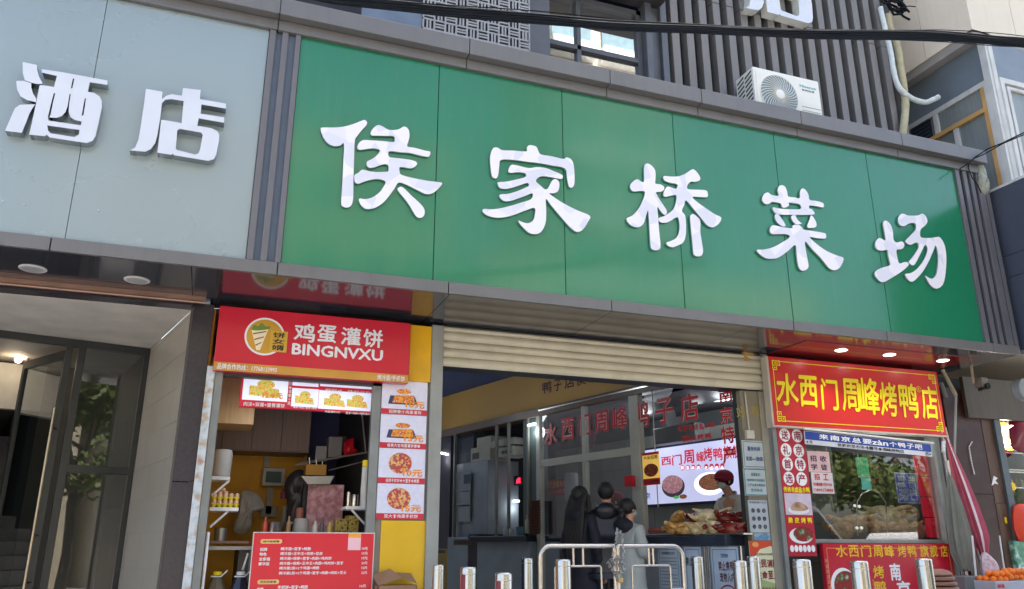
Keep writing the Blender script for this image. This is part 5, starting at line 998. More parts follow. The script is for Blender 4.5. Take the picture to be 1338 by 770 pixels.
# blue street name style sign, slightly tilted
tl_ = R(2.3); FBl = Fr((0, .79, 0), (math.cos(tl_), 0, -math.sin(tl_)), (0, -1, 0), (math.sin(tl_), 0, math.cos(tl_)))
bs = thing('blue_street_sign', 'blue and white street-name style sign hanging under the duck shop sign', 'sign', (7, .79, 2.6)); bb_ = M('street_blue', rgb(28, 62, 150), .35)
qa = FBl.px(1051, 563); qb = FBl.px(1218, 597); a0, a1, b0, b1 = qa[0], qb[0], qb[1], qa[1]; h = b1-b0; zs_ = b0+h*.36
B().fbox(FBl, a0, a1, b0, b1, -.014, 0).out('plate', M('street_white', rgb(205, 208, 215), .35), bs, bevel=.002); B().fquad(FBl, a0+.004, a1-.004, zs_, b1-.004, .001).out('blue_field', bb_, bs)
w_ = a1-a0
items = row('来南京总要', a0+w_*.10, a0+w_*.52, zs_+h*.12, b1-h*.12, .14)+[('zàn', a0+w_*.515, a0+w_*.645, zs_+h*.12, b1-h*.12)]+row('个鸭子吧', a0+w_*.65, a0+w_*.93, zs_+h*.12, b1-h*.12, .14)
texts(FBl, items, wtext, bs, c=.002, bold=.03); texts(FBl, row('侯家桥菜市场41号·周峰烤鸭店', a0+w_*.24, a0+w_*.77, b0+h*.06, zs_-h*.05, .06)+[('东', a0+w_*.03, a0+w_*.055, b0+h*.06, zs_-h*.05), ('西', a1-w_*.055, a1-w_*.028, b0+h*.06, zs_-h*.05)], blk, bs, c=.002, bold=.03, res=1)
B().poly(FBl, [(a0+w_*.005, b0+h*.17), (a0+w_*.022, b0+h*.28), (a0+w_*.022, b0+h*.06)], .002).poly(FBl, [(a1-w_*.005, b0+h*.17), (a1-w_*.022, b0+h*.28), (a1-w_*.022, b0+h*.06)], .002).out('arrows', blk, bs, kind='stuff')
B().tube([FBl.w(a0-.01, b1+.02, .005), FBl.w(a1+.04, b1+.015, .005)], .012, 8).out('top_pipe', M('pipe_white', (.72, .72, .7, 1), .4), bs)
# hiring notice
FH_ = FY(.87); hn = thing('hiring_notice', 'pink and white hiring notice stuck beside the red banner', 'notice', (6.2, .87, 2.2))
hx0, hx1 = bx1+.02, FH_.px(1085, 610)[0]; z2, z1_, z0_ = FH_.px(1070, 590)[1], FH_.px(1072, 617)[1], FH_.px(1075, 645)[1]
B().fbox(FH_, hx0, hx1, z1_, z2, -.004, 0).out('upper_sheet', M('notice_pink', rgb(225, 185, 185), .5), hn); B().fbox(FH_, hx0+.02, hx1+.015, z0_, z1_-.004, -.004, 0).out('lower_sheet', M('notice_white', rgb(215, 205, 205), .5), hn); W_ = hx1-hx0
texts(FH_, [(c_, hx0+W_*(.1+.45*(k % 2)), hx0+W_*(.4+.45*(k % 2)), z1_+.02+.09*(1-k//2), z1_+.085+.09*(1-k//2)) for k, c_ in enumerate('招收学徒')], M('notice_ink', rgb(40, 30, 60), .5), hn, c=.002, bold=.03)
hh = z1_-z0_; texts(FH_, [('招', hx0+W_*.2, hx0+W_*.45, z0_+hh*.62, z0_+hh*.92), ('工', hx0+W_*.6, hx0+W_*.85, z0_+hh*.62, z0_+hh*.92)]+row('早8-晚10月5000', hx0+W_*.12, hx1-W_*.02, z0_+hh*.34, z0_+hh*.5)+[('13800174888', hx0+W_*.12, hx1, z0_+hh*.08, z0_+hh*.24)], red, hn, c=.002, bold=.03, res=1)
# window frame and glass
dw = thing('duck_shop_window', 'large steel framed shop window full of roast ducks under the blue sign', 'window', (7, .93, 1.6)); FW9 = FY(.93)
wx0, wx1 = bx0+.1, FW9.px(1222, 640)[0]; wz0, wz1 = FW9.px(1150, 705)[1], 2.78
B().fquad(FW9, wx0, wx1, wz0, wz1).out('pane', glass_mat('shop_window_glass', (.82, .86, .84, 1), 2.8), dw)
wfm = M('window_steel', rgb(150, 154, 150), .35, .4, .1, dirt=.2)
B().box(wx1-.01, wx1+.06, .86, .97, .42, 2.78).out('frame_post', wfm, dw, bevel=.003); B().box(wx1+.07, wx1+.12, .88, .97, .42, 2.78).out('frame_post', wfm, dw, bevel=.003); B().box(wx0, wx1-.01, .90, .96, wz0-.04, wz0).out('sill', wfm, dw, bevel=.003)
hz = B(); hp_ = [(wx1+.02, .84, 2.80), (wx1+.10, .82, 2.79), (wx1+.12, .82, 2.68), (wx1+.10, .83, 2.55), (wx1+.10, .83, .5)]
hz.tube(hp_, .024, 10); tag(hz.out('corrugated_hose', M('hose_white', (.7, .7, .7, 1), .35, 0, .3, 60, stretch=(1, 1, 1.5)), smooth=True), 'white corrugated hose running down the right window frame', 'hose')
FI2 = FY(.96)
st = thing('green_sticker', 'green and white payment sticker on the duck shop window', 'sticker', FI2.w(*FI2.px(1128, 620))); sq = slbox(FI2, 1120.5, 598, 1137, 640); hh = sq[3]-sq[2]
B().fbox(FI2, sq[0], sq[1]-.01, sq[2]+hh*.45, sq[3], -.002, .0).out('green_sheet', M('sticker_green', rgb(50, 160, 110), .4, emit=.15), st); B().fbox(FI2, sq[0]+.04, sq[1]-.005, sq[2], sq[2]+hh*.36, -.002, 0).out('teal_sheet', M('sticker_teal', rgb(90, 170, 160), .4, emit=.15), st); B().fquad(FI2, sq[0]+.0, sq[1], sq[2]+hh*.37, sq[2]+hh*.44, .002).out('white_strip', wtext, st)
texts(FI2, col('扫码支付', sq[0]+.02, sq[0]+.07, sq[2]+hh*.5, sq[3]-.01)+[('支付宝', sq[0]+.08, sq[1]-.02, sq[2]+hh*.75, sq[2]+hh*.85)], wtext, st, c=.002, bold=.02, res=1)
bn2 = thing('sign_reflection', 'purple-blue exit notice with mirrored white characters on the window', 'notice', FI2.w(*FI2.px(1186, 637))); sq = slbox(FI2, 1171, 618, 1200, 658)
B().fbox(FI2, sq[0], sq[1], sq[2], sq[3], -.004, 0).out('plate', M('reflected_sign_blue', rgb(70, 74, 180), .4, emit=.05), bn2); border(FI2, sq, .002, wtext, bn2, .006, .004)  # reflection of a sign across the street, built as a plate behind the glass
W_ = sq[1]-sq[0]; texts(FI2, col('此门出口', sq[0]+W_*.58, sq[1]-W_*.1, sq[2]+.03, sq[3]-.03)+col('请勿驶入', sq[0]+W_*.1, sq[0]+W_*.46, sq[2]+.03, sq[3]-.03), wtext, bn2, c=.002, bold=.035, mirror=True)
rt = thing('red_window_lettering', 'faint red lettering stuck inside the shop window beside the green sticker', 'lettering', FI2.w(*FI2.px(1155, 620))); texts(FI2, [(c_,)+slbox(FI2, x+k*8, y-4, x+k*8+7, y+5) for (x, y, s) in ((1137, 612, '特色'), (1137, 628, '卤味')) for k, c_ in enumerate(s)]+[(c_,)+slbox(FI2, 1167+k*9, 598-k, 1175+k*9, 607-k) for k, c_ in enumerate('烤鸭')], M('window_letter_red', rgb(120, 30, 34), .4), rt, c=.001, bold=.05)
pk = None
for k in range(4):
    x0 = 1197.5+k*5; y0 = 596+k*27; sq = slbox(FI2, x0, y0, x0+15+k*.3, y0+25.5)
    lab = ['topmost', 'second from top', 'third from top', 'lowest'][k]+' red gift packet hanging inside the window at right'
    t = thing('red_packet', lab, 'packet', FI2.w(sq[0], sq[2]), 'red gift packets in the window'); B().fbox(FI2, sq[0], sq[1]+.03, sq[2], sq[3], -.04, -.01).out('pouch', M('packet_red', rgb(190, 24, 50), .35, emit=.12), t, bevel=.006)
    zc = sq[2]+(sq[3]-sq[2])*.32; xc = (sq[0]+sq[1])/2+.015; texts(FI2, [('福', xc-.03, xc+.03, zc-.03, zc+.03), ('鸭', xc-.03, xc+.03, zc+.06, zc+.10)], M('packet_pink', rgb(225, 120, 130), .4), t, c=-.008, bold=.02)
# arch shaped wire stand
ar = thing('arched_wire_stand', 'thin arched steel wire rack standing among the ducks in the window', 'rack', FI2.w(*FI2.px(1137, 700))); fa = FY(1.1)
pts = [fa.w(*fa.px(x, y)) for x, y in ((1121, 700), (1119, 672), (1120, 655), (1127, 645), (1138, 640), (1149, 645), (1157, 656), (1159, 672), (1159, 700))]
b = B(); b.tube([Vector(p) for p in pts], .008, 8)
b.out('arch', steel, ar, smooth=True)
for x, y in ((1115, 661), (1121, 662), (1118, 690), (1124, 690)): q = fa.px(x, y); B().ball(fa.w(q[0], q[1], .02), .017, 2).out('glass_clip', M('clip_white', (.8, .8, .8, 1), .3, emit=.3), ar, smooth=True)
# roast ducks: one builder, many copies
def duck(name, mat):
    t = thing(name, None, 'roast duck'); b = B()
    prof = [((-.17, 0, .03), .02), ((-.14, 0, .045), .05), ((-.06, 0, .055), .082), ((.03, 0, .06), .088), ((.10, 0, .06), .06), ((.14, 0, .075), .032), ((.19, .03, .10), .024), ((.235, .07, .10), .022), ((.25, .11, .08), .028), ((.245, .14, .07), .018)]
    b.tube([Vector(p) for p, r in prof], [r for p, r in prof], 14)
    for sgn in (-1, 1):
        b.tube([(-.06, sgn*.05, .08), (-.12, sgn*.085, .075), (-.17, sgn*.07, .11), (-.2, sgn*.06, .13)], [.04, .034, .014, .01], 8); b.tube([(.07, sgn*.06, .08), (.02, sgn*.11, .06), (.09, sgn*.125, .05), (.12, sgn*.12, .05)], [.026, .02, .016, .008], 8)
    bm = b.bm
    for v in bm.verts: v.co += v.co.normalized()*.012*mnoise.noise(v.co*22)
    o = b.out('carcass', mat, t, smooth=True, world=False); o.modifiers.new('sub', 'SUBSURF').levels = 1; o.modifiers[-1].render_levels = 1; return t
dmat = [ramp_mat('duck_golden', [(0, rgb(120, 70, 30)), (.45, rgb(205, 150, 70)), (.62, rgb(232, 196, 130)), (.8, rgb(130, 70, 40))], 17, .3, bump=.3), ramp_mat('duck_pale', [(0, rgb(170, 140, 90)), (.45, rgb(212, 190, 140)), (.65, rgb(236, 220, 180)), (.8, rgb(150, 120, 70))], 17, .35, bump=.3), ramp_mat('duck_dark_red', [(0, rgb(60, 16, 14)), (.5, rgb(120, 34, 28)), (.7, rgb(150, 70, 40))], 9, .25, bump=.3)]
protos = [duck('roast_duck', m) for m in dmat]
used = [False]*3
def put_duck(k, loc, rz, lab, tilt=0, s=1):
    o = protos[k] if not used[k] else copy_tree(protos[k]); used[k] = True
    o.location = loc; o.rotation_euler = (tilt, 0, rz); o.scale = (s, s, s); o['label'] = lab; o['group'] = 'cooked ducks on display'; o['category'] = 'roast duck'; return o
def dk_at(x, y, c, k, rz, lab, tilt=0, s=.98):
    f = Fr(FW.w(0, 0, c), FW.U, FW.N); a, z = f.px(x, y); put_duck(k, f.w(a, z), rz, lab, tilt, s)
dz = [(880, 699, .12, 0, 1.0, 'golden duck lying at the left end of the counter heap', 0), (900, 698, .16, 0, 2.6, 'golden duck in front beside the left end of the heap', .4), (919, 699, .12, 1, .3, 'pale duck lying in the front middle of the counter heap', 0), (938, 698, .1, 1, 3.6, 'pale duck in front right of the middle of the heap', .3), (955, 699, .12, 2, 2.2, 'dark red duck at the right end of the counter heap', 0),
 (889, 685, -.05, 0, 4, 'golden duck on top of the left end of the heap', .5), (909, 686, -.08, 2, .8, 'reddish duck on top behind the front golden ones', .2), (926, 681, -.02, 1, 5.2, 'pale duck on top of the heap below the worker', .5), (942, 684, -.08, 2, 1.6, 'dark red duck on top at the right side of the heap', .2), (957, 685, -.05, 2, 3.2, 'dark red duck heaped against the pillar side', .5)]
for x, y, c, k, rz, lab, ti in dz: dk_at(x, y, c, k, rz, lab, ti)
for x, y, k, rz, lab, ti, Y in ((1102, 702, 0, .3, 'golden duck left of the wire arch in the window', 0, 1.25), (1120, 692, 0, 2.4, 'golden duck behind the left foot of the wire arch', .3, 1.45), (1148, 700, 0, 3.4, 'golden duck under the wire arch', 0, 1.3), (1165, 686, 1, .4, 'pale duck right of the wire arch, upper one', .4, 1.35), (1176, 700, 0, 2.6, 'golden duck low at the window sill right of the arch', 0, 1.2), (1190, 680, 1, 3.0, 'pale duck heaped highest beside the red packets', .3, 1.5), (1196, 702, 1, .2, 'pale duck on the sill beneath the lowest packets', 0, 1.25), (1152, 680, 1, 5.0, 'pale duck seen through the top of the arch', .3, 1.6)):
    f = FY(Y); a, z = f.px(x, y); put_duck(k, (a, Y, z), rz, lab, ti, 1.25)
tag(B().box(5.9, 8.0, 1.05, 1.95, wz0-.06, wz0-.02).out('display_shelf', M('shelf_steel', (.35, .35, .36, 1), .35, .6)), 'steel display shelf under the ducks in the window', 'shelf')
lw2 = bpy.data.lights.new('duck_fill_glow', 'POINT')
tq = tubelight(1090, 575, 1190, 582, FY(1.25), 'tube lamp under the ceiling inside the duck window, behind the blue sign', 2.0)  # lamp added out of sight so the ducks are lit
tr = wb('red_tray', 'small orange-red tray of sliced meat left of the duck heap', 'tray', 846, 691, 866, 696, .1, .2, M('tray_orange', rgb(190, 70, 40), .4), .01)
tr2 = wb('steel_tray', 'long steel tray under the heap of ducks', 'tray', 836, 697.5, 972, 700, .22, .55, steel, .004)
# lower red counter panel
lpn = thing('duck_shop_hoarding', 'red printed counter front with gold brush characters below the shop window', 'panel', (7.2, .85, .42)); FL2 = FY(.84)
lx0, lx1 = FL2.px(1074, 705)[0], FL2.px(1241, 705)[0]; lx0 = FL2.px(1074, 704)[0]; lz1 = wz0-.045
B().fbox(FL2, lx0, lx1, .42, lz1, -.05, 0).out('board', M('panel_red', rgb(190, 20, 48), .32, 0, .03, 2, coat=.2), lpn, bevel=.003)
B().fquad(FL2, lx0+.04, lx1-.04, lz1-.05, lz1-.042, .001).fquad(FL2, lx0+.04, lx0+.048, .42, lz1-.053, .001).fquad(FL2, lx1-.048, lx1-.04, .42, lz1-.053, .001).out('border_line', M('border_orange', rgb(235, 150, 60), .4), lpn, kind='stuff')
gy = M('brush_gold', rgb(240, 195, 40), .4)
xs = [(1092, 1107), (1109, 1122), (1125, 1138), (1141, 1153), (1156, 1168), (1173, 1184), (1186, 1197), (1202, 1213), (1215, 1225), (1229, 1238)]
texts(FL2, [(c_,)+slbox(FL2, xs[k][0], 712.5, xs[k][1], 728, .002) for k, c_ in enumerate('水西门周峰烤鸭旗舰店')], gy, lpn, c=.002, bold=.02)
texts(FL2, [('烤',)+slbox(FL2, 1141, 739, 1155, 756, .002), ('鸭',)+slbox(FL2, 1143, 759, 1158, 776, .002)], gy, lpn, c=.002, bold=.025)
texts(FL2, [('南',)+slbox(FL2, 1163, 736, 1177, 759, .002), ('京',)+slbox(FL2, 1172, 759, 1190, 780, .002)], wtext, lpn, c=.002, bold=.04)
texts(FL2, [(c_,)+slbox(FL2, 1078+k*.9, 730+k*7, 1082+k*.9, 736+k*7, .002) for k, c_ in enumerate('地道南京风味')]+[(c_,)+slbox(FL2, 1139.5+k*.7, 757+k*5, 1142+k*.7, 761+k*5, .002) for k, c_ in enumerate('老字号')], M('panel_pale_print', rgb(225, 150, 120), .4), lpn, c=.002, bold=.02, res=1)
q = slbox(FL2, 1086, 742, 1120, 790, .002); B().disc(FL2, (q[0]+q[1])/2, (q[2]+q[3])/2, (q[1]-q[0])/2, (q[3]-q[2])/2, .002).out('plate_picture', wtext, lpn); q = slbox(FL2, 1090, 746, 1122, 786, .002); B().disc(FL2, (q[0]+q[1])/2, (q[2]+q[3])/2, (q[1]-q[0])/2, (q[3]-q[2])/2, .0035).out('food_picture', MC['roast_duck_print'], lpn)
#SPLIT5#
# ================================================================== RIGHT END OF THE MARKET
rw = thing('maroon_end_wall', 'maroon and brown clad wall with grey post right of the duck shop', 'wall', (8.9, .95, .42)); FR9 = FY(.97)
mrn = M('maroon_cladding', rgb(58, 28, 30), .35, 0, .15, 6, dirt=.2, dcol=(.2, .16, .13, 1)); brn = M('brown_cladding', rgb(88, 60, 45), .5, 0, .15, 5, dirt=.4, streak=.3, dcol=(.3, .24, .2, 1))
m0, m1, m2, m3 = FR9.px(1245, 600)[0], FR9.px(1290, 600)[0], FR9.px(1304, 600)[0], FR9.px(1312, 600)[0]
B().box(m0, m1-.002, .97, 1.2, .42, 2.1).out('cladding_sheet', mrn, rw); B().box(m0, m1-.002, .97, 1.2, 2.106, 3.36).out('cladding_sheet', mrn, rw)
B().box(m1, m2-.002, .965, 1.2, .42, 2.0).out('cladding_sheet', brn, rw); B().box(m1, m2-.002, .965, 1.2, 2.006, 3.2).out('cladding_sheet', brn, rw)
B().box(m2, m3, .93, 1.0, .42, 3.05).out('post', M('post_slate', rgb(92, 102, 108), .45, .3), rw, bevel=.003)
B().box(8.06, 9.6, 1.2, 3.5, .42, 3.55).out('wall', dark, rw)
B().poly(FR9, [FR9.px(x, y) for x, y in ((1298, 622), (1303, 625), (1300, 628), (1304, 633), (1299, 632), (1295, 635))], .005, .007).out('torn_paper', wtext, rw)
B().box(*(lambda q: (q[0], q[1], .955, .962, q[2], q[3]))(FR9.rect(1311, 676, 1315, 684))).out('yellow_tag', yel, rw)
ccc = thing('hanging_chain', 'short white bead chain hanging on the maroon wall', 'chain', FR9.w(*FR9.px(1266, 590), .02)); cp = [FR9.px(x, y) for x, y in ((1268.5, 578), (1265, 584), (1266, 592), (1267.5, 600), (1269, 608), (1271, 616), (1272, 621))]
b = B()
for (p, q_) in zip(cp, cp[1:]):
    for k in range(4): b.ball(FR9.w(p[0]+(q_[0]-p[0])*k/4, p[1]+(q_[1]-p[1])*k/4, .015), .009, 1)
b.out('beads', wtext, ccc, kind='stuff')
# conduits, camera
cv = thing('security_camera', 'small grey security camera hanging from the canopy right of the duck sign', 'camera', (8.5, .6, 3.2)); fc_ = FY(.55); q = fc_.px(1282, 501)
B().fbox(fc_, q[0]-.055, q[0]+.045, q[1]-.05, q[1]+.06, -.05, .06).out('housing', M('camera_grey', rgb(112, 108, 98), .4), cv, bevel=.012); B().lathe((q[0], .49, q[1]-.045), [(.03, 0), (.036, .012), (.036, .03)], 16, 'Y').out('lens', M('lens_black', (.01, .01, .015, 1), .08), cv, smooth=True); B().fbox(fc_, q[0]-.035, q[0]+.03, q[1]-.09, q[1]-.052, -.03, .05).out('dark_base', blk, cv, bevel=.005)
a_, b_ = fc_.px(1267, 462), fc_.px(1269, 481); c_, = (fc_.px(1276, 510),)
B().tube([(a_[0], .55, 3.55), (b_[0], .55, b_[1]), (c_[0]-.03, .55, c_[1]+.08)], .016, 8).out('arm', M('conduit_tan', rgb(150, 140, 116), .5), cv, smooth=True)
cdu = thing('conduit_pipes', 'bent grey and tan conduit pipes right of the duck shop sign', 'pipes', (8.2, .8, 3)); f8 = FY(.82)
def ppts(f, L, c=0): return [f.w(*f.px(x, y, c), c) for x, y in L]
B().tube(ppts(f8, ((1231, 483), (1240, 500), (1249, 517))), .022, 8).out('tan_elbow', MC['conduit_tan'], cdu, smooth=True)
B().tube(ppts(f8, ((1249, 517), (1248, 560), (1247, 600))), .014, 8).out('grey_pipe', M('conduit_grey', rgb(140, 146, 146), .45), cdu, smooth=True)
B().tube(ppts(f8, ((1229, 500), (1236, 520))), .026, 8).out('dark_pipe', M('pipe_dim', rgb(92, 92, 92), .5), cdu)
# folded umbrellas standing at the wall
def folded(name, lab, mat, ax, ay, bx, by, wmax, Y, seed, mat2=None):
    f = FY(Y); t = thing(name, lab, 'umbrella', f.w(*f.px(bx, by)), 'folded parasols leaning at the maroon wall'); p0 = f.w(*f.px(ax, ay)); p1 = f.w(*f.px(bx, by)); b = B(); n = 26; m = 18; rings = []
    for i in range(m+1):
        s = i/m; r = wmax*(.06+.94*math.sin(math.pi*min(1, s*.62+.02))**1.1)*(1 if s < .85 else 1-.5*(s-.85)/.15); p = p0.lerp(p1, s)
        rings.append([b.bm.verts.new(p+Vector((math.cos(2*math.pi*k/n)*r*(1+.28*math.sin(k*2.42+seed+s)), math.sin(2*math.pi*k/n)*r*.7*(1+.28*math.sin(k*2.42+seed)), .02*math.sin(k*2+s*3)))) for k in range(n)])
    for r0, r1 in zip(rings, rings[1:]):
        for k in range(n): b.bm.faces.new((r0[k], r0[(k+1) % n], r1[(k+1) % n], r1[k]))
    b.bm.faces.new(rings[0]); b.bm.faces.new(rings[-1]); o = b.out('canopy', [mat]+([mat2] if mat2 else []), t, smooth=True)
    if mat2:
        for i, p in enumerate(o.data.polygons):
            if (i % n) in (3, 4, 11, 18): p.material_index = 1
    B().tube([p0+Vector((0, 0, .12)), p1+Vector((0, 0, -.5))], .014, 8).out('pole', steel, t); return t
folded('folded_parasol', 'folded pink parasol with white stripes leaning on the maroon wall', M('parasol_pink', rgb(186, 86, 106), .7, 0, .15, 8), 1237, 572, 1284, 724, .13, .84, 1, M('parasol_white', rgb(220, 200, 205), .7))
folded('folded_parasol', 'folded grey parasol in front of the pink one', M('parasol_grey', rgb(122, 122, 112), .75, 0, .12, 8), 1240, 616, 1262, 745, .115, .72, 2)
tag(B().tube(ppts(FY(.62), ((1270, 700), (1274, 740), (1277, 772))), .011, 8).out('white_pole', white), 'thin white pole standing before the grey parasol', 'pole')
tag(B().tube(ppts(FY(.75), ((1306, 700), (1310, 730), (1314, 758))), .009, 8).out('thin_rod', white), 'thin cream rod leaning beside the orange crate', 'rod')
# lower wrap of pink-white striped umbrella cloth
cloth('striped_cloth', 'pink and white striped cloth bundle behind the orange crate', 'cloth', [(1285, 722), (1296, 730), (1304, 752), (1308, 770), (1290, 765), (1282, 745)], .66, M('striped_cloth', rgb(205, 180, 185), .7, 0, .3, 30), 3)
# brown stacked mats
t = thing('stacked_rolls', 'stack of ribbed brown plastic basins by the red hoarding', 'basins', (0, 0, 0)); f = FY(-.25); q = f.px(1234, 760); t.location = (q[0], -.25, q[1]-.4); b = B()
bm_ = M('basin_brown', rgb(134, 96, 76), .55, 0, .1, 12)
for k in range(11):
    rr = .165-.006*abs(k-4); z = q[1]-.4+k*.045; B().lathe((q[0]-.012*k*.6, -.25, z), [(rr*.8, 0), (rr, .012), (rr*1.02, .03), (rr*.95, .04)] if k < 10 else [(rr*.9, 0), (rr, .015), (rr*.8, .045), (rr*.35, .062)], 26).out('basin', bm_, t, smooth=True)
# fruit shop
fs = thing('fruit_shop', 'bright fruit shop opening at the right edge with yellow price boards and glass case', 'shop', (9.6, 1.4, .42))
for k_3 in range(14):
    qx = 9.25+.17*(k_3 % 7); qz = 2.45+.42*(k_3//7); B().box(qx, qx+.13, 1.5, 1.6, qz, qz+.24).out('snack_packet', M('packet_%s' % ('red', 'gold', 'green', 'white')[k_3 % 4], ((.45, .04, .05, 1), (.6, .4, .08, 1), (.08, .25, .1, 1), (.5, .5, .48, 1))[k_3 % 4], .35), fs, bevel=.01)
B().box(9.6, 14, 2.6, 2.7, .42, 3.5).out('back_wall', M('shop_back', rgb(60, 40, 50), .6), fs); B().box(9.2, 14, .95, 2.7, 3.3, 3.35).out('ceiling', M('shop_ceiling', rgb(110, 104, 98), .6), fs)
fy_ = FY(1.15); ybm = M('tag_board_yellow', rgb(170, 140, 60), .5); 
for k, (x0, y0, x1, y1) in enumerate(((1301, 532, 1319, 588), (1327, 527, 1350, 583))):
    q = slbox(fy_, x0, y0, x1, y1); bo = B().fbox(fy_, q[0], q[1], q[2], q[3], -.02, 0).out('price_board', ybm, fs); b = B()
    for i in range(5):
        for j in range(3): z = q[2]+(q[3]-q[2])*(.1+.18*i); x = q[0]+(q[1]-q[0])*(.15+.28*j); b.fquad(fy_, x, x+.05, z, z+.02, .003)
    b.out('printed_words', blk, bo, kind='stuff')
lmp = thing('pendant_lamp', 'lit white pendant lamp in the fruit shop', 'lamp', fy_.w(*fy_.px(1313, 561))); q = fy_.px(1313, 566); B().lathe((q[0], 1.05, q[1]), [(.07, 0), (.085, .02), (.085, .07), (.05, .085)], 20).out('shade', bright('pendant_glow', (1, 1, 1, 1), 5), lmp, smooth=True); B().tube([(q[0], 1.05, q[1]+.08), (q[0], 1.05, 3.3)], .006, 6).out('cord', blk, lmp)
pl2 = bpy.data.lights.new('pendant_light', 'POINT'); pl2.energy = 10; pl2.shadow_soft_size = .1; po2 = bpy.data.objects.new('pendant_light', pl2); C.objects.link(po2); po2.parent = lmp; po2.location = Vector((0, 0, -.15))
cloth('red_gift_bag', 'dark red bag hanging beside the pendant lamp at the right edge', 'bag', [(1322, 545), (1330, 535), (1350, 530), (1350, 590), (1330, 588), (1320, 578)], 1.0, M('bag_maroon', rgb(120, 14, 44), .5), 4)
gcs = thing('glass_display_case', 'glass fronted display case with shelves of bottles at the right edge', 'display case', (9.8, 1.2, 1.2)); q = slbox(fy_, 1312, 592, 1352, 662)
B().fbox(fy_, q[0], q[1], q[2], q[3], -.4, -.05).out('interior', M('case_dark', rgb(44, 40, 44), .5), gcs); b = B()
B().fquad(fy_, q[0], q[1], q[2], q[3], .0).out('pane', glass_mat('case_glass', (.9, .95, .93, 1), 1.0), gcs)
for z in (.33, .62, .66, .98): B().fbox(fy_, q[0], q[1], q[2]+(q[3]-q[2])*z, q[2]+(q[3]-q[2])*z+.015, -.06, .012).out('shelf', steel, gcs)
for k in range(5): B().lathe(fy_.w(q[0]+.05+k*.09, q[2]+(q[3]-q[2])*.34, -.03), [(.03, 0), (.03, .09), (.012, .12)], 10).out('bottle', M('bottle_%d' % (k % 2), ((.3, .22, .1, 1), (.5, .48, .42, 1))[k % 2], .3), gcs)
st_ = B(); qs = fy_.px(1321, 636); n_ = 10; st_.poly(fy_, [(qs[0]+(.055 if i % 2 else .075)*math.cos(math.pi*i/n_), qs[1]+(.045 if i % 2 else .06)*math.sin(math.pi*i/n_)) for i in range(2*n_)], .015, .018); st_.out('yellow_starburst', yel, gcs)
cloth('orange_red_bag', 'orange-red bag hung at the right edge above the green crate', 'bag', [(1325, 662), (1350, 665), (1352, 706), (1330, 705)], .9, M('bag_orange', rgb(226, 70, 40), .4), 6)
wb2 = FY(.9); q = slbox(wb2, 1328, 707, 1354, 752); tag(B().fbox(wb2, q[0], q[1], q[2], q[3], -.3, 0).out('green_crate', ramp_mat('green_bottles', [(0, rgb(40, 90, 70)), (.5, rgb(80, 150, 120)), (.65, rgb(200, 220, 210))], 14, .3), bevel=.01), 'green bottles pack standing behind the oranges', 'crate')
cr2 = thing('orange_crate', 'pale plastic crate heaped with oranges at the lower right', 'crate', (8.6, .2, 1.1)); fo = FY(.25); q = slbox(fo, 1302, 759, 1360, 790)
B().fbox(fo, q[0], q[1], q[2]-.3, q[3], -.4, 0).out('basket', M('crate_grey', rgb(170, 172, 180), .5), cr2, bevel=.006); texts(fo, [('鲜果', q[0]+.03, q[0]+.13, q[3]-.07, q[3]-.03)], red, cr2, c=.003, bold=.04)
og = None; om = M('orange_skin', rgb(238, 120, 14), .4, 0, .08, 10, bump=.15, bs=150)
for i in range(7):
    for j in range(3):
        for k in range(2):
            if k and (i > 5 or j > 1): continue
            p = Vector((q[0]+.05+i*.078+(.04 if k else 0), .30+j*.08, q[3]+.015+k*.055+(.02 if i > 2 else 0)))
            if og is None: og = B().ball((0, 0, 0), .038, 2, (1, 1, .93)).out('orange', om, cr2, smooth=True, world=False); o = og
            else: o = og.copy(); C.objects.link(o)
            o.location = p-cr2.location; v_ = random.uniform(.86, 1.08); o.scale = (v_, v_, v_*random.uniform(.93, 1)); o.rotation_euler = (random.random()*3, 0, random.random()*3)
cbx = FY(.5); tag(B().box(*(lambda q: (q[0], q[1], .5, .8, q[2]-.4, q[3]))(slbox(cbx, 1262, 753, 1300, 775))).out('grey_bin', M('bin_grey', rgb(112, 114, 112), .5), bevel=.01), 'grey bin lid between the parasols and the orange crate', 'bin')
# ---- bottom-right soffit clutter
bx_ = thing('wall_speaker', 'round grey fitting at the right edge under the canopy end', 'speaker', (9, .3, 3.2)); fsx = FY(.45); q = fsx.px(1335, 510); B().lathe((q[0], .5, q[1]), [(.09, 0), (.13, .03), (.13, .12), (.1, .14)], 24, 'Y').out('drum', M('speaker_grey', rgb(150, 160, 166), .4), bx_, smooth=True, bevel=0)
lb3 = thing('brown_lintel', 'brown weathered lintel panel over the fruit shop', 'lintel', (9.3, .9, 3.2)); q = slbox(FY(.9), 1284, 480, 1350, 527); B().box(8.52, 12, .9, .95, 3.0, 3.5).out('panel', M('lintel_brown', rgb(80, 68, 54), .4, .1, .15, 3, streak=.3, dcol=(.2, .16, .12, 1)), lb3)

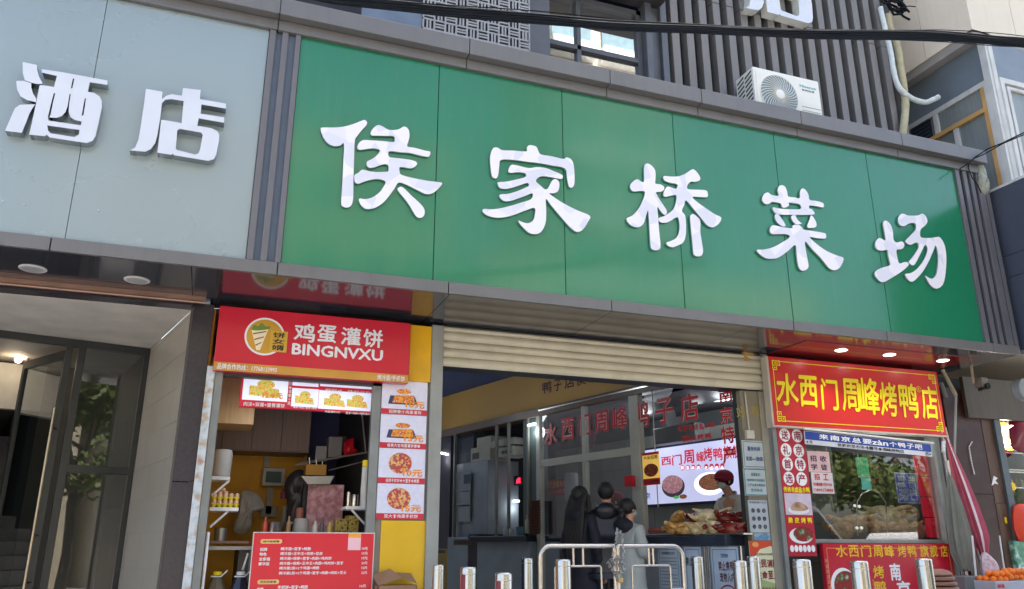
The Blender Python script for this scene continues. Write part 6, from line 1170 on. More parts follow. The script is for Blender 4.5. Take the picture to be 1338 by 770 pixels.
# ================================================================== NEIGHBOUR BUILDING
nb_ = thing('neighbour_building', 'cream panelled building corner with old windows protruding at the right', 'building', (9, 1, 5))
XN = 8.5; FN = Fr((XN, 0, 0), (0, -1, 0), (-1, 0, 0)); crm = M('cream_panel', rgb(214, 205, 188), .6, 0, .04, 1.5, dirt=.12, streak=.1, dcol=(.3, .28, .24, 1))
def nx(x, y): return FN.px(x, y)
zb2 = nx(1270, 38)[1]; ae = nx(1270, 38)[0]; am2 = nx(1207, 62)[0]; zt2 = 12
B().fbox(FN, -3, am2-.004, zb2, zt2, -.3, 0).out('panel', crm, nb_); B().fbox(FN, am2+.004, ae, zb2, zt2, -.3, 0).out('panel', crm, nb_)
FNf = FY(-ae); am3 = FNf.px(1322, 20)[0]; B().fbox(FNf, XN+.001, am3-.004, zb2, zt2, -.3, -.001).out('panel', crm, nb_); B().fbox(FNf, am3+.004, 14, zb2, zt2, -.3, -.001).out('panel', crm, nb_)
B().box(XN+.02, 14, -ae+.02, 3, zb2-.12, zb2-.002).out('eave', M('eave_grey', rgb(150, 146, 142), .6), nb_)
ins_ = .17; XW = XN+ins_; FNw = Fr((XW, 0, 0), (0, -1, 0), (-1, 0, 0)); aw = FNw.px(1299, 110)[0]; wgl = glass_mat('old_window_glass', (.42, .46, .48, 1), .8); Z0, Z1 = 4.0, zb2-.12
B().fbox(FNw, -3, aw, Z0, Z1, -.02, -.01).out('window_glass', M('ribbed_grey_sheet', rgb(128, 136, 136), .35, .1, .12, 5, stretch=(1, 14, .3)), nb_)
old = M('old_white_frame', rgb(196, 198, 196), .55, .1, .1, dirt=.35, streak=.3, dcol=(.25, .22, .18, 1)); tan = M('tan_frame', rgb(190, 150, 90), .6, 0, .15, dirt=.3)
zr = FNw.px(1295, 110)[1]; zr2 = FNw.px(1295, 140)[1]
B().fbox(FNw, aw-.10, aw, Z0, Z1, -.1, .03).out('corner_post', old, nb_, bevel=.004)
B().fbox(FNw, -3, aw-.10, zr+.02, zr+.09, -.01, .02).out('frame_rail', old, nb_, bevel=.003); B().fbox(FNw, -3, aw-.18, zr2-.03, zr2+.03, -.01, .03).out('tan_rail', tan, nb_, bevel=.003); B().fbox(FNw, aw-.19, aw-.13, Z0, zr+.019, -.01, .02).out('tan_stile', tan, nb_, bevel=.003); B().fbox(FNw, aw-.128, aw-.101, Z0, zr+.019, -.01, .025).out('white_stile', old, nb_)
for x, y, z0, z1 in ((1223, 155, zr2+.031, zr+.019), (1250, 172, Z0, zr2-.031)): q = FNw.px(x, y)[0]; B().fbox(FNw, q-.035, q+.035, z0, z1, -.01, .02).out('frame_stile', old, nb_, bevel=.003)
q0, q1 = FNw.px(1190, 165)[0], FNw.px(1219, 165)[0]; b = B()
grl = B().fbox(FNw, q0, q1-.02, zr2+.04, zr+.01, -.0, .012).out('vent_panel', M('vent_black', rgb(24, 32, 44), .4), nb_)
for k in range(5): z = zr2+.07+k*.055; B().fbox(FNw, q0+.02, q1-.04, z, z+.018, .012, .02).out('slat', M('vent_slat', rgb(50, 64, 80), .4), grl)
dk2 = M('upper_band_blue', rgb(112, 124, 134), .4, .1, .1, 4); B().fbox(FNw, -3, aw-.1, zr+.092, Z1, -.01, .005).out('upper_band', dk2, nb_)
FNx = FY(-aw+.0); B().fbox(FNx, XW+.001, 14, zr+.1, Z1, -.02, -.01).out('upper_band', dk2, nb_); B().fbox(FNx, XW+.10, 14, zr+.02, zr+.09, -.02, .02).out('frame_rail', old, nb_); B().fbox(FNx, XW+.13, 14, Z0, zr+.02, -.03, -.015).out('window_glass', MC['ribbed_grey_sheet'], nb_)
q = FNx.px(1318, 180)[0]; B().fbox(FNx, XW+.1, XW+.16, Z0, zr+.02, -.01, .02).out('frame_stile', old, nb_); B().fbox(FNx, XW+.19, XW+.24, Z0, zr-.06, -.01, .02).out('frame_stile', old, nb_); B().fbox(FNx, XW+.19, 14, zr-.06, zr-.02, -.01, .02).out('frame_rail', old, nb_)
B().box(XN, 14, 3, 8, 3, 12).box(XW+.3, 14, .9, 3, 3.9, zb2).out('wall', crm, nb_)
# protruding dark sign box of the neighbour
nsx = 8.45; fx = Fr((nsx, 0, 0), (0, -1, 0), (-1, 0, 0)); zt_ = fx.px(1300, 249)[1]; zlow = 3.62
nsb = thing('neighbour_sign_box', 'dark slate side panels of the neighbouring sign box right of the green sign', 'sign box', (8.6, -.5, 3.7)); sm_ = M('slate_panel', rgb(74, 80, 94), .4, .2, .05, 2)
zm_ = (zt_+zlow)/2+.25
zs_l = [zlow, zlow+.86, zlow+1.12, zt_]
for z0, z1 in zip(zs_l, zs_l[1:]): B().box(nsx, nsx+.4, -1.8, .15, z0+.003, z1-.003).out('panel', sm_, nsb, bevel=.003)
B().box(nsx-.004, nsx+.42, -1.8, .16, zt_, zt_+.03).out('top_flashing', old, nsb)
# crumpled foil at canopy end
cloth('foil_scrap', 'crumpled grey waterproof foil hanging at the right end of the canopy', 'foil', [(1276, 211), (1284, 222), (1287, 236), (1290, 250), (1287, 256), (1280, 245), (1277, 228)], -.03, M('foil_grey', rgb(150, 152, 140), .4, .2, .2, 14), 8)
# ================================================================== THINGS ON THE WALL
# air conditioner
FA = FY(.1); a0, a1 = FA.px(984, 96)[0], FA.px(1071, 120)[0]; z1 = FA.px(1028, 97)[1]; z0 = z1-.58
ac = thing('air_conditioner', 'white outdoor air conditioning unit standing on the canopy before the fins', 'air conditioner', (a0, .1, z0)); wac = M('ac_white', rgb(222, 224, 218), .4, 0, .03, 3, dirt=.08)
B().box(a0, a1, .1, .42, z0, z1).out('casing', wac, ac, bevel=.012)
gw = (a1-a0)*.66; cx_, cz = a0+gw*.53, z0+.27; rr = .25
B().fbox(FA, a0+.03, a0+gw, z0+.01, z1-.045, .0, .008).out('fan_surround', wac, ac, bevel=.004)
B().disc(FA, cx_, cz, rr, rr, .0095, 40).out('fan_opening', M('fan_dark', rgb(128, 146, 156), .5), ac)
b = B()
for k in range(34):
    t = 2*math.pi*k/34; pts = []
    for s in range(7): r = .05+(rr-.05)*s/6; tt_ = t+.55*(s/6)**1.2; pts.append(FA.w(cx_+r*math.cos(tt_), cz+r*math.sin(tt_), .03-.012*abs(s-2)/4))
    b.tube(pts, .0042, 4, False)
b.out('guard_wires', wac, ac, kind='stuff')
B().lathe(FA.w(cx_, cz, .025), [(.055, 0), (.058, .008), (.05, .014)], 24, 'Y').out('hub', wac, ac, smooth=True)
b = B(); b.tube([FA.w(cx_+rr*1.01*math.cos(2*math.pi*k/40), cz+rr*1.01*math.sin(2*math.pi*k/40), .012) for k in range(41)], .007, 6); b.out('guard_ring', wac, ac)
B().disc(FA, 0, 0, .001, .001, -5) .bm.free()
for k in range(3): B().fbox(FA, a0+gw+.03, a1-.02, z0+.10+k*.05, z0+.104+k*.05, .0, .004).out('groove', M('groove_grey', rgb(150, 152, 150), .5), ac)
texts(FA, [('Hisense', a0+gw+.03, a1-.05, z1-.13, z1-.095)], M('ac_teal', rgb(60, 160, 170), .4), ac, c=.002, bold=.03); texts(FA, row('变频空调', a0+gw+.05, a1-.08, z1-.175, z1-.15), blk, ac, c=.002, bold=.02, res=1)
fsd = Fr((a0-.001, 0, 0), (0, -1, 0), (-1, 0, 0))
for j in range(2):
    for k in range(9):
        z = z0+.04+k*.056; y0 = .13+j*.14; B().poly(fsd, [(-y0-.12, z), (-y0, z+.035), (-y0, z+.06), (-y0-.12, z+.025)], .001).out('vent_slot', blk, ac)
# overhead cable bundle
cb_ = thing('cable_bundle', 'bundle of black overhead cables sagging across the top of the picture', 'cables', (4, -1, 6.5)); cbk = M('cable_black', (.012, .015, .02, 1), .9, 0, .2, 20, spec=.1)
key = [(380, -14, -2.5), (432, -2, -2.5), (500, 5, -2.5), (600, 15.5, -2.55), (700, 24, -2.6), (800, 33, -2.6), (900, 37.5, -2.6), (1000, 42, -2.6), (1060, 44.5, -2.6), (1150, 45, -2.6), (1230, 47, -2.6), (1300, 53, -2.65), (1345, 57, -2.7), (1420, 66, -2.7)]
def cable_pts(off, amp, ph):
    out = []
    for i, (x, y, Y) in enumerate(key):
        f = FY(Y+amp*.4*math.cos(i*1.1+ph)); p = f.w(*f.px(x, y+off+amp*60*math.sin(i*.9+ph))); out.append(p)
    res = []
    for i in range(len(out)-1):
        p0, p1, p2, p3 = out[max(i-1, 0)], out[i], out[i+1], out[min(i+2, len(out)-1)]
        for k in range(5): t = k/5; res.append(.5*((2*p1)+(p2-p0)*t+(2*p0-5*p1+4*p2-p3)*t*t+(3*p1-p0-3*p2+p3)*t**3))
    return res+[out[-1]]
for k in range(14): B().tube(cable_pts((k-6.5)*.75, .022, k*1.9), .0052+.0018*(k % 3), 6, False).out('cable', cbk, cb_, smooth=True)
for k, (o_, a_2) in enumerate(((-9, .07), (5.5, .05), (9, .04))): B().tube(cable_pts(o_*.6, a_2, k*2+1), .0032, 5, False).out('stray_cable', cbk, cb_, smooth=True)
# thin wires at the right
def wire(lab, pts, Y, r=.008, m_=cbk): 
    P = [FY(Y if not isinstance(Y, list) else Y[i]).w(*FY(Y if not isinstance(Y, list) else Y[i]).px(*p)) for i, p in enumerate(pts)]; return tag(B().tube(P, r, 6).out('wire', m_, smooth=True), lab, 'wire')
wire('upper thin black wire running from the canopy end to the right edge', [(1254, 221), (1266, 213), (1275, 205), (1290, 195), (1310, 187), (1345, 170)], [-.15, -.16, -.17, -.2, -.3, -.5])
wire('lower thin black wire from the canopy end toward the right edge', [(1271, 208), (1285, 202), (1310, 188), (1345, 173)], [-.16, -.2, -.32, -.52], .007)
wire('short black wire dangling down over the right slats', [(1265, 213), (1266, 222), (1270, 232), (1278, 243), (1282, 252)], -.06, .006)
# insulated white hose and foam lagged pipes by the fins
def pipe(name, lab, pts, Y, r, m_, rs_=None):
    f = FY(Y); P = [f.w(*f.px(*p)) for p in pts]; S_ = []
    for i in range(len(P)-1):
        p0, p1, p2, p3 = P[max(i-1, 0)], P[i], P[i+1], P[min(i+2, len(P)-1)]
        for k in range(6): t = k/6; S_.append(.5*((2*p1)+(p2-p0)*t+(2*p0-5*p1+4*p2-p3)*t*t+(3*p1-p0-3*p2+p3)*t**3))
    S_.append(P[-1]); return tag(B().tube(S_, [r*(1+.1*mnoise.noise(Vector((i*.7, 0, r*99)))) for i in range(len(S_))], 12).out(name, m_, smooth=True), lab, 'pipe')
pipe('drain_hose', 'white wrapped drain hose curling right with an open end beside the fins', [(1150, 10), (1157, 40), (1164, 70), (1168, 95), (1175, 115), (1190, 128), (1208, 134), (1220, 130), (1226, 127)], .40, .034, M('hose_wrap', rgb(196, 206, 208), .5, 0, .1, 20))
pipe('lagged_pipe', 'beige foam wrapped pipe running down behind the white hose', [(1160, 20), (1163, 38), (1172, 60), (1176, 85), (1180, 110), (1183, 140), (1180, 172), (1178, 190)], .44, .048, M('lagging_beige', rgb(172, 166, 138), .8, 0, .15, 14, bump=.4))
t = thing('cable_tangle', 'tangle of dark cables at the corner above the hose', 'cables', FY(.4).w(*FY(.4).px(1165, 15)))
random.seed(3)
for k in range(12):
    pts = [(1148+random.random()*14, -5+random.random()*10)]
    for i in range(4): pts.append((pts[-1][0]+random.uniform(2, 9), pts[-1][1]+random.uniform(-2, 9)))
    f = FY(.35+.03*k*.3); P = [f.w(*f.px(*p)) for p in pts]; B().tube(P, .016, 6).out('cable', cbk, t, smooth=True)
wire('thin wire arching from the tangle to the cream building', [(1172, 14), (1178, 10), (1188, 8), (1196, 9)], .3, .007)
#SPLIT6#
# ================================================================== BOLLARDS AND BARRIERS
redtape = M('red_tape', rgb(120, 44, 54), .4)
bol = [(573, 738, 14.5, 6.9, 'at the foot of the yellow panel corner post'), (612, 741, 20, 6.1, 'second from left with a red stripe'), (658, 748.5, 21.5, 5.6, 'lowest looking one with red stripe, third from left'), (689, 729, 15, 8.0, 'slim looking one left of the barrier post'), (735.5, 731, 19.5, 6.3, 'in front of the left barrier'), (910.5, 727, 15, 7.9, 'just right of the barrier end'), (966, 732.5, 17.5, 7.0, 'left one of the pair before the pet notice'), (983.5, 727, 15.5, 7.8, 'right one of the pair beside the fire poster'), (1047, 731, 22, 5.7, 'below the banner with white roundels'), (1122, 733, 21.5, 5.6, 'in front of the plate picture of the red hoarding'), (1206, 730, 20, 5.9, 'rightmost, before the red hoarding beside the brown basins')]
bproto = None; seamm = M('bollard_band', (.5, .48, .45, 1), .3, 1)
for (x, y, wpx, dep, lab) in bol:
    p = atd(x, y, dep*1.0); top = p.z
    dd = p-CAM; hd = dd.x*math.sin(YW)+dd.y*math.cos(YW); r = wpx/1050.6*hd/2*.98
    if bproto is None:
        bproto = thing('bollard', '', 'bollard', (p.x, p.y, .42)); h = .96
        B().lathe((0, 0, 0), [(.057, 0), (.057, h-.012), (.054, h-.003), (.05, h)], 32).out('tube', steel, bproto, smooth=True, world=False)
        B().lathe((0, 0, 0), [(.0583, h-.05), (.0583, h-.044)], 32).out('weld_line', seamm, bproto, world=False); B().lathe((0, 0, 0), [(.08, 0), (.08, .02), (.058, .025)], 24).out('base_ring', steel, bproto, world=False); o = bproto
    else: o = copy_tree(bproto)
    o.location = (p.x, p.y, .42); k = r/.057; o.scale = (k, k, (top-.42)/.96); o.rotation_euler[2] = x; o['label'] = 'stainless steel bollard '+lab; o['group'] = 'steel bollards before the shops'
    if x in (612, 658):
        b = B(); rr = r*1.012
        c0_ = math.atan2(-1, 0)-.95
        for i in range(4):
            t0, t1 = c0_-.35+.16*i, c0_-.35+.16*(i+1); b.quad(*[Vector((p.x+rr*math.cos(t), p.y+rr*math.sin(t), z)) for t, z in ((t0, .5), (t1, .5), (t1, top-.05), (t0, top-.05))])
        q = b.out('red_stripe', redtape, None); q.parent = o; q.matrix_parent_inverse = (Matrix.Translation(o.location) @ Matrix.Rotation(o.rotation_euler[2], 4, 'Z') @ Matrix.Diagonal((k, k, (top-.42)/.96, 1))).inverted()
FBr = FY(-.1); zt_r = FBr.px(800, 713.5)[1]
def barrier(lab, x0, x1, rl, rr_):
    a0, a1 = FBr.px(x0, 730)[0], FBr.px(x1, 730)[0]; t = thing('steel_barrier', lab, 'barrier', (a0, -.1, .42), 'steel barriers at the market entrance')
    def frame(a0, a1, z1, r, rl_, rc, nm):
        pts = [(a0, .42)]+[(a0+rl_-rl_*math.cos(t_), z1-rl_+rl_*math.sin(t_)) for t_ in [math.pi/2*i/6 for i in range(7)]]+[(a1-rc+rc*math.sin(t_), z1-rc+rc*math.cos(t_)) for t_ in [math.pi/2*i/6 for i in range(7)]]+[(a1, .42)]
        B().tube([(a, -.1, z) for a, z in pts], r, 12).out(nm, steel, t, smooth=True)
    frame(a0, a1, zt_r, .019, rl, rr_, 'outer_frame'); i0, i1, iz = a0+.125, a1-.125, zt_r-.155; frame(i0, i1, iz, .0095, .02, .02, 'inner_frame')
    for x in (i0+.16, i1-.16): B().tube([(x, -.1, iz), (x, -.1, zt_r)], .0105, 8).out('connector', steel, t, smooth=True)
    for z in (zt_r-.34, .75):
        B().tube([(a0, -.1, z), (i0, -.1, z)], .008, 8).out('connector', steel, t, smooth=True); B().tube([(i1, -.1, z), (a1, -.1, z)], .008, 8).out('connector', steel, t, smooth=True)
    return t, a0, a1
barrier('left steel tube barrier in front of the man in black', 706, 803.2, .09, .012); barrier('right steel tube barrier in front of the woman in the pale coat', 807.5, 892, .012, .09)
# chain with padlock joining both barriers
chn = thing('chain_and_padlock', 'steel chain wound round both barrier ends with a brass padlock', 'chain', FBr.w(*FBr.px(804, 740), .04)); link = None; lk = M('chain_steel', (.4, .39, .37, 1), .3, .9)
path = [(798, 722), (795, 732), (792, 737), (796, 744), (801, 750), (804, 757), (808, 750), (813, 744), (811, 736), (806, 730), (800, 733), (794, 740), (798, 747), (803, 752), (809, 746), (812, 738), (808, 731), (803, 728), (799, 735), (802, 741), (807, 738), (810, 729), (812, 718), (811, 706), (808, 697), (804, 692), (801, 700), (801, 712), (803, 722)]
pp = []
for i in range(len(path)-1):
    for k in range(3): t_ = k/3; pp.append((path[i][0]+(path[i+1][0]-path[i][0])*t_, path[i][1]+(path[i+1][1]-path[i][1])*t_))
for i in range(len(pp)-1):
    a, z = FBr.px(*pp[i]); a2, z2 = FBr.px(*pp[i+1]); pos = Vector((a, -.1-.045-.012*math.sin(i*.9), z))
    if link is None:
        b = B(); L2, r2 = .014, .0085; cpts = [(r2*math.cos(t_), 0, L2*.45*(1 if math.sin(t_) >= 0 else -1)+r2*math.sin(t_)) for t_ in [2*math.pi*k/12 for k in range(13)]]; b.tube(cpts, .0032, 5, False); link = b.out('link', lk, chn, smooth=True, world=False); o = link
    else: o = link.copy(); C.objects.link(o)
    o.location = pos-chn.location; o.rotation_euler = (0, math.atan2(a2-a, z2-z), (i % 2)*1.5+.2)
q = FBr.px(806.5, 756); B().fbox(FBr, q[0]-.018, q[0]+.018, q[1]-.032, q[1]+.004, .05, .072).out('padlock_body', M('brass', (.6, .45, .18, 1), .3, 1), chn, bevel=.004); B().tube([FBr.w(q[0]-.011, q[1], .06), FBr.w(q[0]-.011, q[1]+.022, .06), FBr.w(q[0], q[1]+.03, .06), FBr.w(q[0]+.011, q[1]+.022, .06), FBr.w(q[0]+.011, q[1], .06)], .003, 6).out('shackle', steel, chn, smooth=True)

# ================================================================== PEOPLE
def skin(name, V, E, mat, parent, sub=2):
    keys = list(V); idx = {k: i for i, k in enumerate(keys)}; me = bpy.data.meshes.new(name); me.from_pydata([V[k][0] for k in keys], [(idx[a], idx[b_]) for a, b_ in E], [])
    o = bpy.data.objects.new(name, me); C.objects.link(o); m_ = o.modifiers.new('s', 'SKIN'); m_.use_smooth_shade = True; m_.branch_smoothing = .3
    for i, k in enumerate(keys):
        r = V[k][1]; r = r if isinstance(r, tuple) else (r, r); me.skin_vertices[0].data[i].radius = r; me.skin_vertices[0].data[i].use_root = (i == 0)
    s_ = o.modifiers.new('b', 'SUBSURF'); s_.levels = sub
    dg = bpy.context.evaluated_depsgraph_get(); m2 = bpy.data.meshes.new_from_object(o.evaluated_get(dg)); bpy.data.objects.remove(o); bpy.data.meshes.remove(me)
    m2.name = name; m2.materials.clear(); m2.materials.append(mat)
    for p in m2.polygons: p.use_smooth = True
    o = bpy.data.objects.new(name, m2); C.objects.link(o); o.parent = parent; return o
skinm = M('skin', rgb(196, 150, 124), .55, 0, .06, 20); hairm = M('black_hair', (.014, .012, .012, 1), .6, 0, .4, 60, stretch=(1, 1, .2), bump=.6, bs=110)
def person(label, loc, rz, h, arms, top_m, leg_m, cap=None, hair='short', mask=None, coat=False, hood=False, long_top=False, bend=0.0, bulk=1.0, glasses=False):
    t = thing('person', label, 'person', loc, rz=rz); k = h/1.74; t.scale = (k, k, k)
    def bd(p):     # lean the upper body forward about the hips
        x, y, z = p
        if z > .95: d = z-.95; return (x, y+d*math.sin(bend), .95+d*math.cos(bend))
        return p
    V = {'pel': ((0, 0, .93), (.13, .1)), 'sp': (bd((0, 0, 1.12)), (.115, .09)), 'ch': (bd((0, .005, 1.33)), (.135, .095)), 'nk0': (bd((0, -.005, 1.45)), .06), 'nk': (bd((0, .0, 1.51)), .05), 'jaw': (bd((0, .035, 1.575)), (.058, .062)), 'hd': (bd((0, .02, 1.64)), (.073, .088)), 'tp': (bd((0, .005, 1.70)), (.055, .066))}
    E = [('pel', 'sp'), ('sp', 'ch'), ('ch', 'nk0'), ('nk0', 'nk'), ('nk', 'jaw'), ('jaw', 'hd'), ('hd', 'tp')]
    AV, AE = {}, []
    for s, sg_ in (('L', -1), ('R', 1)):
        el, wr = arms[s]; sh_ = bd((sg_*.17, 0, 1.40)); el = bd(el) if el[2] > .95 else el
        V['sh'+s] = (sh_, .056); V['el'+s] = (el, .042); V['wr'+s] = (wr, .027)
        E += [('ch', 'sh'+s), ('sh'+s, 'el'+s), ('el'+s, 'wr'+s)]
        d = (Vector(wr)-Vector(el)).normalized(); side = d.cross(Vector((0, 0, 1)) if abs(d.z) < .8 else Vector((0, 1, 0))).normalized(); up_ = side.cross(d)
        pm = Vector(wr)+d*.05; V['pm'+s] = (tuple(pm), (.034, .016)); E.append(('wr'+s, 'pm'+s))
        for i in range(4):
            o_ = side*(.027-.018*i); L = (.07, .078, .074, .058)[i]; f1 = pm+o_+d*.045; f2 = f1+d*L*.5-up_*.008; f3 = f2+d*L*.35-up_*.024
            for n_, q_, r_ in (('a', f1, .0095), ('b', f2, .0085), ('c', f3, .007)): V['f%d%s%s' % (i, n_, s)] = (tuple(q_), r_)
            E += [('pm'+s, 'f%da%s' % (i, s)), ('f%da%s' % (i, s), 'f%db%s' % (i, s)), ('f%db%s' % (i, s), 'f%dc%s' % (i, s))]
        t1 = Vector(wr)+d*.03+side*.034; t2 = t1+d*.035+side*.018-up_*.01; V['t1'+s] = (tuple(t1), .011); V['t2'+s] = (tuple(t2), .009); E += [('wr'+s, 't1'+s), ('t1'+s, 't2'+s)]
        V['hp'+s] = ((sg_*.09, 0, .88), .085); V['kn'+s] = ((sg_*.1, .015, .5), .055); V['an'+s] = ((sg_*.1, -.01, .09), .036); V['to'+s] = ((sg_*.11, .13, .035), (.04, .03)); E += [('pel', 'hp'+s), ('hp'+s, 'kn'+s), ('kn'+s, 'an'+s), ('an'+s, 'to'+s)]
    skin('body', V, E, skinm, t)
    # jacket / coat
    W = {'pel': ((0, -.005, .95), (.165*bulk, .13*bulk)), 'sp': (bd((0, -.005, 1.12)), (.15*bulk, .125*bulk)), 'ch': (bd((0, 0, 1.32)), (.168*bulk, .125*bulk)), 'nk0': (bd((0, -.008, 1.465)), (.08, .075)), 'nk1': (bd((0, .0, 1.51)), (.062, .06))}; EW = [('pel', 'sp'), ('sp', 'ch'), ('ch', 'nk0'), ('nk0', 'nk1')]
    if coat: W['pel'] = ((0, 0, .95), (.2, .17)); W['h1'] = ((0, 0, .72), (.235, .2)); W['h2'] = ((0, 0, .5), (.25, .22)); EW += [('pel', 'h1'), ('h1', 'h2')]
    else: W['h1'] = ((0, 0, .82), (.165*bulk, .13*bulk)); EW += [('pel', 'h1')]
    for s in 'LR':
        el, wr = V['el'+s][0], V['wr'+s][0]; W['sh'+s] = (V['sh'+s][0], .075*bulk); W['el'+s] = (el, .06*bulk); W['wr'+s] = (tuple(Vector(el).lerp(Vector(wr), .93)), .042*bulk); EW += [('ch', 'sh'+s), ('sh'+s, 'el'+s), ('el'+s, 'wr'+s)]
    g = skin('coat' if coat else 'jacket', W, EW, top_m, t)
    for v in g.data.vertices:
        v.co += v.normal*(.011*mnoise.noise(Vector((v.co.x*9, v.co.y*9, v.co.z*22)))+.008*mnoise.noise(Vector((v.co.x*30, v.co.y*30, v.co.z*9))))
    T = {'pel': ((0, 0, .92 if not coat else .8), (.14, .115) if not coat else (.06, .06))}; ET = []
    for s, sg_ in (('L', -1), ('R', 1)): T['hp'+s] = ((sg_*.09, 0, .84 if not coat else .7), .1 if not coat else .07); T['kn'+s] = ((sg_*.1, .01, .5), .075); T['an'+s] = ((sg_*.1, -.01, .12), .06); ET += [('pel', 'hp'+s), ('hp'+s, 'kn'+s), ('kn'+s, 'an'+s)]
    skin('trousers', T, ET, leg_m, t)
    for sg_ in (-1, 1): B().ball((sg_*.11, .06, .045), .05, 2, (.95, 2.5, .85)).out('shoe', blk, t, smooth=True, world=False)
    hc = Vector(bd((0, .02, 1.64)))
    def at_(x, y, z): return Vector(bd((x, y, z)))
    if hood or hair == 'long':
        b = B(); b.ball(at_(0, -.09, 1.45), .12, 3, (1.15, .75, .75), nz=.12); b.out('hood', top_m if hood is True else (hood or top_m), t, smooth=True, world=False)
    for x in (-.03, .03): B().ball(at_(x, .102, 1.645), .011, 2).out('eye', M('eye_dark', (.03, .02, .02, 1), .2), t, smooth=True, world=False)
    for x in (-.03, .03): B().ball(at_(x, .106, 1.668), .012, 1, (1.4, .5, .35)).out('eyebrow', hairm, t, smooth=True, world=False)
    B().ball(at_(0, .118, 1.62), .016, 2, (.75, 1, 1.4)).out('nose', skinm, t, smooth=True, world=False)
    B().ball(at_(0, .105, 1.585), .014, 2, (1.6, .5, .4)).out('mouth', M('lips', rgb(150, 90, 85), .5), t, smooth=True, world=False)
    for x in (-.077, .077): B().ball(at_(x, .005, 1.63), .022, 2, (.4, .8, 1.3)).out('ear', skinm, t, smooth=True, world=False)
    if glasses: 
        for x in (-.03, .03): B().ball(at_(x, .112, 1.645), .02, 2, (1, .25, .8)).out('glasses_lens', blk, t, smooth=True, world=False)
    b = B(); b.ball(at_(0, -.012, 1.668), .1, 3, (.92, 1.06, 1.0), nz=.09, ns=9)
    if hair == 'long':
        for i in range(9): x = -.09+.0225*i; b.tube([at_(x, -.03, 1.66), at_(x*1.15, -.09, 1.5), at_(x*1.3, -.12, 1.3), at_(x*1.2, -.12, 1.08)], [.035, .04, .035, .012], 8)
        for x in (-.085, .085): b.tube([at_(x, .02, 1.66), at_(x*1.15, .03, 1.54), at_(x*1.2, .02, 1.4), at_(x, .0, 1.25)], [.03, .032, .028, .01], 8)
    if hair == 'bun': b.ball(at_(0, -.12, 1.62), .045, 2, nz=.1); b.tube([at_(0, -.1, 1.6), at_(0, -.13, 1.54), at_(0, -.12, 1.46)], [.04, .032, .012], 8)
    b.out('hair', hairm, t, smooth=True, world=False)
    if cap:
        c_ = B(); c_.ball(at_(0, -.005, 1.685), .112, 3, (.92, 1.05, .78)); c_.out('cap', cap, t, smooth=True, world=False)
        c_ = B(); n_ = 12; T0 = [c_.bm.verts.new(at_(.085*math.cos(math.pi*i/n_), .07+.0*i, 1.685)) for i in range(n_+1)]; T1 = [c_.bm.verts.new(at_(.08*math.cos(math.pi*i/n_), .08+.10*math.sin(math.pi*i/n_), 1.675-.012*math.sin(math.pi*i/n_))) for i in range(n_+1)]
        for i in range(n_): c_.bm.faces.new((T0[i], T0[i+1], T1[i+1], T1[i]))
        o = c_.out('cap_brim', cap, t, smooth=True, world=False); o.modifiers.new('so', 'SOLIDIFY').thickness = .006
    if mask:
        B().ball(at_(0, .072, 1.59), .055, 3, (1.0, .85, .85)).out('face_mask', mask, t, smooth=True, world=False)
        for x in (-1, 1): B().tube([at_(x*.05, .07, 1.6), at_(x*.077, .01, 1.635)], .002, 4).out('mask_strap', mask, t, world=False)
    return t
down = lambda: {'L': ((-.24, -.02, 1.13), (-.25, .06, .88)), 'R': ((.24, -.02, 1.13), (.25, .06, .88))}
fold = lambda: {'L': ((-.24, -.04, 1.13), (-.12, .18, 1.10)), 'R': ((.24, -.04, 1.13), (.12, .18, 1.12))}
jk = M('black_leather', (.018, .02, .026, 1), .38, 0, .3, 10, bump=.4, bs=14); blkc = M('black_cloth', (.012, .014, .022, 1), .8); nvt = M('navy_trousers', (.02, .028, .05, 1), .8); coatm = M('pale_coat', rgb(168, 174, 170), .7, 0, .06, 6, bump=.3, bs=10); uni = M('white_uniform', rgb(205, 200, 190), .7, 0, .05, 6, bump=.3, bs=12); capm = M('red_cap', rgb(140, 20, 50), .7); mkm = M('mask_blue', rgb(150, 180, 190), .7)
def pm(x, ytop, Y, lab, rz, **k):
    f = FY(Y); a, z = f.px(x, ytop); return person(lab, (a, Y, .42), R(rz), (z-.42)/1.745*1.74-.035, **k)
pm(791, 628, 2.0, 'man in black jacket with hood seen from behind at the duck counter', -28, arms=fold(), top_m=jk, leg_m=nvt, hood=True, bulk=1.3)
pm(758, 633, 2.15, 'woman with long black hair and dark glasses in a black coat left of the man', -70, arms=down(), top_m=blkc, leg_m=blkc, hair='long', glasses=True, coat=True, bulk=1.05)
pm(820, 649, 1.75, 'woman in a pale long coat and face mask, hair tied back, facing the ducks', -72, arms=fold(), top_m=coatm, leg_m=nvt, hair='bun', mask=mkm, coat=True, hood=blkc, bulk=1.18)
f = Fr(FW.w(0, 0, -.45), FW.U, FW.N); a, z = f.px(803, 643); p = f.w(a, 0)
person('shop worker in a red cap behind the pane, mostly hidden by the man in black', (p.x, p.y, .42), R(75), z-.42-.02, fold(), uni, nvt, cap=capm, hair='short')
f = Fr(FW.w(0, 0, -.75), FW.U, FW.N); a, z = f.px(931, 620); p = f.w(a, 0)
tag(B().fbox(FW, -2.2, 0, .42, .58, -1.3, -.6).out('floor_platform', M('platform_grey', (.2, .2, .2, 1), .8)), 'raised floor platform the worker behind the duck counter stands on', 'platform')
person('masked shop worker in red cap and white uniform bending over the heap of ducks', (p.x+.36, p.y-.02, .58), R(95), 1.84, {'L': ((-.22, .12, 1.22), (-.12, .36, 1.22)), 'R': ((.22, .12, 1.2), (.1, .38, 1.2))}, uni, nvt, cap=capm, hair='short', mask=M('mask_pale', rgb(190, 195, 190), .7), bend=.3, bulk=1.12)

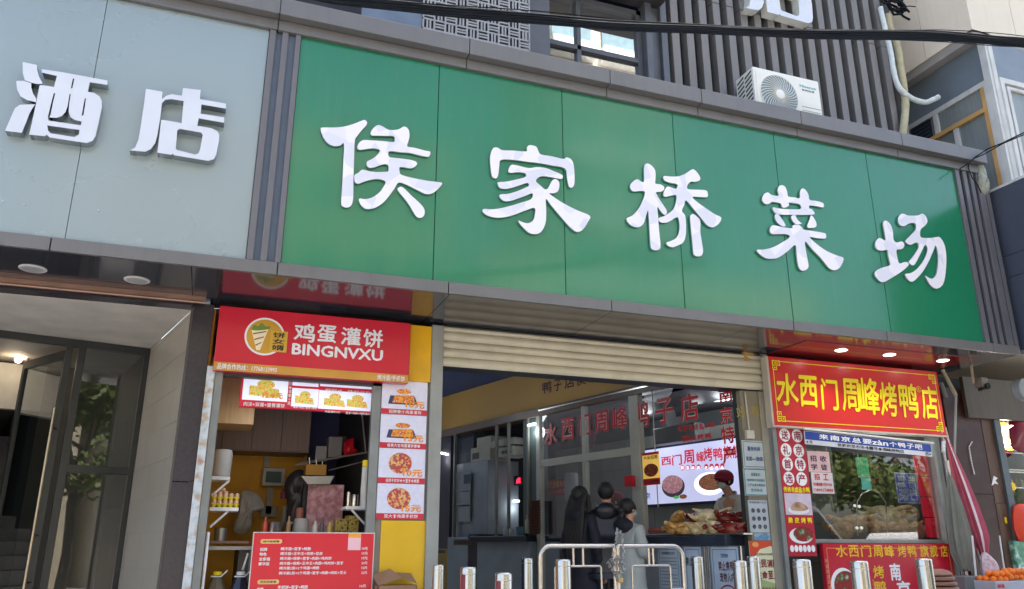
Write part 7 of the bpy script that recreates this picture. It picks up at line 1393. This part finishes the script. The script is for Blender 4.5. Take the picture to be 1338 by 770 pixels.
# ================================================================== STREET BEHIND THE CAMERA (seen mirrored in glass, steel and gloss panels)
leafm = ramp_mat('leaves', [(0, (.09, .13, .04, 1)), (.45, (.13, .18, .06, 1)), (.6, (.18, .22, .08, 1)), (.75, (.22, .24, .1, 1))], 2.5, .6); _n = leafm.node_tree; _p = _n.nodes['Principled BSDF']; _t = _n.nodes.new('ShaderNodeBsdfTranslucent'); _m = _n.nodes.new('ShaderNodeMixShader'); _m.inputs[0].default_value = .5; _n.links.new(_p.inputs['Base Color'].links[0].from_socket, _t.inputs[0]); _n.links.new(_p.outputs[0], _m.inputs[1]); _n.links.new(_t.outputs[0], _m.inputs[2]); _n.links.new(_m.outputs[0], _n.nodes['Material Output'].inputs[0])
bark = M('bark', (.12, .10, .08, 1), .9, 0, .3, 8, bump=.6, bs=20)
random.seed(11)
tr_ = thing('street_tree', 'leafy plane tree on the far pavement, mirrored in the shop glass', 'tree', (0, -14.6, .13)); b = B(); b.tube([(0, 0, 0), (.05, 0, 1.2), (-.05, .05, 2.6), (0, 0, 3.6)], [.17, .14, .12, .1], 10); cl = []
for k in range(15):
    t_ = k*2.4; e = Vector((math.cos(t_)*random.uniform(1.1, 2.6), math.sin(t_)*random.uniform(1.1, 2.4), random.uniform(2.9, 6.8))); b.tube([(0, 0, 2.4+.13*k), e*.5+Vector((0, 0, 1.3)), e], [.07, .045, .02], 6); cl.append(e); cl.append(e*.75+Vector((0, 0, 1.2))); cl.append(e+Vector((random.uniform(-.8, .8), random.uniform(-.8, .8), random.uniform(-.3, .9))))
b.out('trunk', bark, tr_, smooth=True, world=False); b = B()
for c_ in cl:
    rr = random.uniform(.55, 1.0)
    for i in range(170):
        d = Vector((random.gauss(0, 1), random.gauss(0, 1), random.gauss(0, .8))).normalized()*rr*random.random()**.4; q = c_+d; u = Vector((random.uniform(-1, 1), random.uniform(-1, 1), random.uniform(-1, 1))).normalized(); v = u.cross(Vector((.3, .5, 1))).normalized(); s = random.uniform(.09, .17); b.quad(q-u*s, q+v*s*.6, q+u*s, q-v*s*.6)
b.out('crown', leafm, tr_, world=False)
for k, (x, y) in enumerate(((5.3, -15.0), (11.6, -14.5), (15.0, -14.7), (18.2, -14.4), (21.5, -14.6), (25.0, -14.9))): copy_tree(tr_, None, (x, y, .13), k*1.3+.4, label='leafy plane tree across the road, ' + ['mirrored in the hotel glass', 'nearest of the row at the right', 'second of the row at the right', 'third of the row at the right', 'fourth of the row at the right', 'last of the row at the far right'][k])
for o in C.objects:
    if o.name.startswith('street_tree'): o['group'] = 'street trees across the road'
ob_ = thing('opposite_building', 'pale apartment block across the road, mirrored in the upper window', 'building', (4, -24, 0)); wl = M('opposite_wall', (.42, .37, .28, 1), .8, dirt=.1); wg = M('opposite_glass', (.08, .11, .14, 1), .1)
B().box(-8, 8.5, -30, -24, 0, 18).out('wall', wl, ob_); B().box(9.5, 12.9, -31, -23, 0, 13).box(13, 18.5, -31, -23, 0, 31).box(18.6, 26, -31, -23, 0, 13).out('wall', M('opposite_wall_grey', (.6, .56, .46, 1), .8), ob_); B().box(-26, -10, -31, -24, 0, 9).out('wall', wl, ob_)
twin = thing('opposite_tower', 'cream tower block across the road with blue glass balconies', 'building', (15.75, -22.9, 0)); tp_ = None
for i in range(2):
    for j in range(9):
        if tp_ is None: tp_ = B().box(0, 2.1, 0, .08, 0, 1.7).out('window', M('tower_glass', (.16, .26, .3, 1), .1), twin, world=False); o = tp_; B().box(-.1, 2.2, 0, .5, -.9, -.05).out('balcony', white, tp_, world=False)
        else: o = copy_tree(tp_, twin)
        o.location = (-2.5+i*2.7, -.08, 3.2+j*3.1)
win = None
for i in range(8):
    for j in range(5):
        if win is None: win = B().box(0, 1.3, 0, .06, 0, 1.6).out('window', wg, ob_, world=False); o = win; B().box(-.08, 1.38, .0, .12, -.1, 0).out('sill', white, win, world=False)
        else: o = copy_tree(win, ob_)
        o.location = Vector((-7.5+i*2.0, -24.01, 1.6+j*3.2))-ob_.location
def van(lab, x, y):
    t = thing('parked_van', lab, 'van', (x, y, 0), 'white vans parked at the kerb'); f = FY(0); wv = M('van_white', (.75, .75, .74, 1), .25, 0, .03, 2, coat=.5); vg = M('van_glass', (.03, .04, .05, 1), .06); 
    P = [(-2.3, .35), (-2.35, 1.0), (-1.9, 1.12), (-1.3, 1.85), (-1.0, 1.98), (2.2, 1.98), (2.35, 1.8), (2.4, .35)]
    ff = Fr((0, .85, 0), (1, 0, 0), (0, -1, 0)); B().poly(ff, P, 0, 1.7).out('body', wv, t, world=False, bevel=.06)
    for yy in (.86, -.86):
        fw = Fr((0, yy, 0), (1, 0, 0), (0, 1 if yy > 0 else -1, 0)); 
        for p in ([(-1.78, 1.15), (-1.25, 1.78), (-.75, 1.78), (-.75, 1.15)], [(-.65, 1.15), (-.65, 1.78), (.6, 1.78), (.6, 1.15)], [(.7, 1.15), (.7, 1.78), (2.1, 1.78), (2.15, 1.15)]): B().poly(fw, p, .0, .015).out('window', vg, t, world=False)
        for xx in (-1.5, 1.5):
            w_ = B().lathe((xx, yy+(.02 if yy > 0 else .16-.18), .33), [(.1, -.1), (.32, -.09), (.34, -.05), (.34, .05), (.32, .09), (.1, .1)], 24, 'Y').out('wheel', M('tyre', (.03, .03, .03, 1), .9), t, smooth=True, world=False); B().lathe((xx, yy, .33), [(.2, -.11), (.2, .11)], 16, 'Y').out('rim', steel, w_, world=False)
    fr_ = Fr((-1.62, 0, 1.5), (0, 1, 0), (-.8, 0, .6), (.6, 0, .8)); B().fbox(fr_, -.72, .72, -.4, .38, .0, .02).out('windscreen', vg, t, world=False)
    for yy in (-.65, .65): B().ball((-2.33, yy, .85), .12, 2, (.4, 1.2, .7)).out('headlight', M('lamp_clear', (.7, .7, .7, 1), .1), t, world=False, smooth=True)
    return t
v1 = van('white van parked beyond the frame at the right, mirrored in the duck shop window', 9.9, -3.9)
v1.location = (8.0, -3.9, .15); v1.scale = (1.15, 1.1, 1.07); v1.rotation_euler[2] = math.pi
v2 = copy_tree(v1, None, (14.6, -4.2, .15)); v2.scale = (1.0, 1.0, .82); v2['label'] = 'second white van parked behind the first one, farther along the kerb'
